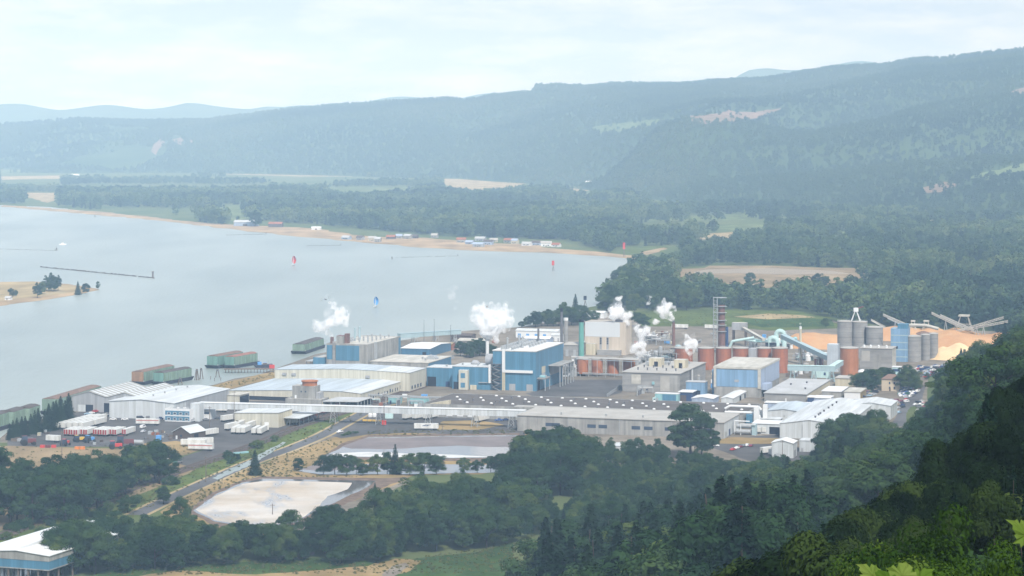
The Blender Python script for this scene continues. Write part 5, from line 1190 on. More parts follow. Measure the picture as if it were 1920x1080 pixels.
s = Site('aqua_kiosk', 'pale aqua kiosk with one dark window below the teal bridge', 'shed', 1522, 708, 1554, d=8, h=5.4); s.flat(m_paleteal, m_white, over=.2); s.pan('window', 'f', s.w * .7, s.w * .82, 2, 4, m_navy); s.pan('door', 'f', 1, 2.2, .05, 2.3, m_steel)
tank('tall_orange_tank', 'tall orange tank with a darker base next to the grey block', 1595, 709, 34, 654, mat('orange_tile_tall', (.42, .17, .075), .75, scale=.25, var=.1, streak=(.2, (.5, .5, .06)), corr=(1.6, .14, 'Z')))
s = Site('grey_block', 'massive grey concrete block building with faint panels beside the tall orange tank', 'factory building', 1613, 700, 1673, pxd=1680, pyt=653); s.flat(m_concband, m_concroof, over=.4); w, h = s.w, s.h
s.pan('panel', 'f', w * .42, w * .66, 3, h * .78, m_conc, .15); s.pan('panel', 'f', w * .04, w * .3, h * .5, h * .9, m_concroof, .1); s.pan('pale_strip', 'r', .2, s.d - .2, .2, h - .2, m_creamroof, .1); s.rep('roof_unit', MB().lathe([(.8, 0), (.8, 1.6), (.3, 2)], 0, 0, m_white, 10), [(w * f, 4, h + .45) for f in (.1, .3, .55, .8)])
SG = 'concrete silos of the chip plant'
tank('concrete_silo', 'tall grey silo at the end of the silo group, under the white gantry', 1586, 672, 28, 604, m_concband, SG); t_, P_, r_, h_ = tank('concrete_silo', 'tall grey silo in the middle of the silo group', 1614, 672, 29, 605, m_concband, SG); tank('concrete_silo', 'lower wide grey silo of the silo group', 1642, 674, 32, 615, m_concband, SG)
t = tag(empty('silo_gantry', (P_.x - 3, P_.y, h_ + 1.2)), 'white gantry with a red tip on splayed legs on top of the silos', 'gantry'); b = MB()
for a in range(4): MB().tube((math.cos(a * 1.57 + .6) * 5, math.sin(a * 1.57 + .6) * 3, -.6), (math.cos(a * 1.57 + .6), math.sin(a * 1.57 + .6), 7), .3, m_white, 6).build('leg', t)
MB().box(-1.8, 1.8, -1.2, 1.2, 7, 10, m_white).build('cab', t); MB().tube((0, 0, 9), (6, 0, 11), .5, m_boxcar, 8).build('boom', t)
A = Vector((P_.x + 9, P_.y, h_ + .8)); B = Vector((P_.x + 20, P_.y, h_ - 5)); gallery('silo_chute', 'pale chute sloping off the top of the silos', A, B, 2.2, 1.6, m_creamroof)
s = Site('blue_chip_house', 'blue striped chip house between the silos and the chip pile', 'factory building', 1670, 678, 1702, d=14, pyt=617); s.flat(m_paleblue, m_tealgrey, .4); h = s.h
for i in range(4): s.pan('pale_band', 'f', .1, s.w - .1, h * (.14 + .22 * i), h * (.17 + .22 * i), m_tealgrey, .12)
s.pan('window', 'f', s.w * .25, s.w * .42, h * .4, h * .48, m_dark, .2); s.box('roof_house', 5, 13, 2, 10, h + .16, h + 4, m_blue); s.rep('roof_boom', MB().tube((0, 0, 0), (-9, 0, 4), .35, m_steel, 6), [(6, 3, h + 4)])
tank('concrete_silo', 'broad grey silo in front of the chip pile', 1715, 679, 30, 632, m_concband, SG); tank('concrete_silo', 'narrow grey silo between two others, in front of the chip pile', 1737, 676, 17, 629, m_concband, SG); tank('concrete_silo', 'narrow grey silo at the end, against the chip pile', 1752, 674, 17, 627, m_concband, SG)
t = tag(empty('conveyor_hood', G(1715, 664), ROT), 'pale arched conveyor hood over the broad grey silo', 'conveyor'); MB().path([(-10, 8, 20), (-4, 8, 22.5), (8, 8, 22.5), (18, 8, 20)], 1.3, m_creamroof, 10).build('hood', t)
# chip piles
def pile(name, label, px, pyb, w, d, h, m, seed, flat=.45, rot=ROT):
    n, k = 46, 24; P = G(px, pyb); V_ = []; Fc = []; r = random.Random(seed)
    for j in range(k + 1):
        for i in range(n + 1):
            x, y = i / n * 2 - 1, j / k * 2 - 1; q_ = max(abs(x) ** 2.2 + abs(y) ** 2.2, 0) ** .45
            z = max(0, min(1, (1 - q_) / flat)); z = z * z * (3 - 2 * z) if z < .3 else z
            nn = mnoise.noise(Vector((x * 2.2 + seed, y * 2.2, 0))) * .3 + mnoise.noise(Vector((x * 6 + seed, y * 6, 2))) * .09
            V_.append((x * w / 2, y * d / 2, max(-.2, h * z * (.82 + nn)) if z > 0 else -.2))
    for j in range(k):
        for i in range(n): a = j * (n + 1) + i; Fc.append((a, a + 1, a + n + 2, a + n + 1))
    me = bpy.data.meshes.new(name); me.from_pydata(V_, [], Fc); me.materials.append(m); me.polygons.foreach_set('use_smooth', [True] * len(Fc)); me.update()
    return tag(linko(name, me, None, (P.x, P.y, 0), rot), label, 'chip pile')
pile('chip_pile', 'huge orange wood chip pile beyond the silos', 1815, 652, 118, 100, 14, m_chips, 1)
pile('chip_pile', 'fresh pale chip pile against the front of the huge orange one', 1792, 672, 52, 40, 13, m_chips2, 2, .7)
pile('chip_pile', 'low orange chip pile behind the pale flare stack', 1535, 648, 84, 70, 10, m_chips, 3)
pile('chip_pile', 'distant strip of orange chips behind the blue chip house', 1705, 636, 90, 50, 11, m_chips, 4)
pile('bark_pile', 'grey brown bark heap behind the conveyors of the chip yard', 1770, 640, 70, 30, 9, m_barkpile, 5)
def boom(px, pyb, x0, z0, x1, z1, label):
    P = G(px, pyb); t = tag(empty('stacking_conveyor', P, ROT), label, 'conveyor', 'stacking conveyors of the chip yard'); A = Vector((x0, 0, z0)); B = Vector((x1, 0, z1)); b = MB()
    for dy in (-.9, .9):
        for dz in (0, 1.5): b.tube(A + Vector((0, dy, dz)), B + Vector((0, dy, dz)), .22, m_creamroof, 5)
    n = 12
    for i in range(n):
        p = A.lerp(B, i / n); q_ = A.lerp(B, (i + 1) / n)
        for dy in (-.9, .9): b.tube(p + Vector((0, dy, 0)), q_ + Vector((0, dy, 1.5)), .12, m_creamroof, 4)
    b.build('boom', t); MB().hexa([A + Vector((0, -.8, .6)), B + Vector((0, -.8, .6)), B + Vector((0, .8, .6)), A + Vector((0, .8, .6)), A + Vector((0, -.8, .9)), B + Vector((0, -.8, .9)), B + Vector((0, .8, .9)), A + Vector((0, .8, .9))], m_greymetal).build('belt', t)
    M_ = A.lerp(B, .45); b = MB()
    for dx in (-3, 3): b.tube((M_.x + dx, 0, 0), (M_.x, 0, M_.z), .3, m_steel, 5)
    b.build('legs_frame', t)
boom(1783, 648, -16, 26, 10, 14, 'steep stacking conveyor with the highest tip on the silo side'); boom(1795, 648, -14, 24, 14, 12, 'second stacking conveyor that rises toward the silos'); boom(1822, 650, -14, 11, 26, 24, 'long stacking conveyor rising toward the hillside'); boom(1830, 648, -10, 12, 26, 20, 'lower stacking conveyor rising toward the hillside'); boom(1688, 652, -14, 26, 8, 17, 'short stacking conveyor above the blue chip house')
for px, pyb, w, h, lb in ((1808, 642, 20, 22, 'biggest open lattice mast frame over the chip pile'), (1737, 636, 10, 15, 'small lattice mast frame above the distant chip strip'), (1712, 636, 8, 15, 'thin lattice mast beside the blue chip house')):
    P = G(px, pyb); t = tag(empty('lattice_mast', P, ROT), lb, 'mast'); b = MB(); tw = w * .22
    C_ = [(-w / 2, -w / 3), (w / 2, -w / 3), (w / 2, w / 3), (-w / 2, w / 3)]
    for x, y in C_: b.tube((x, y, 0), (x * .3, y * .3, h), .28, m_creamroof, 5); b.tube((x * .8, y * .8, h * .28), (-x * .5, y * .5, h * .7), .14, m_creamroof, 4)
    for f in (.35, .7, 1.0):
        k = 1 - .7 * f
        for (a, c) in zip(C_, C_[1:] + C_[:1]): b.tube((a[0] * k, a[1] * k, h * f), (c[0] * k, c[1] * k, h * f), .18, m_creamroof, 4)
    b.build('lattice', t); MB().box(-tw, tw, -tw, tw, h, h + 1.2, m_creamroof).build('head', t)
# ================================================================ right hand buildings
s = Site('flat_grey_building', 'flat roofed grey building with a pale felt roof next to the pale blue building', 'building', 1433, 752, 1512, pxd=1556, h=5.2)
s.flat(m_concband, m_greyroof, over=.5); s.pan('siding', 'r', .2, s.d - .2, .2, 4.6, m_creamy, .1); s.pan('doorway', 'f', s.w * .5, s.w * .53, .05, 2.4, m_white); s.rep('roof_vent', vent_mesh(.8, 1.2, m_dksteel), [(s.w * .8, s.d * .3, 5.65), (s.w * .6, s.d * .7, 5.65), (s.w * .3, s.d * .55, 5.65)])
def shed(nm, lb, pl, yb, pr, d, h, mw, mr, ax='x', ridge=1.2, over=.4, cat='shed', door=None, flat=False, rot=ROT):
    s = Site(nm, lb, cat, pl, yb, pr, d=d, h=h, rot=rot)
    if flat: s.flat(mw, mr, over=over)
    else: s.gable(mw, [(0, h, mr), (.5, h + ridge, mr), (1, h, mr)], axis=ax, over=over)
    if door: s.pan('doorway', *door)
    return s
s = shed('long_white_shed', 'long narrow white roofed shed running away from the dark roof', 1352, 758, 1374, 52, 4, m_whitewall, m_white, 'y', .8); s.pan('doorway', 'r', 22, 27, .05, 3, m_dark); s.pan('doorway', 'r', 38, 42, .05, 3, m_dark)
shed('blue_gable_shed', 'low pale blue shed with a white roof between the blue box and the white shed', 1297, 757, 1337, 18, 3.6, m_lav, m_white, 'y', 1.0)
s = Site('blue_box_store', 'bright teal blue box store in front of the grey concrete building', 'shed', 1228, 752, 1272, d=5, h=5); s.flat(m_teal, m_white, over=.15); s.pan('blue_panel', 'f', s.w * .32, s.w * .9, .5, 4.6, m_blue, .15); s.pan('door', 'f', 1, 2.2, .05, 2.2, m_steel)
s = Site('navy_canopy', 'white topped canopy with navy sides beside the teal blue box store', 'canopy', 1273, 752, 1298, d=12, h=6); s.box('roof', -.5, s.w + .5, -.5, s.d + .5, 6, 6.4, m_white); s.box('side_wall', .3, s.w - .3, .3, s.d, -.2, 5.99, m_navy); s.pan('doorway', 'f', 1, 5, .05, 4, m_brown, .1)
s = Site('blue_tank_house', 'small blue tank house at the corner of the grey concrete building', 'shed', 1286, 741, 1322, d=8, h=9); s.flat(m_paleblue, m_greyroof, over=.2); s.pan('doorway', 'f', s.w * .4, s.w * .75, .05, 3.4, m_dark)
s = Site('white_factory_shed', 'big white metal warehouse with a long pale roof behind the dark round trees', 'warehouse', 1462, 821, w=38, d=118, pyt=794)
s.gable(m_whitewall, [(0, s.h, m_whiteroof), (.46, s.h + 2.6, m_whiteroof), (1, s.h, m_whiteroof)], over=.4); s.rep('roof_vent', vent_mesh(.7, 1.3, m_dksteel), [(s.w * .5, s.d * f, s.h + 2.6) for f in (.1, .2, .25, .36, .5, .62, .75)])
for x in (13.2, 26): s.pan('downpipe', 'f', x, x + .3, .1, s.h, m_steel, .25)
s.box('red_skip', 26, 32, -6, -3, 0, 2.4, m_red)
s = Site('white_wing', 'white gabled wing at the far end of the big white warehouse by the car park', 'warehouse', 1592, 784, w=26, d=30, h=8.4); s.gable(m_whitewall, [(0, 8.4, m_whiteroof), (.5, 10.2, m_whiteroof), (1, 8.4, m_whiteroof)], over=.4); s.pan('trim', 'r', .2, .7, .1, 8.3, m_steel, .15)
s = shed('white_gable_shed', 'white gabled shed in front of the long pale roof', 1437, 789, 1502, 44, 6.2, m_whitewall, m_paleblueroof, 'y', 1.4, cat='warehouse'); s.pan('wall_vent', 'f', s.w * .5, s.w * .54, 3, 4, m_steel)
s = shed('long_white_canopy', 'long bright white roof strip behind the white gabled shed', 1434, 765, 1518, 8, 3.4, m_lav, m_white, flat=True)
s = shed('truck_dock', 'white truck dock with a dark open bay and two parked trailers', 1411, 813, 1472, 16, 6, m_whitewall, m_white, flat=True); s.pan('doorway', 'f', s.w * .52, s.w * .98, .05, 4.4, m_dark, .15)
shed('white_low_store', 'low white store with a dark side between the truck dock and the duct loops', 1427, 802, 1462, 9, 5.2, m_whitewall, m_whiteroof, flat=True, door=('f', 1, 9, .4, 3.4, m_greymetal))
s = Site('duct_loops', 'cluster of white looped ducts and a blue box beside the grey front building', 'ducts', 1372, 800, 1428, d=14, h=9); w = s.w
for i, (z, y, m_) in enumerate(((8.5, 3, m_white), (11.5, 9, m_white))): s.add('duct', MB().path([(-6, y, z - 1.8), (-3, y, z), (w * .8, y, z), (w * .9, y, z - 2), (w * .9, y, 0)], .8, m_, 10))
s.add('duct_tower', MB().box(w * .74, w * .9, 0, 3, 0, 12.5, m_white)); s.add('duct_tower', MB().box(w * 1.0, w * 1.14, 4, 7, 0, 13.5, m_white)); s.add('blue_box', MB().box(w * .5, w * .7, -2, 1.5, 3, 8, m_blue)); s.add('platform', MB().box(-4, w * .5, 0, 6, 4.2, 4.6, m_conc))
s.rep('post', MB().box(-.2, .2, -.2, .2, 0, 7, m_steel), [(-3, 3, 0), (3, 3, 0), (9, 3, 0), (-3, 9, 0), (9, 9, 0)])
A = G(1380, 815); t = tag(empty('silver_vessels', A, ROT), 'silver horizontal vessels and pipes in front of the white duct loops', 'process plant')
for i, z in enumerate((2, 5)): MB().tube((0, 2 * i, z), (9, 2 * i, z), 1.4, m_steel, 14).build('vessel', t)
MB().box(9.5, 12, 0, 4, 0, 6.5, m_tealgrey).build('cabinet', t); MB().path([(-1, 1, 0), (-1, 1, 8), (8, 1, 8)], .35, m_white, 8).build('pipe', t); MB().path([(3, -1, 0), (3, -1, 6.6), (12, -1, 6.6)], .25, m_white, 8).build('pipe', t)
s = shed('white_roof_annex', 'white roofed annex with a pale stepped top beside the flat grey building', 1541, 746, 1577, 30, 4.4, m_conc, m_white, flat=True); s.pan('doorway', 'r', 18, 24, .05, 3.2, m_brick, .15)
s = shed('white_roof_annex', 'lower white roofed annex in front of the stepped one', 1524, 757, 1556, 14, 3.8, m_lav, m_white, flat=True)
s = shed('white_roof_annex', 'small white topped shed with a dark blue front near the long pale roof', 1514, 757, 1526, 9, 4.2, m_navy, m_white, flat=True)
s = shed('tan_flat_store', 'tan flat roofed store with white front beside the car park', 1583, 748, 1613, 26, 4.6, m_white, m_creamroof, flat=True); s.pan('siding', 'r', .2, 25.6, .1, 4.4, m_drypale, .1)
s = shed('pale_store', 'pale roofed store just behind the long pale roof of the big warehouse', 1552, 765, 1590, 14, 4.2, m_cream, m_creamroof, flat=True)
s = shed('tan_wall_store', 'low tan walled store below the tall orange tank', 1566, 724, 1602, 18, 5.5, m_creamy, m_concroof, flat=True)
s = Site('tan_office', 'two storey tan office with a brown hipped roof between leafy trees', 'office', 1653, 733, 1687, d=12, h=8.2)
s.walls(mat('tan_stucco', (.5, .42, .31), .8, scale=.15, var=.06)); b = MB(); w, d, h = s.w, s.d, s.h
b.v += [(-.6, -.6, h), (w + .6, -.6, h), (w + .6, d + .6, h), (-.6, d + .6, h), (w * .3, d / 2, h + 3), (w * .7, d / 2, h + 3)]
for f in ((0, 1, 5, 4), (1, 2, 5), (2, 3, 4, 5), (3, 0, 4), (3, 2, 1, 0)): b.f.append(f); b.m.append(b.mi(mat('brown_tile_roof', (.2, .13, .1), .9, scale=.4) if 'brown_tile_roof' not in MATS else MATS['brown_tile_roof']))
s.add('roof', b)
for x in (.4, .66): 
    for z in (1.4, 4.8): s.pan('window', 'f', w * x, w * x + 1.1, z, z + 1.7, m_glass)
s.pan('door', 'f', w * .42, w * .5, .05, 2.2, m_brown, .2)
s = Site('aqua_gatehouse', 'pale aqua gatehouse with a flat white top beside the grey block', 'building', 1673, 712, 1688, d=6, h=9); s.flat(m_paleteal, m_white, over=.4); s.pan('window_band', 'f', .3, s.w - .3, 6, 7.8, m_navy)
A = G(1617, 722); t = tag(empty('white_dome_tank', A), 'small white dome topped tank beside the tall orange tank', 'tank'); MB().lathe([(3, 0), (3, 8), (2.4, 9.6), (1, 10.4), (.1, 10.6)], 0, 0, m_paleteal, 18).build('shell', t); MB().lathe([(3.3, 9.2), (2.6, 10.6), (.2, 11.2)], 0, 0, m_white, 18).build('dome', t)
S_('car_park', [(1600, 742), (1660, 733), (1712, 716), (1740, 690), (1700, 688), (1700, 682), (1800, 682), (1792, 694), (1750, 728), (1742, 752), (1715, 800), (1690, 815), (1655, 800), (1668, 766), (1612, 752)], .1, m_gravel, 8, .8, 51)
S_('car_park_lane', [(1712, 728), (1735, 724), (1730, 745), (1700, 800), (1668, 800), (1690, 764)], .14, m_asphalt2, 6, .5, 52)
S_('front_lot', [(1360, 822), (1460, 815), (1470, 826), (1540, 860), (1420, 870), (1330, 838), (1340, 828)], .1, m_asphalt, 8, .6, 53)
S_('dry_grass_patch', [(1340, 826), (1370, 820), (1462, 822), (1452, 832), (1400, 833), (1350, 832)], .13, m_dry, 5, .6, 54)
s = shed('white_depot', 'white depot with a gabled front in the trees below the big white warehouse', 1447, 858, 1487, 12, 8.2, m_whitewall, m_white, 'y', 1.6, cat='depot'); s.pan('doorway', 'r', 3, 8, .05, 4, m_greymetal)
s = shed('white_depot', 'plain white box depot touching the gabled one, against the dark round trees', 1499, 847, 1530, 10, 6.2, m_whitewall, m_whiteroof, flat=True, over=.2, cat='depot'); s.pan('door', 'f', 1, 2.2, .05, 2.2, m_steel)
s = shed('white_tree_shed', 'white roofed shed half hidden among the near trees', 1150, 851, 1186, 14, 4.4, m_white, m_whiteroof, 'x', .8)
# ================================================================ far houses, strand and farm
hs = ((640, 449, 14, m_lav), (668, 450, 10, m_greymetal), (690, 452, 12, m_creamy), (724, 448, 14, m_brown), (742, 447, 10, m_conc), (756, 448, 12, m_conc), (771, 447, 9, m_brown), (808, 446, 10, m_conc), (856, 455, 14, m_conc), (872, 458, 12, m_lav), (890, 452, 16, m_greymetal), (906, 459, 14, m_lav), (918, 454, 12, m_creamy), (944, 455, 14, m_conc), (958, 457, 10, m_creamy), (978, 461, 14, m_white), (996, 460, 15, m_lav), (1014, 462, 16, m_white), (1034, 463, 12, m_white), (886, 463, 16, m_greymetal), (702, 454, 9, m_conc))
rf = (m_greyroof, m_brown, m_concroof, m_rust2, m_lav)
for i, (px, yb, w, mw) in enumerate(hs):
    s = Site('beach_house', 'small beach house in the row above the far sandy shore', 'house', px, yb, w=w, d=9, h=3.4 + (i % 3) * .8, rot=R(-17 + (i * 37) % 30 - 15), group='houses along the far sandy shore'); r_ = rf[i % 5]
    s.gable(mw, [(0, s.h, r_), (.5, s.h + 2.6, r_), (1, s.h, r_)], axis='x'); s.pan('window', 'f', w * .2, w * .35, 1, 2.4, m_glass); s.pan('window', 'f', w * .6, w * .78, 1, 2.4, m_glass); s.pan('door', 'f', w * .45, w * .54, .05, 2.1, m_brown)
for nm, lb, px, yb, w, d, h, mw, mr in (('grey_barn', 'long grey blue barn by the far river bank beside a round tree', 438, 424, 42, 20, 7, m_lav, m_greyroof), ('red_barn', 'red roofed barn just beyond the grey blue one on the far bank', 503, 426, 24, 14, 6, m_brown, m_rust2), ('white_boat_shed', 'small white shed on the sandy far bank', 584, 431, 16, 8, 3.6, m_white, m_white), ('white_farm', 'white farm building in the far stubble field', 505, 322, 34, 16, 9, m_white, m_white), ('white_farm', 'second white farm building in the far stubble field', 484, 323, 22, 16, 7, m_white, m_rust2), ('far_white_house', 'lone white house in the pale clearing below the hills', 930, 337, 22, 12, 9, m_white, m_white), ('far_white_house', 'white house against the foot of the dark hill', 870, 326, 20, 12, 9, m_white, m_white), ('far_white_house', 'bright white house among the valley trees near the dark hill', 1098, 349, 16, 12, 10, m_white, m_white), ('far_white_house', 'white farmhouse left alone in the hazy field beside the river plain', 133, 333, 26, 14, 8, m_white, m_white), ('far_white_house', 'white house in front of the eroded hillside', 257, 311, 24, 14, 9, m_white, m_white), ('far_white_house', 'second white house in front of the eroded hillside', 275, 311, 24, 14, 9, m_white, m_white), ('far_white_house', 'white house up in the wooded slope beside the tan clearing', 1730, 392, 14, 10, 16, m_white, m_white)):
    s = Site(nm, lb, 'barn' if 'barn' in nm else 'house', px, yb, w=w, d=d, h=h, rot=R(-8)); s.gable(mw, [(0, h, mr), (.5, h * 1.5, mr), (1, h, mr)], axis='x'); s.pan('door', 'f', w * .4, w * .6, .05, h * .6, m_brown)
# ================================================================ river traffic and marks
def sailboat(px, pyb, msail, label, k=1.0):
    P = G(px, pyb, .12); t = tag(empty('sailing_boat', P, R(70)), label, 'boat'); t.scale = (k, k, k)
    MB().hexa([(-5, -.6, 0), (5, -.1, 0), (5, .1, 0), (-5, .6, 0), (-5.5, -1.7, 1.5), (6.5, -.2, 1.8), (6.5, .2, 1.8), (-5.5, 1.7, 1.5)], m_white).build('hull', t); MB().box(-2, 2, -.9, .9, 1.55, 2.3, m_white).build('cabin', t)
    MB().tube((.5, 0, 1.5), (.5, 0, 15), .12, m_steel, 6, .07).build('mast', t); MB().tube((.4, 0, 2.6), (-4.5, 0, 2.6), .09, m_steel, 5).build('boom', t)
    MB().hexa([(.35, -.03, 2.8), (-4.3, -.6, 2.8), (-4.3, -.55, 2.8), (.35, .03, 2.8), (.4, -.03, 14.5), (.2, -.05, 14.5), (.2, 0, 14.5), (.4, .03, 14.5)], m_white).build('mainsail', t)
    V_, Fc = [], []
    for j in range(9):
        for i in range(9):
            a = (i / 8 - .5) * 2; b_ = j / 8; w = 3.6 * math.sin(math.pi * (.12 + .86 * (1 - b_) * .8)) ; V_.append((1.6 + 3 * math.sin(math.pi * (1 - b_ * .95)) * (1 - a * a * .6), a * w, 3.2 + b_ * 11.3))
    for j in range(8):
        for i in range(8): q_ = j * 9 + i; Fc.append((q_, q_ + 1, q_ + 10, q_ + 9))
    me = bpy.data.meshes.new('spinnaker'); me.from_pydata(V_, [], Fc); me.materials.append(msail); me.update(); linko('spinnaker', me, t)
sailboat(550, 498, m_red, 'sailing boat with a red spinnaker out on the river', .85); sailboat(704, 576, m_bluep, 'sailing boat with a blue spinnaker nearer the mill', .72)
def beacon(px, pyb, pyt, label, col=None):
    P = G(px, pyb, .12); h = CAMZ - (pyt - HY) / F * P.y; t = tag(empty('river_beacon', P), label, 'beacon')
    for a in range(3): MB().tube((math.cos(a * 2.1) * 1.6, math.sin(a * 2.1) * 1.6, -1), (0, 0, h * .55), .3, m_wood, 6).build('pile', t)
    MB().tube((0, 0, h * .5), (0, 0, h), .2, m_dksteel, 6).build('post', t)
    if col: MB().box(-1.6, 1.6, -.25, .25, h * .55, h, col).build('daymark', t)
    else: MB().box(-1.2, 1.2, -1.2, 1.2, h * .5, h * .58, m_wood).build('deck', t)
beacon(1037, 508, 489, 'red daymark beacon on dark piles in the open river', m_red); beacon(1170, 482, 455, 'tall red daymark beacon at the end of the sandy shore', m_red); beacon(735, 486, 480, 'small dark pile beacon off the beach houses'); beacon(1147, 533, 524, 'dark pile beacon near the wooded river bend'); beacon(106, 470, 462, 'lone dark pile beacon near the passing motor boat'); beacon(178, 407, 402, 'tiny dark beacon by the far wooded bank'); beacon(1097, 572, 555, 'square dark beacon on a post beside the lone river conifer', m_dark)
def dike(a, b, label, n=40, k=1.0):
    A, B = G(*a, .1), G(*b, .1); t = tag(empty('pile_dike', A, math.atan2(B.y - A.y, B.x - A.x)), label, 'pile dike'); L_ = (B - A).length; bb = MB(); r = random.Random(int(a[0]))
    for i in range(n):
        x = L_ * i / n
        if r.random() < .93: bb.box(x, x + L_ / n * .97, -.4, .4, -1, r.uniform(.8, 1.5) * k, m_wood)
    bb.build('pile_row', t); MB().lathe([(1.1 * k, 0), (.9 * k, 7 * k), (1.5 * k, 7.1 * k), (1.5 * k, 8 * k), (.2, 8.3 * k)], L_ * .985, 0, m_wood, 10).build('end_dolphin', t); return t
dike((76, 501), (290, 522), 'long dark pile dike pointing across the river', 60); dike((0, 467), (105, 470), 'faint pile dike near the left bank beacon', 30, .3); dike((424, 441), (500, 439), 'short pile dike off the far sandy bank', 24, .45); dike((575, 461), (640, 460), 'thin pile dike off the beach', 24, .35); dike((742, 483), (860, 480), 'long faint pile dike off the beach houses', 24, .3)
P = G(118, 459, .12); t = tag(empty('motor_boat', P), 'tiny white motor boat with a pale wake far out on the river', 'boat'); MB().hexa([(-5, -1.5, 0), (4, -.6, 0), (4, .6, 0), (-5, 1.5, 0), (-5, -1.8, 1.4), (6, -.2, 1.8), (6, .2, 1.8), (-5, 1.8, 1.4)], m_white).build('hull', t); MB().box(-2, 1.5, -1.2, 1.2, 1.45, 3.2, m_white).build('cabin', t)
sheet('boat_wake', [G(108, 459.4), G(118, 459), G(124, 458), G(119, 460)], .17, m_white)
P = G(12, 563); s = Site('island_hut', 'small white hut on the dry island', 'hut', 9, 563, w=6, d=5, h=2.6); s.gable(m_white, [(0, 2.6, m_greyroof), (.5, 4, m_greyroof), (1, 2.6, m_greyroof)], axis='x'); s.pan('door', 'f', 2, 3, .05, 2, m_brown)
# ================================================================ trees one can tell apart
def base_ray(px, py):
    """where the sight line through this point of the photograph meets the near hillside or the plain"""
    a = (px - CX) / F; s = (HY - py) / F; y = 20.0
    while y < 4000:
        z = tz1(a * y, y)
        if CAMZ + s * y <= z: return Vector((a * y, y, z))
        y += 4.0 if y < 1000 else 6.0
    return G(px, py)
def at_bearing(px, d):
    x = (px - CX) / F * d; return Vector((x, d, tz1(x, d)))
def flat_tree(key, px, py, top, label, group=None, w=1.0, **k):
    p = G(px, py); h = (py - top) / F * p.y; return tree(key, (p.x, p.y, -.2), h, label, group, w, **k)
# lone and few
flat_tree('conifer', 478, 891, 842, 'dark shaggy conifer standing alone between the road and the foam covered pond', w=1.5)
flat_tree('near', 560, 882, 858, 'small round tree by the road at the corner of the narrow pond', w=1.2)
flat_tree('near', 240, 962, 928, 'round dark tree by the road end, just left of the flat topped one', w=1.3)
flat_tree('cotton', 307, 946, 911, 'flat topped tree beside the lower road', w=1.5)
flat_tree('near', 337, 990, 931, 'tall loose tree at the corner of the foam covered pond', w=.9)
flat_tree('conifer', 703, 925, 903, 'small dark conifer tip rising above the wood by the foam covered pond', w=1.1)
flat_tree('conifer', 1079, 604, 550, 'lone tall conifer on the river bank near the square dark beacon', w=1.1)
flat_tree('cotton', 1295, 858, 755, 'big ragged poplar in front of the long grey concrete building', w=1.5); flat_tree('cotton', 1315, 860, 772, 'lower ragged poplar leaning on the big one in front of the grey concrete building', w=1.3)
g = 'trees between the two ponds'
for px, py, tp, k, w in ((606, 890, 853, 'near', 1.3), (628, 890, 850, 'near', 1.4), (650, 890, 852, 'near', 1.4), (668, 889, 858, 'near', 1.2), (708, 890, 852, 'near', 1.2), (726, 888, 846, 'cotton', 1.2), (768, 890, 850, 'near', 1.4), (795, 890, 848, 'near', 1.4), (818, 889, 852, 'near', 1.3), (680, 891, 868, 'near', 1.4), (752, 891, 860, 'cotton', 1.3)): flat_tree(k, px, py, tp, 'dark leafy tree in the row between the two ponds', g, w)
flat_tree('conifer', 741, 889, 831, 'pointed conifer that tops the row of trees between the ponds', w=1.1)
for px, py, tp in ((870, 886, 858), (895, 886, 862), (920, 884, 855), (940, 886, 850)): flat_tree('near', px, py, tp, 'leafy tree on the pond bank where the row meets the big wood', 'trees at the end of the pond row', 1.3)
g = 'dark conifers beside the left barges'
for i in range(15):
    f = i / 14; px = 18 + 112 * f + rnd.uniform(-3, 3); py = 826 - 30 * f + rnd.uniform(-3, 2); flat_tree('conifer', px, py, py - (36 + 24 * f * rnd.uniform(.7, 1.1) + rnd.uniform(-6, 5)), 'dark conifer in the tight row beside the pale green barges', g, 1.25)
g = 'cottonwoods along the dry field'
for i in range(26):
    f = (i + rnd.random()) / 26; px = 312 - 225 * f; py = 898 + 88 * f + rnd.uniform(-16, 8); flat_tree('cotton' if i % 3 else 'near', px, py, py - rnd.uniform(66, 100) * (.8 + .35 * f), 'tall leafy tree in the long clump between the dry field and the railway', g, rnd.uniform(1.0, 1.35))
g = 'leafy trees at the picture edge by the dry field'
for px, py, tp in ((-14, 955, 832), (6, 950, 850), (20, 985, 880), (42, 958, 858), (32, 980, 888), (-6, 975, 880), (50, 975, 880), (62, 985, 900)): flat_tree('cotton', px, py, tp, 'tall leafy tree in the small clump at the picture edge beside the dry field', g, 1.2)
g = 'trees behind the cream store'
for px, py, tp in ((863, 668, 640), (874, 669, 642), (888, 669, 636), (899, 667, 634), (909, 668, 640), (918, 668, 645), (881, 671, 650), (925, 668, 648)): flat_tree('near', px, py, tp, 'dark leafy tree in the clump between the blue shed and the tall blue hall', g, 1.15)
g = 'trees around the tan office'
for px, py, tp, w in ((1606, 728, 700, 1.3), (1618, 730, 698, 1.2), (1630, 727, 692, 1.3), (1643, 726, 692, 1.3), (1656, 716, 688, 1.3), (1668, 716, 690, 1.3), (1694, 733, 697, 1.2), (1704, 735, 690, 1.2), (1712, 733, 700, 1.3), (1700, 728, 683, .8), (1636, 735, 712, 1.2), (1738, 712, 698, 1.0)): flat_tree('near', px, py, tp, 'leafy tree in the group around the tan office', g, w)
g = 'river bank trees behind the boiler house'
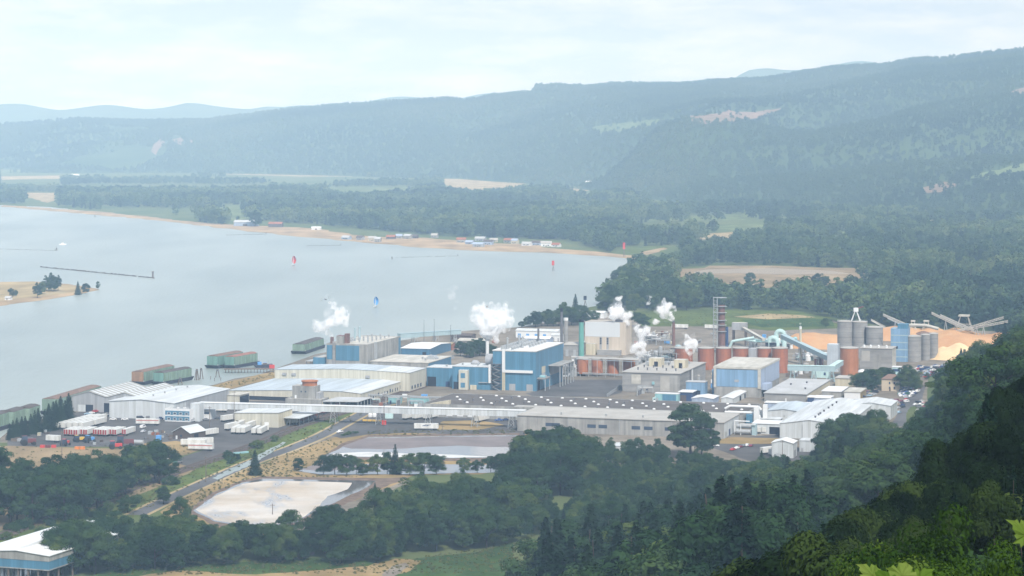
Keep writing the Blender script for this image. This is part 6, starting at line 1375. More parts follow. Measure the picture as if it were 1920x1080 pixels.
for px, py, tp, w in ((992, 612, 592, 1.3), (1004, 613, 583, 1.2), (1016, 612, 586, 1.2), (1026, 611, 580, 1.2), (1038, 612, 584, 1.2), (1048, 611, 578, 1.2), (1060, 611, 574, 1.3), (1072, 610, 576, 1.3), (1088, 608, 572, 1.3), (1100, 608, 580, 1.2), (1112, 606, 582, 1.2), (1058, 590, 566, .9), (978, 614, 602, 1.3), (1195, 612, 585, 1.2), (1207, 614, 590, 1.2)): flat_tree('near', px, py, tp, 'leafy tree in the riverside grove beyond the boiler house stacks', g, w)
g = 'trees of the wooded river bend'
n_ = 0
while n_ < 46:
    px, py = rnd.uniform(1118, 1290), rnd.uniform(515, 592)
    if not inpoly(px, py, [(1118, 592), (1122, 580), (1150, 560), (1178, 538), (1196, 515), (1240, 512), (1252, 540), (1290, 560), (1290, 590), (1200, 592)]): continue
    n_ += 1; p = G(px, py); tree('near' if n_ % 5 else 'cotton', (p.x, p.y, 0), rnd.uniform(19, 28), 'dark leafy tree of the wooded river bend', g, rnd.uniform(.9, 1.15))
g = 'trees of the dry river island'
for px, py, tp, k, lb in ((87, 546, 517, 'cotton', 0), (96, 545, 512, 'cotton', 0), (103, 546, 518, 'cotton', 0), (109, 545, 516, 'cotton', 0), (92, 547, 525, 'cotton', 0), (100, 547, 522, 'cotton', 0)): flat_tree(k, px, py, tp, 'dark tree in the tallest clump on the dry island', g, .9)
for px, py, tp, k, w, lb in ((70, 559, 530, 'cotton', 1.2, 'dark tree leaning out over the island beach in front of the tall clump'), (78, 552, 529, 'near', 1.0, 'dark tree between the beach tree and the tall island clump'), (21, 557, 540, 'near', .9, 'small round tree near the hut on the dry island'), (29, 556, 543, 'near', .8, 'smallest tree near the hut on the dry island'), (146, 553, 526, 'conifer', 1.3, 'pointed conifer near the tip of the dry island'), (161, 551, 531, 'near', 1.1, 'rounded tree beside the pointed conifer on the island tip'), (184, 543, 527, 'cotton', 1.0, 'thin lone tree at the very tip of the dry island')): flat_tree(k, px, py, tp, lb, None, w)
g = 'trees on the far bank by the grey blue barn'
for px, py, tp in ((403, 420, 392), (478, 425, 394), (416, 422, 404), (446, 414, 405), (388, 418, 396)): flat_tree('near', px, py, tp, 'rounded tree on the far bank close to the grey blue barn', g, 1.0)
g = 'single trees in the bare fields'
for px, py, tp in ((1407, 537, 511), (1534, 538, 512), (1548, 538, 517), (1652, 508, 470), (1560, 500, 488), (1548, 614, 596), (1485, 492, 480)): flat_tree('near', px, py, tp, 'single dark tree at the edge of the bare fields beyond the mill', g, 1.1)
g = 'bushes along the railway'
for i in range(64):
    f = rnd.random()
    px, py = ((rnd.uniform(0, 210), rnd.uniform(950, 1020)) if i < 44 else (250 + 280 * f + rnd.uniform(-6, 20), 945 - 115 * f + rnd.uniform(-16, 2)) if i < 56 else (640 + 40 * f, 818 - 8 * f))
    p = G(px, py); tree('bush', (p.x, p.y, -.3), rnd.uniform(2.2, 5.0) * (1 if i < 56 else .5), 'low green bush on the grassy verge of the railway', g, rnd.uniform(.7, 1.2))
g = 'low trees at the edge of the front lot'
for px, py, tp in ((1312, 882, 856), (1328, 886, 858), (1344, 884, 856), (1360, 888, 862), (1377, 886, 860), (1394, 889, 864), (1412, 888, 865), (1452, 886, 866), (1470, 884, 868), (1335, 896, 868), (1368, 898, 872), (1402, 900, 874), (1440, 898, 872)): flat_tree('near', px, py, tp, 'low leafy tree in the fringe just below the front lot', g, 1.5)
flat_tree('conifer', 1428, 890, 843, 'small pointed conifer before the white trailers of the front lot', w=1.2); flat_tree('conifer', 1453, 888, 850, 'second pointed conifer before the white trailers of the front lot, shorter', w=1.2)
for px, py, tp in ((104, 1080, 1002), (116, 1076, 984), (130, 1072, 978), (146, 1070, 972)): flat_tree('near', px, py, tp, 'dark leafy tree hiding the corner of the white roofed pile warehouse', 'trees at the pile warehouse', 1.1)
# ---------------- woods on the near slopes
CAND = []
def wood(poly, sp, hmin, hmax, keys, label, group, byd=False):
    """candidate trees: photograph polygon (px, y of the foot) on level ground, or (px, distance) on the hillside"""
    xs = [p[0] for p in poly]; ys = [p[1] for p in poly]; pts = []; miss = 0
    while miss < 260:
        px, q_ = rnd.uniform(min(xs), max(xs)), rnd.uniform(min(ys), max(ys))
        if not inpoly(px, q_, poly): continue
        p = at_bearing(px, q_) if byd else G(px, q_)
        if not byd: p.z = tz1(p.x, p.y)
        if any((p.x - a) ** 2 + (p.y - b_) ** 2 < sp * sp for a, b_ in pts): miss += 1; continue
        pts.append((p.x, p.y)); key = rnd.choice(keys); h = rnd.uniform(hmin, hmax) * (1.15 if key in ('conifer', 'fir') else 1)
        CAND.append((h / p.y, key, (p.x, p.y, p.z - .4), h, label, group))
B_ = ['near', 'near', 'near', 'cotton']
wood([(140, 1072), (146, 1052), (170, 1036), (240, 1034), (320, 1026), (390, 1036), (450, 1032), (520, 1040), (574, 1040), (580, 1050), (560, 1056), (480, 1060), (400, 1066), (200, 1078), (145, 1082)], 7.0, 11, 20, B_, 'dark leafy tree of the rounded wood in front of the foam covered pond', 'wood in front of the foam covered pond')
wood([(596, 1056), (600, 1030), (640, 1020), (690, 1004), (740, 976), (800, 958), (900, 952), (980, 960), (1000, 1000), (960, 1032), (860, 1037), (790, 1034), (720, 1057), (640, 1060)], 7.6, 11.5, 21, B_, 'leafy tree of the big wood right of the foam covered pond', 'wood beside the foam covered pond')
wood([(960, 935), (985, 885), (1010, 872), (1090, 872), (1100, 905), (1000, 955)], 8.5, 16, 24, B_, 'big leafy tree of the high wooded knoll in front of the grey concrete building', 'wooded knoll by the grey concrete building')
wood([(1100, 866), (1130, 852), (1250, 856), (1255, 870), (1150, 878)], 7, 8, 12, B_, 'round leafy tree in the line along the grey concrete building', 'line of trees along the grey building')
wood([(985, 1010), (1080, 1010), (1080, 985), (1020, 985)], 12, 8, 14, B_, 'smaller leafy tree at the edge of the green meadow', 'trees at the edge of the meadow')
wood([(1000, 1060), (1140, 1085), (1250, 1110), (1335, 1170), (1430, 1145), (1470, 1105), (1520, 1085), (1540, 1050), (1400, 960), (1200, 960), (1080, 1000), (1010, 1060)], 9, 10, 19, B_ + ['conifer', 'near'], 'tree of the dense mixed wood below the front car lot', 'mixed wood below the front lot', True)
wood([(1552, 1290), (1556, 1335), (1600, 1355), (1650, 1345), (1650, 1230), (1560, 1230)], 8.5, 16, 23, ['near'], 'dark round crowned tree in the clump before the big white warehouse', 'round trees before the white warehouse', True)
wood([(1548, 1230), (1565, 1260), (1610, 1200), (1680, 1060), (1730, 1080), (1785, 1330), (1850, 1420), (1895, 1700), (1930, 1880), (1980, 1880), (1980, 600), (1700, 560), (1560, 640), (1450, 760), (1380, 880), (1480, 1040)], 10.5, 12, 25, B_ + ['conifer', 'conifer', 'near'], 'tree of the hazy wooded slope beyond the nearest dark trees', 'wooded slope above the car park', True)
wood([(1760, 1560), (1768, 1600), (1805, 1740), (1835, 1790), (1860, 1790), (1820, 1500), (1785, 1440)], 8, 9, 17, ['conifer', 'conifer', 'cotton', 'near'], 'tree in the pointed fringe of the slope along the car park', 'fringe of trees along the car park', True)
wood([(1010, 880), (1120, 860), (1330, 820), (1420, 700), (1500, 560), (1480, 470), (1300, 480), (1120, 560), (1020, 650)], 8.5, 24, 34, ['fir', 'fir', 'conifer', 'near', 'cotton'], 'tall dark tree of the fir stand with bare lower trunks', 'fir stand on the near slope', True)
wood([(1080, 1200), (1120, 1290), (1330, 1290), (1345, 1110), (1080, 1080)], 7.5, 8, 13, B_, 'low leafy tree between the tree line and the mixed wood', 'low trees below the tree line', True)
CAND.sort(key=lambda c: -c[0])
NMAX = 350
kinds_n = {}
rest = []
for i, c in enumerate(CAND):
    if i < NMAX * 1.25 and kinds_n.get(KINDNAME[c[1]], 0) + sum(1 for o in COL.objects if o.parent is None and o.name.startswith(KINDNAME[c[1]])) * 0 < 150:
        kinds_n[KINDNAME[c[1]]] = kinds_n.get(KINDNAME[c[1]], 0) + 1
        tree(c[1], c[2], c[3], c[4], c[5], rnd.uniform(.95, 1.3))
    else: rest.append(c)
for key, nm, lb in (('near', 'broadleaf_woods', 'dense broadleaf woods filling the slopes around the mill'), ('conifer', 'conifer_woods', 'dark conifers mixed through the slopes around the mill')):
    P_ = [c for c in rest if (c[1] in ('conifer', 'fir')) == (key == 'conifer')]
    forest(nm, lb, np.array([c[2] for c in P_]), ['near', 'cotton'] if key == 'near' else ['conifer', 'fir'], .75, 1.25, None, np.array([c[3] / 20 for c in P_]))
# undergrowth that closes the forest floor
U = []
while len(U) < 5200:
    px = rnd.uniform(960, 1990); d = rnd.uniform(150, 1900)
    p = at_bearing(px, d)
    if p.z < 3.0: continue
    U.append((p.x, p.y, p.z - .8))
forest('undergrowth', 'leafy undergrowth covering the floor of the wooded slopes', np.array(U), ['bush'], .18, .42)
U = []
while len(U) < 900:
    d = 90 * (10 ** rnd.random()); p = at_bearing(rnd.uniform(2060 + 9000 / d, 3300), d)
    U.append((p.x, p.y, p.z - .5))
forest('hillside_shrubs', 'leafy shrubs continuing along the viewpoint hillside', np.array(U), ['bush'], .1, .24)
W_ = []
for poly, n_ in (([(0, 1010), (100, 965), (250, 905), (380, 868), (520, 815), (600, 788), (690, 765), (690, 780), (610, 815), (470, 868), (330, 925), (180, 1010), (60, 1050)], 1500), ([(300, 960), (400, 905), (520, 858), (620, 822), (640, 830), (600, 865), (560, 890), (700, 895), (480, 895), (400, 925), (360, 958)], 700), ([(690, 806), (980, 806), (980, 814), (690, 818)], 250), ([(200, 1060), (560, 1046), (720, 1056), (990, 1012), (1060, 995), (1100, 1010), (1060, 1075), (200, 1079)], 1600), ([(20, 838), (300, 834), (380, 842), (340, 860), (260, 925), (60, 980)], 350), ([(1180, 586), (1470, 585), (1560, 598), (1560, 612), (1200, 610)], 500), ([(390, 728), (470, 708), (515, 700), (515, 706), (400, 734)], 120)):
    xs = [p[0] for p in poly]; ys = [p[1] for p in poly]; c_ = 0
    while c_ < n_:
        px, py = rnd.uniform(min(xs), max(xs)), rnd.uniform(min(ys), max(ys))
        if inpoly(px, py, poly): p = G(px, py); W_.append((p.x, p.y, tz1(p.x, p.y) - .1)); c_ += 1
forest('weeds', 'tufts of weeds and rough grass on the verges and banks', np.array(W_), ['tuft'], .012, .05)
# nearest dark trees
g = 'nearest dark trees on the viewpoint slope'
def near_tree(key, px, top, d, label, group=None, w=1.0):
    p = at_bearing(px, d); h = CAMZ - (top - HY) / F * d - p.z; return tree(key, (p.x, p.y, p.z - .3), max(6, h), label, group, w)
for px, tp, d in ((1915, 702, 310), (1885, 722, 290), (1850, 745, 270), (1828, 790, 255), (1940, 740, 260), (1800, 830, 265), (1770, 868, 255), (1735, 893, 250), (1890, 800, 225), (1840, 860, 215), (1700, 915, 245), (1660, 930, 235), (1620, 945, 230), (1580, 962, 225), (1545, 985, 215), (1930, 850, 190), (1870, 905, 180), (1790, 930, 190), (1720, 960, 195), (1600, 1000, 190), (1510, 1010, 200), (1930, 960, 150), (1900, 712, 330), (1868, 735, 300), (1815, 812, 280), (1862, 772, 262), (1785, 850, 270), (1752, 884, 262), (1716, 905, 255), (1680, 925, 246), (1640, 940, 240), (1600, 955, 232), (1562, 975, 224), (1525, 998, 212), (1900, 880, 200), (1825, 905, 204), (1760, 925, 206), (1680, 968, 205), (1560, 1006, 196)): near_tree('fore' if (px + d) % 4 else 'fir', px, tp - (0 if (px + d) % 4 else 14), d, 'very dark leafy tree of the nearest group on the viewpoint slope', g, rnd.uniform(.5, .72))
near_tree('sapling', 1752, 948, 112, 'bright yellow green tree in front of the nearest dark group', None, .62); near_tree('sapling', 1655, 1012, 120, 'lower bright green tree beside the yellow green one', None, .6); near_tree('sapling', 1850, 1005, 96, 'bright green tree half cut by the picture edge, behind a maple leaf', None, .6)
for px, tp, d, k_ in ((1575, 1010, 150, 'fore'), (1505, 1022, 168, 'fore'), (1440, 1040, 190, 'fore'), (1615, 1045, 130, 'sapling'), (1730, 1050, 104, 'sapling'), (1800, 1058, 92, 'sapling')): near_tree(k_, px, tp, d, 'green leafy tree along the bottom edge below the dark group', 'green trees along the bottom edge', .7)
# maple twigs close to the viewpoint
m_maple = leafmat('maple_leaf', [(.05, .10, .014), (.09, .15, .024), (.15, .2, .045)], .3, 9.0)
def maple_leaf(size):
    o = [(0, -.05), (.12, -.14), (.34, -.18), (.3, -.02), (.5, .04), (.43, .15), (.56, .3), (.42, .33), (.38, .46), (.22, .4), (.24, .6), (.12, .66), (0, .9), (-.1, .66), (-.22, .62), (-.22, .4), (-.36, .48), (-.4, .34), (-.56, .34), (-.42, .17), (-.5, .06), (-.3, -.02), (-.36, -.2), (-.12, -.14)]
    n = len(o); V_ = []; Fc = []
    for k in (0, .35, .7, 1.0):
        for i, (x, y) in enumerate(o):
            x_, y_ = x * k, .1 + (y - .1) * k; V_.append((x_, y_, -.34 * x_ * x_ - .30 * max(0, y_ - .2) ** 2 + (.05 if i % 3 else -.03) * k + rnd.uniform(-.012, .012)))
    for k in range(3):
        for i in range(n): j = (i + 1) % n; Fc.append((k * n + i, k * n + j, (k + 1) * n + j, (k + 1) * n + i))
    me = bpy.data.meshes.new('leaf'); me.from_pydata([(x * size, y * size, z * size) for x, y, z in V_], [], Fc); me.materials.append(m_maple); me.update(); return me
def maple(label, foot_px, d, leaves):
    p = at_bearing(foot_px, d); t = tag(empty('maple_sapling', p), label, 'sapling')
    for px, py, dd, size, rot in leaves:
        q_ = Vector(((px - CX) / F * dd, dd, CAMZ - (py - HY) / F * dd)) - p
        l_ = linko('leaf', maple_leaf(size), t, q_); l_.rotation_euler = rot
        base = q_ + Vector((0, 0, -.03)); MB().path([(0, 0, -.2), (q_.x * .4, q_.y * .4, base.z * .6), tuple(base)], .006, m_bark, 6).build('stem', t)
maple('yellow green maple leaves sticking up at the bottom edge', 1690, 9.0, [(1690, 1084, 9.0, .12, (R(35), R(14), R(-14))), (1640, 1082, 9.3, .10, (R(42), R(-28), R(40))), (1716, 1092, 9.1, .11, (R(40), R(26), R(-50))), (1666, 1096, 8.8, .12, (R(30), 0, R(15)))])
maple('single green maple leaf poking in at the picture edge', 1930, 7.5, [(1926, 1008, 7.5, .10, (R(62), R(-35), R(60))), (1934, 990, 7.6, .09, (R(58), R(25), R(-100)))])
# ================================================================ trailers, vehicles, yard clutter, poles
def trailer_parts(L_=14.6, rear=None, stripe=None):
    w = 1.3; z0, z1 = 1.15, 4.05
    body = MB().box(-w, w, 0, L_, z0, z1, m_trailer).mesh('box_body')
    rearb = MB().box(-w + .12, w - .12, -.06, -.003, z0 + .1, z1 - .15, rear or m_trailer)
    if rear: rearb = MB().box(-w + .1, -.14, -.06, -.003, z0 + .1, z1 - .15, rear).box(.14, w - .1, -.06, -.003, z0 + .1, z1 - .15, rear)
    b = MB().box(-.5, .5, .6, L_ - .6, .8, 1.147, m_dksteel)
    for y in (1.4, 2.7):
        for x in (-w + .25, w - .25): b.tube((x - .22, y, .5), (x + .22, y, .5), .5, m_rubber, 14)
    leg = MB().box(-.9, -.7, L_ - 3.2, L_ - 3, 0, 1.147, m_dksteel).box(.7, .9, L_ - 3.2, L_ - 3, 0, 1.147, m_dksteel)
    d = {'box_body': body, 'rear_door': rearb.mesh('rear_door'), 'bogie': b.mesh('bogie'), 'landing_leg': leg.mesh('landing_leg')}
    if stripe: d['side_stripe'] = MB().box(-w - .04, -w - .003, .3, L_ - .3, z0 + 1.7, z0 + 2.2, stripe).mesh('side_stripe')
    return d
TP = {'w': trailer_parts(), 'red': trailer_parts(rear=mat('red_trailer_door', (.3, .04, .04), .5, scale=.5)), 'stripe': trailer_parts(stripe=mat('red_trailer_stripe', (.45, .12, .1), .5, scale=.5)), 's': trailer_parts(8.5)}
def trailer(px, py, rz, label, group=None, kind='w'):
    P = G(px, py); P.z = .1; t = tag(empty('box_trailer', P, R(rz)), label, 'trailer', group)
    for k, me in TP[kind].items(): linko(k, me, t)
    return t
g = 'white trailers parked nose to tail beside the dark conifers'
A = G(106, 806); u = Vector((math.cos(ROT), math.sin(ROT), 0)); v = Vector((-math.sin(ROT), math.cos(ROT), 0))
for c in range(5):
    for k in range((3, 3, 3, 2, 2)[c]):
        p = A + u * (c * 3.5) + v * (k * 16.6 + c * 1.2); px, py = pix((p.x, p.y, 0)); trailer(px, py, -17, 'plain white trailer in the block parked beside the dark conifers', g)
g = 'white trailers with dark red rear doors'
for i in range(13):
    if i in (5, 11): continue
    trailer(123 + i * 9.1, 818 + (i % 3) * .6, -14, 'white trailer with dark red rear doors in the side by side row', g, 'red')
g = 'white trailers scattered before the cream shed'
for px, py, rz in ((424, 808, -22), (437, 814.5, -10), (446, 815, -10), (455, 815, -10), (444, 805, -10), (463, 806, -12), (475, 816, -8), (486, 816.5, -8), (500, 810, 6), (416, 792, -35)): trailer(px, py, rz, 'white trailer in the loose cluster before the cream shed', g)
trailer(374, 820, -38, 'white trailer backed up beside the brown barn'); trailer(400, 846, 78, 'long white trailer with a thin red line parked on the open asphalt', None, 'stripe'); trailer(386, 838, 80, 'white trailer parked just behind the one with the thin red line'); trailer(352, 835, -80, 'white trailer nearest the brown barn door, touching the dry grass')
trailer(299, 798, 82, 'white trailer with a red stripe broadside before the blue banded office', None, 'stripe'); trailer(426, 773, 84, 'white trailer half hidden under the white gallery by its tower')
g = 'white trailers angled at the middle dock'
for px in (757, 776, 796): trailer(px, 788, -30, 'white trailer angled at the dock under the gallery', g)
t = trailer(822, 807, 86, 'white trailer with a dark scribbled mark on its side, alone by the grey pond')
b = MB(); z = 2.5
for a, c in (((5.0, z), (7.6, z + .55)), ((6.2, z + .1), (7.4, z + .9)), ((7.2, z - .1), (9.0, z + .5)), ((7.8, z + .5), (10.2, z + .75)), ((5.6, z + .3), (6.8, z + .1))): b.hexa([(1.305, a[0], a[1]), (1.34, a[0], a[1]), (1.34, c[0], c[1]), (1.305, c[0], c[1]), (1.305, a[0], a[1] + .32), (1.34, a[0], a[1] + .32), (1.34, c[0], c[1] + .32), (1.305, c[0], c[1] + .32)], m_navy)
b.build('side_mark', t)
b = MB(); me_ = None
for o in t.children:
    if o.name.startswith('side_mark'): o.rotation_euler = (0, 0, math.pi); o.location = (0, 14.6, 0)
trailer(893, 793, -28, 'white trailer alone near the worn turf, at the end of the gallery')
for px in (1422, 1432): trailer(px, 814, -10, 'white trailer backed into the white truck dock', 'trailers at the white truck dock', 's')
trailer(533, 797, -60, 'white trailer under the flat white canopy', None, 's'); trailer(112, 830, 70, 'short white trailer among the red farm machines', None, 's')
for px, py, lb in ((1290, 617, 'white semitrailer on the yard behind the brown stack'), (1352, 618, 'white semitrailer beside the scaffolded column')): trailer(px, py, 75, lb)
for px, py in ((1428, 853), (1444, 856), (1458, 852)): trailer(px, py, -50, 'white trailer tucked behind the near conifers of the front lot', 'white trailers in the front lot', 's')
# cars: body, glass cabin and four wheels in one small mesh; paint colour from the object
def car_mesh(kind):
    b = MB()
    if kind == 'car': p = [(-2.2, .35), (-2.2, .8), (-1.9, .95), (-1.2, 1.0), (-.7, 1.42), (.8, 1.45), (1.3, 1.0), (2.1, .85), (2.2, .35)]
    elif kind == 'van': p = [(-2.4, .4), (-2.4, 1.9), (1.2, 2.0), (1.9, 1.15), (2.4, 1.0), (2.4, .4)]
    else: p = [(-2.6, .5), (-2.6, 1.05), (-.5, 1.05), (-.45, 1.75), (.9, 1.75), (1.4, 1.1), (2.5, 1.0), (2.6, .5)]
    b.prism(p[::-1], -.88, .88, m_car, 'y')
    g_ = {'car': (-.95, .95, 1.02, 1.36), 'van': (-1.6, 1.3, 1.3, 1.8), 'pickup': (-.38, 1.0, 1.15, 1.6)}[kind]
    b.box(g_[0], g_[1], -.9, .9, g_[2], g_[3], m_glass)
    for x in (-1.4, 1.4):
        for y in (-.8, .8): b.tube((x, y - .1, .34), (x, y + .1, .34), .34, m_rubber, 10)
    return b.mesh('car')
CM = {k: car_mesh(k) for k in ('car', 'van', 'pickup')}
PAINT = {'white': (.75, .75, .74), 'silver': (.45, .46, .48), 'black': (.02, .02, .025), 'grey': (.16, .165, .17), 'red': (.45, .03, .03), 'maroon': (.2, .03, .05), 'blue': (.04, .1, .3), 'dark blue': (.02, .04, .12), 'green': (.04, .12, .08), 'tan': (.4, .33, .24), 'pale blue': (.3, .42, .52)}
def car(px, py, rz, colr, label, group=None, kind='car', nm='parked_car'):
    P = G(px, py); o = linko(nm, CM[kind], None, (P.x, P.y, .16), R(rz)); o.color = (*PAINT[colr], 1)
    return tag(o, label, {'car': 'car', 'van': 'van', 'pickup': 'pickup truck'}[kind], group)
cols = ['white', 'silver', 'black', 'grey', 'red', 'maroon', 'blue', 'dark blue', 'green', 'tan', 'pale blue', 'white', 'silver', 'dark blue']
def lot(poly, rz, label, group, rowsp=6.2, colsp=3.0, fill=.85):
    W = [G(*p) for p in poly]; poly_w = [(p.x, p.y) for p in W]; a = R(rz); ux, uy = math.cos(a), math.sin(a)
    cx_, cy_ = sum(p[0] for p in poly_w) / len(W), sum(p[1] for p in poly_w) / len(W)
    for i in range(-30, 31):
        for j in range(-40, 41):
            r_ = i * rowsp + (i % 2) * .0; x = cx_ + ux * r_ - uy * j * colsp; y = cy_ + uy * r_ + ux * j * colsp
            if inpoly(x, y, poly_w) and rnd.random() < fill:
                c_ = rnd.choice(cols); px, py = pix((x, y, 0)); kd = rnd.choice(['car', 'car', 'car', 'pickup', 'van']); car(px, py, rz + (180 if rnd.random() < .4 else 0) + rnd.uniform(-4, 4), c_, '%s %s %s' % (c_, {'car': 'car', 'van': 'van', 'pickup': 'pickup'}[kd], label), '%s %ss %s' % (c_, kd, group), kd, 'parked_' + kd if kd != 'pickup' else 'pickup_truck')
lot([(1690, 748), (1682, 738), (1694, 729), (1722, 722), (1728, 727), (1712, 746)], 60, 'in the crowded car park in front of the tan office', 'in the crowded car park')
lot([(1664, 770), (1668, 752), (1706, 750), (1694, 768), (1684, 782)], 55, 'in the car park rows beside the big white warehouse', 'beside the white warehouse', 7, 3.6, .7)
lot([(1612, 746), (1622, 738), (1648, 733), (1652, 737), (1632, 746)], 20, 'in the short rows behind the tan flat store', 'behind the tan flat store', 7, 3.4, .6)
lot([(1716, 757), (1726, 752), (1758, 760), (1746, 778), (1716, 782)], 40, 'on the verge below the wooded slope', 'on the verge below the slope', 8, 4.5, .6)
lot([(1706, 706), (1716, 688), (1782, 686), (1766, 704), (1740, 712)], 10, 'in the upper car park below the concrete silos', 'in the upper car park', 7, 3.6, .7)
for px, py, c_ in ((1374, 845, 'red'), (1382, 842, 'white'), (1388, 840, 'maroon'), (1394, 838, 'grey'), (1401, 837, 'white')): car(px, py, 60, c_, c_ + ' car in the short line in the front lot by the dry grass', c_ + ' cars in the front lot')
car(1318, 838, 10, 'white', 'white van seen through the trees beside the front lot', None, 'van', 'parked_van'); car(1340, 838, 12, 'white', 'white pickup by the tree line of the front lot', None, 'pickup', 'pickup_truck'); car(1408, 838, 70, 'maroon', 'dark maroon car at the end of the front lot line, apart from the others')
for px, py, rz, c_, kd, lb in ((164, 778, 20, 'pale blue', 'car', 'pale blue car parked before the grey shed'), (171, 776, 20, 'white', 'car', 'white car parked before the grey shed'), (179, 773, 25, 'red', 'car', 'red car parked before the grey shed'), (190, 768, 30, 'tan', 'van', 'tan van by the dark door of the grey shed'), (199, 780, 5, 'white', 'pickup', 'white pickup between the grey shed and the white warehouse'), (212, 788, 10, 'white', 'car', 'white car at the corner of the white warehouse'), (234, 788, 10, 'white', 'car', 'white car at the middle of the white warehouse front'), (263, 786, 15, 'black', 'van', 'black van against the white warehouse'), (278, 786, 80, 'grey', 'van', 'dark grey van against the white warehouse'), (300, 787, 20, 'dark blue', 'pickup', 'dark blue pickup beside the blue banded office'), (352, 789, 10, 'black', 'car', 'black car before the gallery tower'), (360, 791, 10, 'silver', 'car', 'silver car before the gallery tower'), (386, 789, 15, 'grey', 'car', 'grey car before the small dock office'), (268, 803, 70, 'white', 'van', 'white van alone on the open asphalt yard'), (269, 811, 70, 'silver', 'car', 'silver car behind the white van on the asphalt yard'), (311, 867, 10, 'white', 'van', 'white van at the field corner below the trailers'), (303, 867, 10, 'black', 'car', 'black car beside the white van at the field corner'), (324, 869, 5, 'green', 'pickup', 'dark green pickup at the field corner below the trailers'), (336, 868, 0, 'grey', 'car', 'grey car at the field corner below the trailers'), (637, 812, 60, 'white', 'pickup', 'white pickup on the access road near the junction'), (935, 790, 10, 'blue', 'pickup', 'blue pickup under the end of the gallery'), (948, 789, 10, 'dark blue', 'car', 'dark blue car under the end of the gallery')): car(px, py, rz, c_, lb, None, kd, 'parked_' + kd if kd != 'pickup' else 'pickup_truck')
# farm machines and clutter of the yard
def machine(px, py, colr, label, k=1.0, rz=0):
    P = G(px, py); t = tag(empty('tractor', P, R(rz)), label, 'tractor'); t.scale = (k, k, k)
    MB().box(0, 2.6, -.6, .6, .9, 2.0, colr).build('bonnet', t); MB().box(-1.6, -.003, -.9, .9, .9, 2.9, m_glass, colr).build('cab', t)
    for x, r_ in ((-1, .95), (1.9, .6)):
        for y in (-1.05, 1.05): MB().tube((x, y - .22, r_), (x, y + .22, r_), r_, m_rubber, 14).build('wheel', t)
machine(51, 835, m_boxcar, 'large maroon tractor at the edge of the brown field', 1.9, 20); machine(122, 836, m_red, 'red tractor between the red bins and the orange loader', 1.4, 70); machine(147, 829, m_yellow, 'orange yellow loader on the yard among the machines', 1.4, 40); machine(232, 838, m_boxcar, 'long maroon harvester near the silver tank', 2.2, 5); machine(215, 842, m_red, 'red seeder machine above the cottonwoods', 1.6, 15); machine(167, 830, m_bluep, 'blue tractor behind the orange yellow loader', 1.5, 60)
def crate(px, py, w, d, h, m, label, name='bin', cat='bin', rz=0, group=None, top=None):
    P = G(px, py); t = tag(empty(name, P, R(rz)), label, cat, group)
    MB().box(0, w, 0, d, .12, h, m, top).build('body', t); MB().box(.1, w - .1, .1, .3, 0, .117, m_dksteel).box(.1, w - .1, d - .3, d - .1, 0, .117, m_dksteel).build('skid', t)
    MB().box(-.06, w + .06, -.06, d + .06, h + .003, h + .12, m).build('rim', t)
for px, c_ in ((75, m_red), (85, m_boxcar), (96, m_red), (150, m_orange), (140, m_orange)): crate(px, 840 if px < 130 else 843, 2.6, 1.8, 1.5, c_, {m_red: 'red bin', m_boxcar: 'maroon bin', m_orange: 'orange bin'}[c_] + ' in the line along the brown field edge', group={m_red: 'red', m_boxcar: 'maroon', m_orange: 'orange'}[c_] + ' bins along the field')
crate(292, 827, 3, 3, 3.0, m_bluep, 'bright blue box container among the junk by the brown barn', 'container', 'container'); crate(440, 852, 9, 2, .8, m_teal, 'long low teal skip beside the railway', 'skip', 'skip', 35)
P = G(247, 834); t = tag(empty('silver_tank', P, R(-10)), 'silver horizontal tank above the cottonwoods in the farm yard', 'tank'); MB().tube((0, 0, 1.6), (7, 0, 1.6), 1.35, m_steel, 18).build('shell', t); MB().box(.8, 1.4, -1, 1, 0, .6, m_dksteel).build('saddle', t); MB().box(5.6, 6.2, -1, 1, 0, .6, m_dksteel).build('saddle', t)
r2 = random.Random(5)
jm = [m_wood, m_dksteel, m_rust2, m_steel, m_creamy, m_brown]
for i, (px, py) in enumerate([(20 + 6 * k, 828 - (k % 2) * 2) for k in range(6)]): crate(px, py, 3.4, 2.4, r2.uniform(.8, 2), r2.choice([m_dksteel, m_greymetal, m_wood]), 'dark stack of metal goods in the line at the yard edge', 'pallet_stack', 'pallet stack', r2.uniform(-30, 30), 'dark stacks at the yard edge')
for i in range(26):
    px, py = (r2.uniform(66, 104), r2.uniform(804, 818)) if i < 9 else (r2.uniform(270, 318), r2.uniform(806, 826)) if i < 22 else (r2.uniform(160, 200), r2.uniform(826, 836))
    crate(px, py, r2.uniform(1.2, 3), r2.uniform(1, 2.4), r2.uniform(.6, 1.8), r2.choice(jm), 'scrap timber and metal heap piece in the junk by the dark conifers' if i < 9 else 'scrap piece in the junk heap beside the brown barn' if i < 22 else 'odd box among the farm machines', 'scrap_pile', 'scrap', r2.uniform(0, 90), 'junk by the dark conifers' if i < 9 else 'junk beside the brown barn' if i < 22 else 'boxes among the farm machines')
g = 'yellow beams at the middle yard'
for i in range(4): crate(680 + i * 9, 790 + i * .4, 2.6, 1.6, 1.0, m_yellow, 'yellow crate in the line beside the access road junction', 'crate', 'crate', 5, g)
crate(716, 797, 2.6, 2.4, 2.6, m_red, 'red box standing by the middle yard entrance', 'container', 'container'); crate(722, 785, 5, 3, 3, m_paleteal, 'aqua box cabin by the middle yard entrance', 'container', 'container', 0, None, m_bluep)
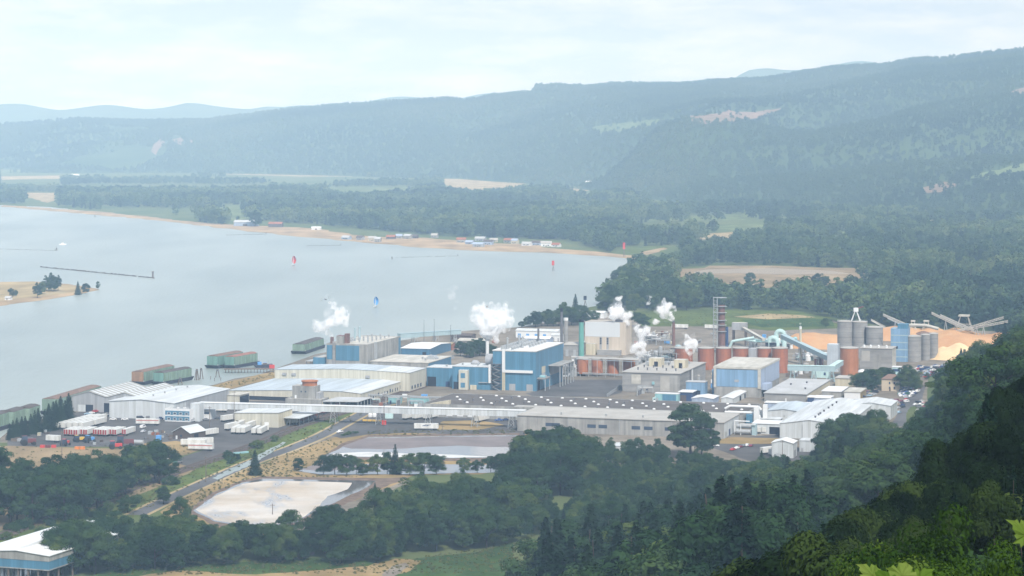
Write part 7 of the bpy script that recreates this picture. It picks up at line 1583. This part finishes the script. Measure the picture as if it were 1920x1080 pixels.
for px in (694, 702): P = G(px, 782); t = tag(empty('white_tank', P), 'small white round tank near the yellow crates', 'tank', 'small white tanks'); MB().lathe([(1.3, 0), (1.4, 1.2), (1.2, 2.2), (.1, 2.7)], 0, 0, m_white, 14).build('shell', t); MB().box(-.4, .4, -.4, .4, 2.703, 3, m_steel).build('cap', t)
def pole(px, py, top, label, arm=True, m=None):
    p = base_ray(px, py); h = CAMZ - (top - HY) / F * p.y - p.z; t = tag(empty('utility_pole', p), label, 'pole'); MB().tube((0, 0, -.3), (0, 0, h), .22, m or m_wood, 7, .14).build('pole', t)
    if arm: MB().box(-1.2, 1.2, -.09, .09, h - .9, h - .7, m or m_wood).build('crossarm', t)
for px, py, tp, lb in ((116, 868, 808, 'wooden pole in the brown field in front of the short white trailer'), (386, 905, 855, 'wooden pole between the railway and the ditch'), (393, 803, 762, 'thin pole behind the brown barn'), (439, 792, 733, 'tall thin pole in front of the cream loading shed'), (293, 787, 758, 'pale thin pole against the white warehouse'), (720, 800, 737, 'thin pole by the red box at the yard entrance'), (511, 968, 944, 'lamp post at the edge of the foam covered pond'), (1467, 862, 826, 'wooden pole in front of the white depot'), (1489, 822, 793, 'pole against the big white warehouse front'), (1516, 820, 794, 'second pole against the big white warehouse front'), (1746, 872, 835, 'pale pole rising out of the wooded slope'), (311, 940, 912, 'short pole by the flat topped tree'), (830, 812, 797, 'short pole behind the grey pond'), (628, 800, 775, 'pale mast near the access road')): pole(px, py, tp, lb)
# gallery yard oddments at the mill: small roof-high clutter that the photograph shows between buildings
gr = [('tank', 1238, 714, 8, 696, m_white), ('tank', 1226, 716, 7, 702, m_steel), ('tank', 1309, 722, 8, 706, m_steel), ('tank', 1490, 700, 9, 690, m_white), ('tank', 1502, 702, 8, 694, m_white), ('tank', 1512, 700, 10, 684, m_steel), ('tank', 1536, 690, 16, 673, m_boxcar)]
for nm, px, py, w_, tp, m_ in gr: tank({m_white: 'white_tank', m_steel: 'steel_tank', m_boxcar: 'maroon_tank'}[m_], 'small round tank standing %s' % {1238: 'at the back of the grey concrete building, white', 1226: 'at the back of the grey concrete building, silver', 1309: 'beside the grey concrete building, tall silver', 1490: 'under the sloping teal conveyor, squat white', 1502: 'under the sloping teal conveyor, smallest white', 1512: 'under the sloping teal conveyor, silver', 1536: 'in front of the transfer tower, maroon'}[px], px, py, w_, tp, m_)

# pipes and stacked goods on the open ground between the mill buildings
def free(x, y, m=2.0):
    for _, bx, by, w, d, rot in SITES:
        dx, dy = x - bx, y - by; a = dx * math.cos(rot) + dy * math.sin(rot); c = -dx * math.sin(rot) + dy * math.cos(rot)
        if -m < a < w + m and -m < c < d + m: return False
    return True
r3 = random.Random(21)
ZON = (((1170, 690), (1340, 760), 'between the grey concrete building and the pale blue one'), ((1460, 690), (1650, 740), 'in the yard below the teal bridge'), ((1010, 640), (1260, 668), 'around the foot of the boiler house'), ((1290, 620), (1560, 668), 'on the yard behind the rust red tanks'), ((745, 640), (960, 690), 'in the yard behind the blue wings'), ((690, 745), (800, 765), 'beside the tracks behind the gallery'))
for (x0, y0), (x1, y1), wh in ZON:
    n = 0; tries = 0
    while n < 13 and tries < 400:
        tries += 1; p = G(r3.uniform(x0, x1), r3.uniform(y0, y1)); q_ = p + Vector((9 * math.cos(ROT), 9 * math.sin(ROT), 0))
        if not free(p.x, p.y) or not free(q_.x, q_.y): continue
        n += 1; px, py = pix(p)
        if n % 3 == 0:
            t = tag(empty('pipe_run', p, ROT + (1.57 if n % 2 else 0)), 'pale pipe run ' + wh, 'pipe', 'pipe runs ' + wh); L_ = r3.uniform(6, 16); z = r3.uniform(1.5, 4.5)
            for dz in (0, .8): MB().path([(0, 0, .1), (0, 0, z + dz), (L_, 0, z + dz), (L_, .1, .1)], r3.uniform(.2, .4), r3.choice([m_steel, m_white, m_paleteal, m_greymetal]), 7).build('pipe', t)
            for f in (.33, .67): MB().box(L_ * f - .12, L_ * f + .12, -.5, .5, 0, z - .2, m_dksteel).build('post', t)
        else: crate(px, py, r3.uniform(1.6, 5), r3.uniform(1.6, 3), r3.uniform(1.2, 3), r3.choice([m_bluep, m_greymetal, m_white, m_wood, m_creamy, m_rust2, m_steel]), 'stack of goods standing ' + wh, 'goods_stack', 'goods', r3.uniform(-25, 10), 'goods ' + wh)
# ================================================================ steam
def steam_mat(name, dens):
    m = bpy.data.materials.new(name); m.use_nodes = True; t = m.node_tree; t.nodes.clear(); l = t.links.new
    tc = N(t, 'ShaderNodeTexCoord'); nz = N(t, 'ShaderNodeTexNoise'); nz.inputs['Scale'].default_value = .17; nz.inputs['Detail'].default_value = 4; nz.inputs['Roughness'].default_value = .6
    l(tc.outputs['Object'], nz.inputs['Vector'])
    mr = N(t, 'ShaderNodeMapRange'); mr.inputs['From Min'].default_value = .4; mr.inputs['From Max'].default_value = .66; mr.inputs['To Min'].default_value = 0; mr.inputs['To Max'].default_value = dens
    l(nz.outputs['Fac'], mr.inputs['Value'])
    pv = N(t, 'ShaderNodeVolumePrincipled'); pv.inputs['Color'].default_value = (1, 1, 1, 1); pv.inputs['Anisotropy'].default_value = .0
    l(mr.outputs[0], pv.inputs['Density']); o = N(t, 'ShaderNodeOutputMaterial'); l(pv.outputs[0], o.inputs['Volume']); return m
m_steam = steam_mat('white_steam', .45); m_wisp = steam_mat('thin_steam', .10); m_dense = steam_mat('dense_steam', .8); m_edge = steam_mat('steam_edge', .07)
tex = bpy.data.textures.new('billow', 'CLOUDS'); tex.noise_scale = 4.5; tex.noise_depth = 3
def plume(label, D, puffs, m, seed=0, amp=6.5, halo=True):
    """puffs: (px, py, radius in photograph pixels) at distance D"""
    k = D / F; me = bpy.data.meshes.new('steam_plume'); bm = bmesh.new(); r = random.Random(seed)
    ox, oz = (puffs[0][0] - CX) * k, CAMZ - (puffs[0][1] - HY) * k
    for px, py, rad in puffs:
        c = Vector(((px - CX) * k - ox, r.uniform(-.4, .4) * rad * k, CAMZ - (py - HY) * k - oz))
        for q_ in range(5):
            o = Vector((r.uniform(-1, 1), r.uniform(-1, 1), r.uniform(-1, 1))) * rad * k * (.8 if q_ else 0)
            bmesh.ops.create_icosphere(bm, subdivisions=2, radius=rad * k * (1.0 if q_ == 0 else r.uniform(.4, .62)), matrix=Matrix.Translation(c + o))
    bm.to_mesh(me); bm.free(); me.materials.append(m)
    ob = linko('steam_plume', me, None, (ox, D, oz))
    rm = ob.modifiers.new('merge', 'REMESH'); rm.mode = 'VOXEL'; rm.voxel_size = 1.0
    dp = ob.modifiers.new('billow', 'DISPLACE'); dp.texture = tex; dp.strength = amp; dp.mid_level = .55; dp.texture_coords = 'GLOBAL'
    if m is not m_wisp and halo:
        hm2 = bpy.data.meshes.new('thin_edge'); bm = bmesh.new()
        for px, py, rad in puffs:
            for q_ in range(3):
                c = Vector(((px - CX) * k - ox, 0, CAMZ - (py - HY) * k - oz)) + Vector((r.uniform(-1.3, .6), r.uniform(-.6, .6), r.uniform(-.3, 1.2))) * rad * k * .9
                bmesh.ops.create_icosphere(bm, subdivisions=2, radius=rad * k * r.uniform(.6, 1.0), matrix=Matrix.Translation(c))
        bm.to_mesh(hm2); bm.free(); hm2.materials.append(m_edge); e = linko('thin_edge', hm2, ob)
        rm = e.modifiers.new('merge', 'REMESH'); rm.mode = 'VOXEL'; rm.voxel_size = 1.2
        dp = e.modifiers.new('billow', 'DISPLACE'); dp.texture = tex; dp.strength = amp; dp.mid_level = .55; dp.texture_coords = 'GLOBAL'
    return tag(ob, label, 'steam plume')
plume('white steam rising from the river end of the concrete hall and bending over the water', 1815, [(624, 634, 5), (616, 625, 8), (605, 614, 12), (596, 610, 9), (618, 606, 12), (632, 600, 14), (645, 602, 11), (638, 585, 12), (626, 574, 9), (650, 590, 9), (592, 618, 8)], m_steam, 1)
plume('thin torn steam wisp above the plume of the concrete hall', 1815, [(618, 565, 7), (612, 556, 6), (622, 548, 4), (604, 562, 4)], m_wisp, 2)
plume('broad white steam cloud from the tall blue hall', 1700, [(930, 638, 6), (924, 628, 12), (910, 616, 17), (930, 612, 18), (948, 612, 14), (900, 606, 14), (938, 596, 17), (915, 594, 16), (958, 600, 8), (945, 578, 10), (898, 580, 11), (890, 596, 9), (922, 572, 8), (955, 585, 7)], m_steam, 3)
plume('thin wisp of steam drifting apart from the tall blue hall', 1700, [(848, 552, 9), (842, 545, 8), (852, 540, 6), (856, 566, 6), (852, 578, 5), (858, 590, 5)], m_wisp, 4)
plume('thick white steam pouring off the boiler house roof', 1912, [(1176, 603, 6), (1172, 594, 12), (1160, 588, 13), (1180, 588, 9), (1150, 584, 9), (1158, 572, 9), (1160, 562, 6), (1148, 594, 8)], m_dense, 5)
plume('white steam blown back from the top of the short brown stack', 1990, [(1262, 600, 3), (1258, 594, 8), (1248, 588, 12), (1240, 580, 9), (1250, 572, 9), (1262, 578, 6), (1244, 562, 5), (1232, 604, 6)], m_dense, 6)
plume('tiny separate puff of steam left of the brown stack plume', 1990, [(1217, 567, 5), (1219, 558, 4)], m_dense, 7)
plume('low white steam in front of the boiler house corner', 1790, [(1200, 676, 3), (1198, 662, 9), (1192, 654, 11), (1202, 650, 12), (1208, 656, 7), (1188, 660, 6)], m_dense, 8)
plume('ragged upper steam over the low plume at the boiler house corner', 1790, [(1204, 634, 7), (1202, 622, 10), (1210, 616, 10), (1216, 624, 7), (1198, 612, 6)], m_dense, 9)
plume('upright white steam jet above the grey concrete building', 1700, [(1296, 678, 3), (1294, 668, 6), (1293, 656, 9), (1290, 644, 10), (1298, 640, 9), (1288, 632, 7), (1300, 650, 7)], m_dense, 10)
plume('small white puff at the top of the pale flare stack', 1840, [(1501, 613, 2.2), (1501, 606, 3), (1500, 618, 2.4)], m_dense, 11, 1.5)
plume('sliver of steam leaving the black top of the green stack', 1900, [(1100, 586, 2.4), (1104, 591, 2.2), (1108, 595, 1.8)], m_dense, 12, 1.2)
# ================================================================ the air
hm_ = bpy.data.materials.new('haze_air'); hm_.use_nodes = True
t = hm_.node_tree; t.nodes.clear()
pv = N(t, 'ShaderNodeVolumePrincipled'); pv.inputs['Color'].default_value = (.49, .725, 1.0, 1); pv.inputs['Density'].default_value = 9.2e-5
pv.inputs['Absorption Color'].default_value = (1, 1, 1, 1); pv.inputs['Anisotropy'].default_value = -.5
o_ = N(t, 'ShaderNodeOutputMaterial'); t.links.new(pv.outputs[0], o_.inputs['Volume'])
hb = MB(); hb.box(-6500, 6500, -400, 17000, -8, 680, hm_)
tag(hb.build('haze'), 'pale blue haze over the whole valley', 'haze', None, 'stuff')
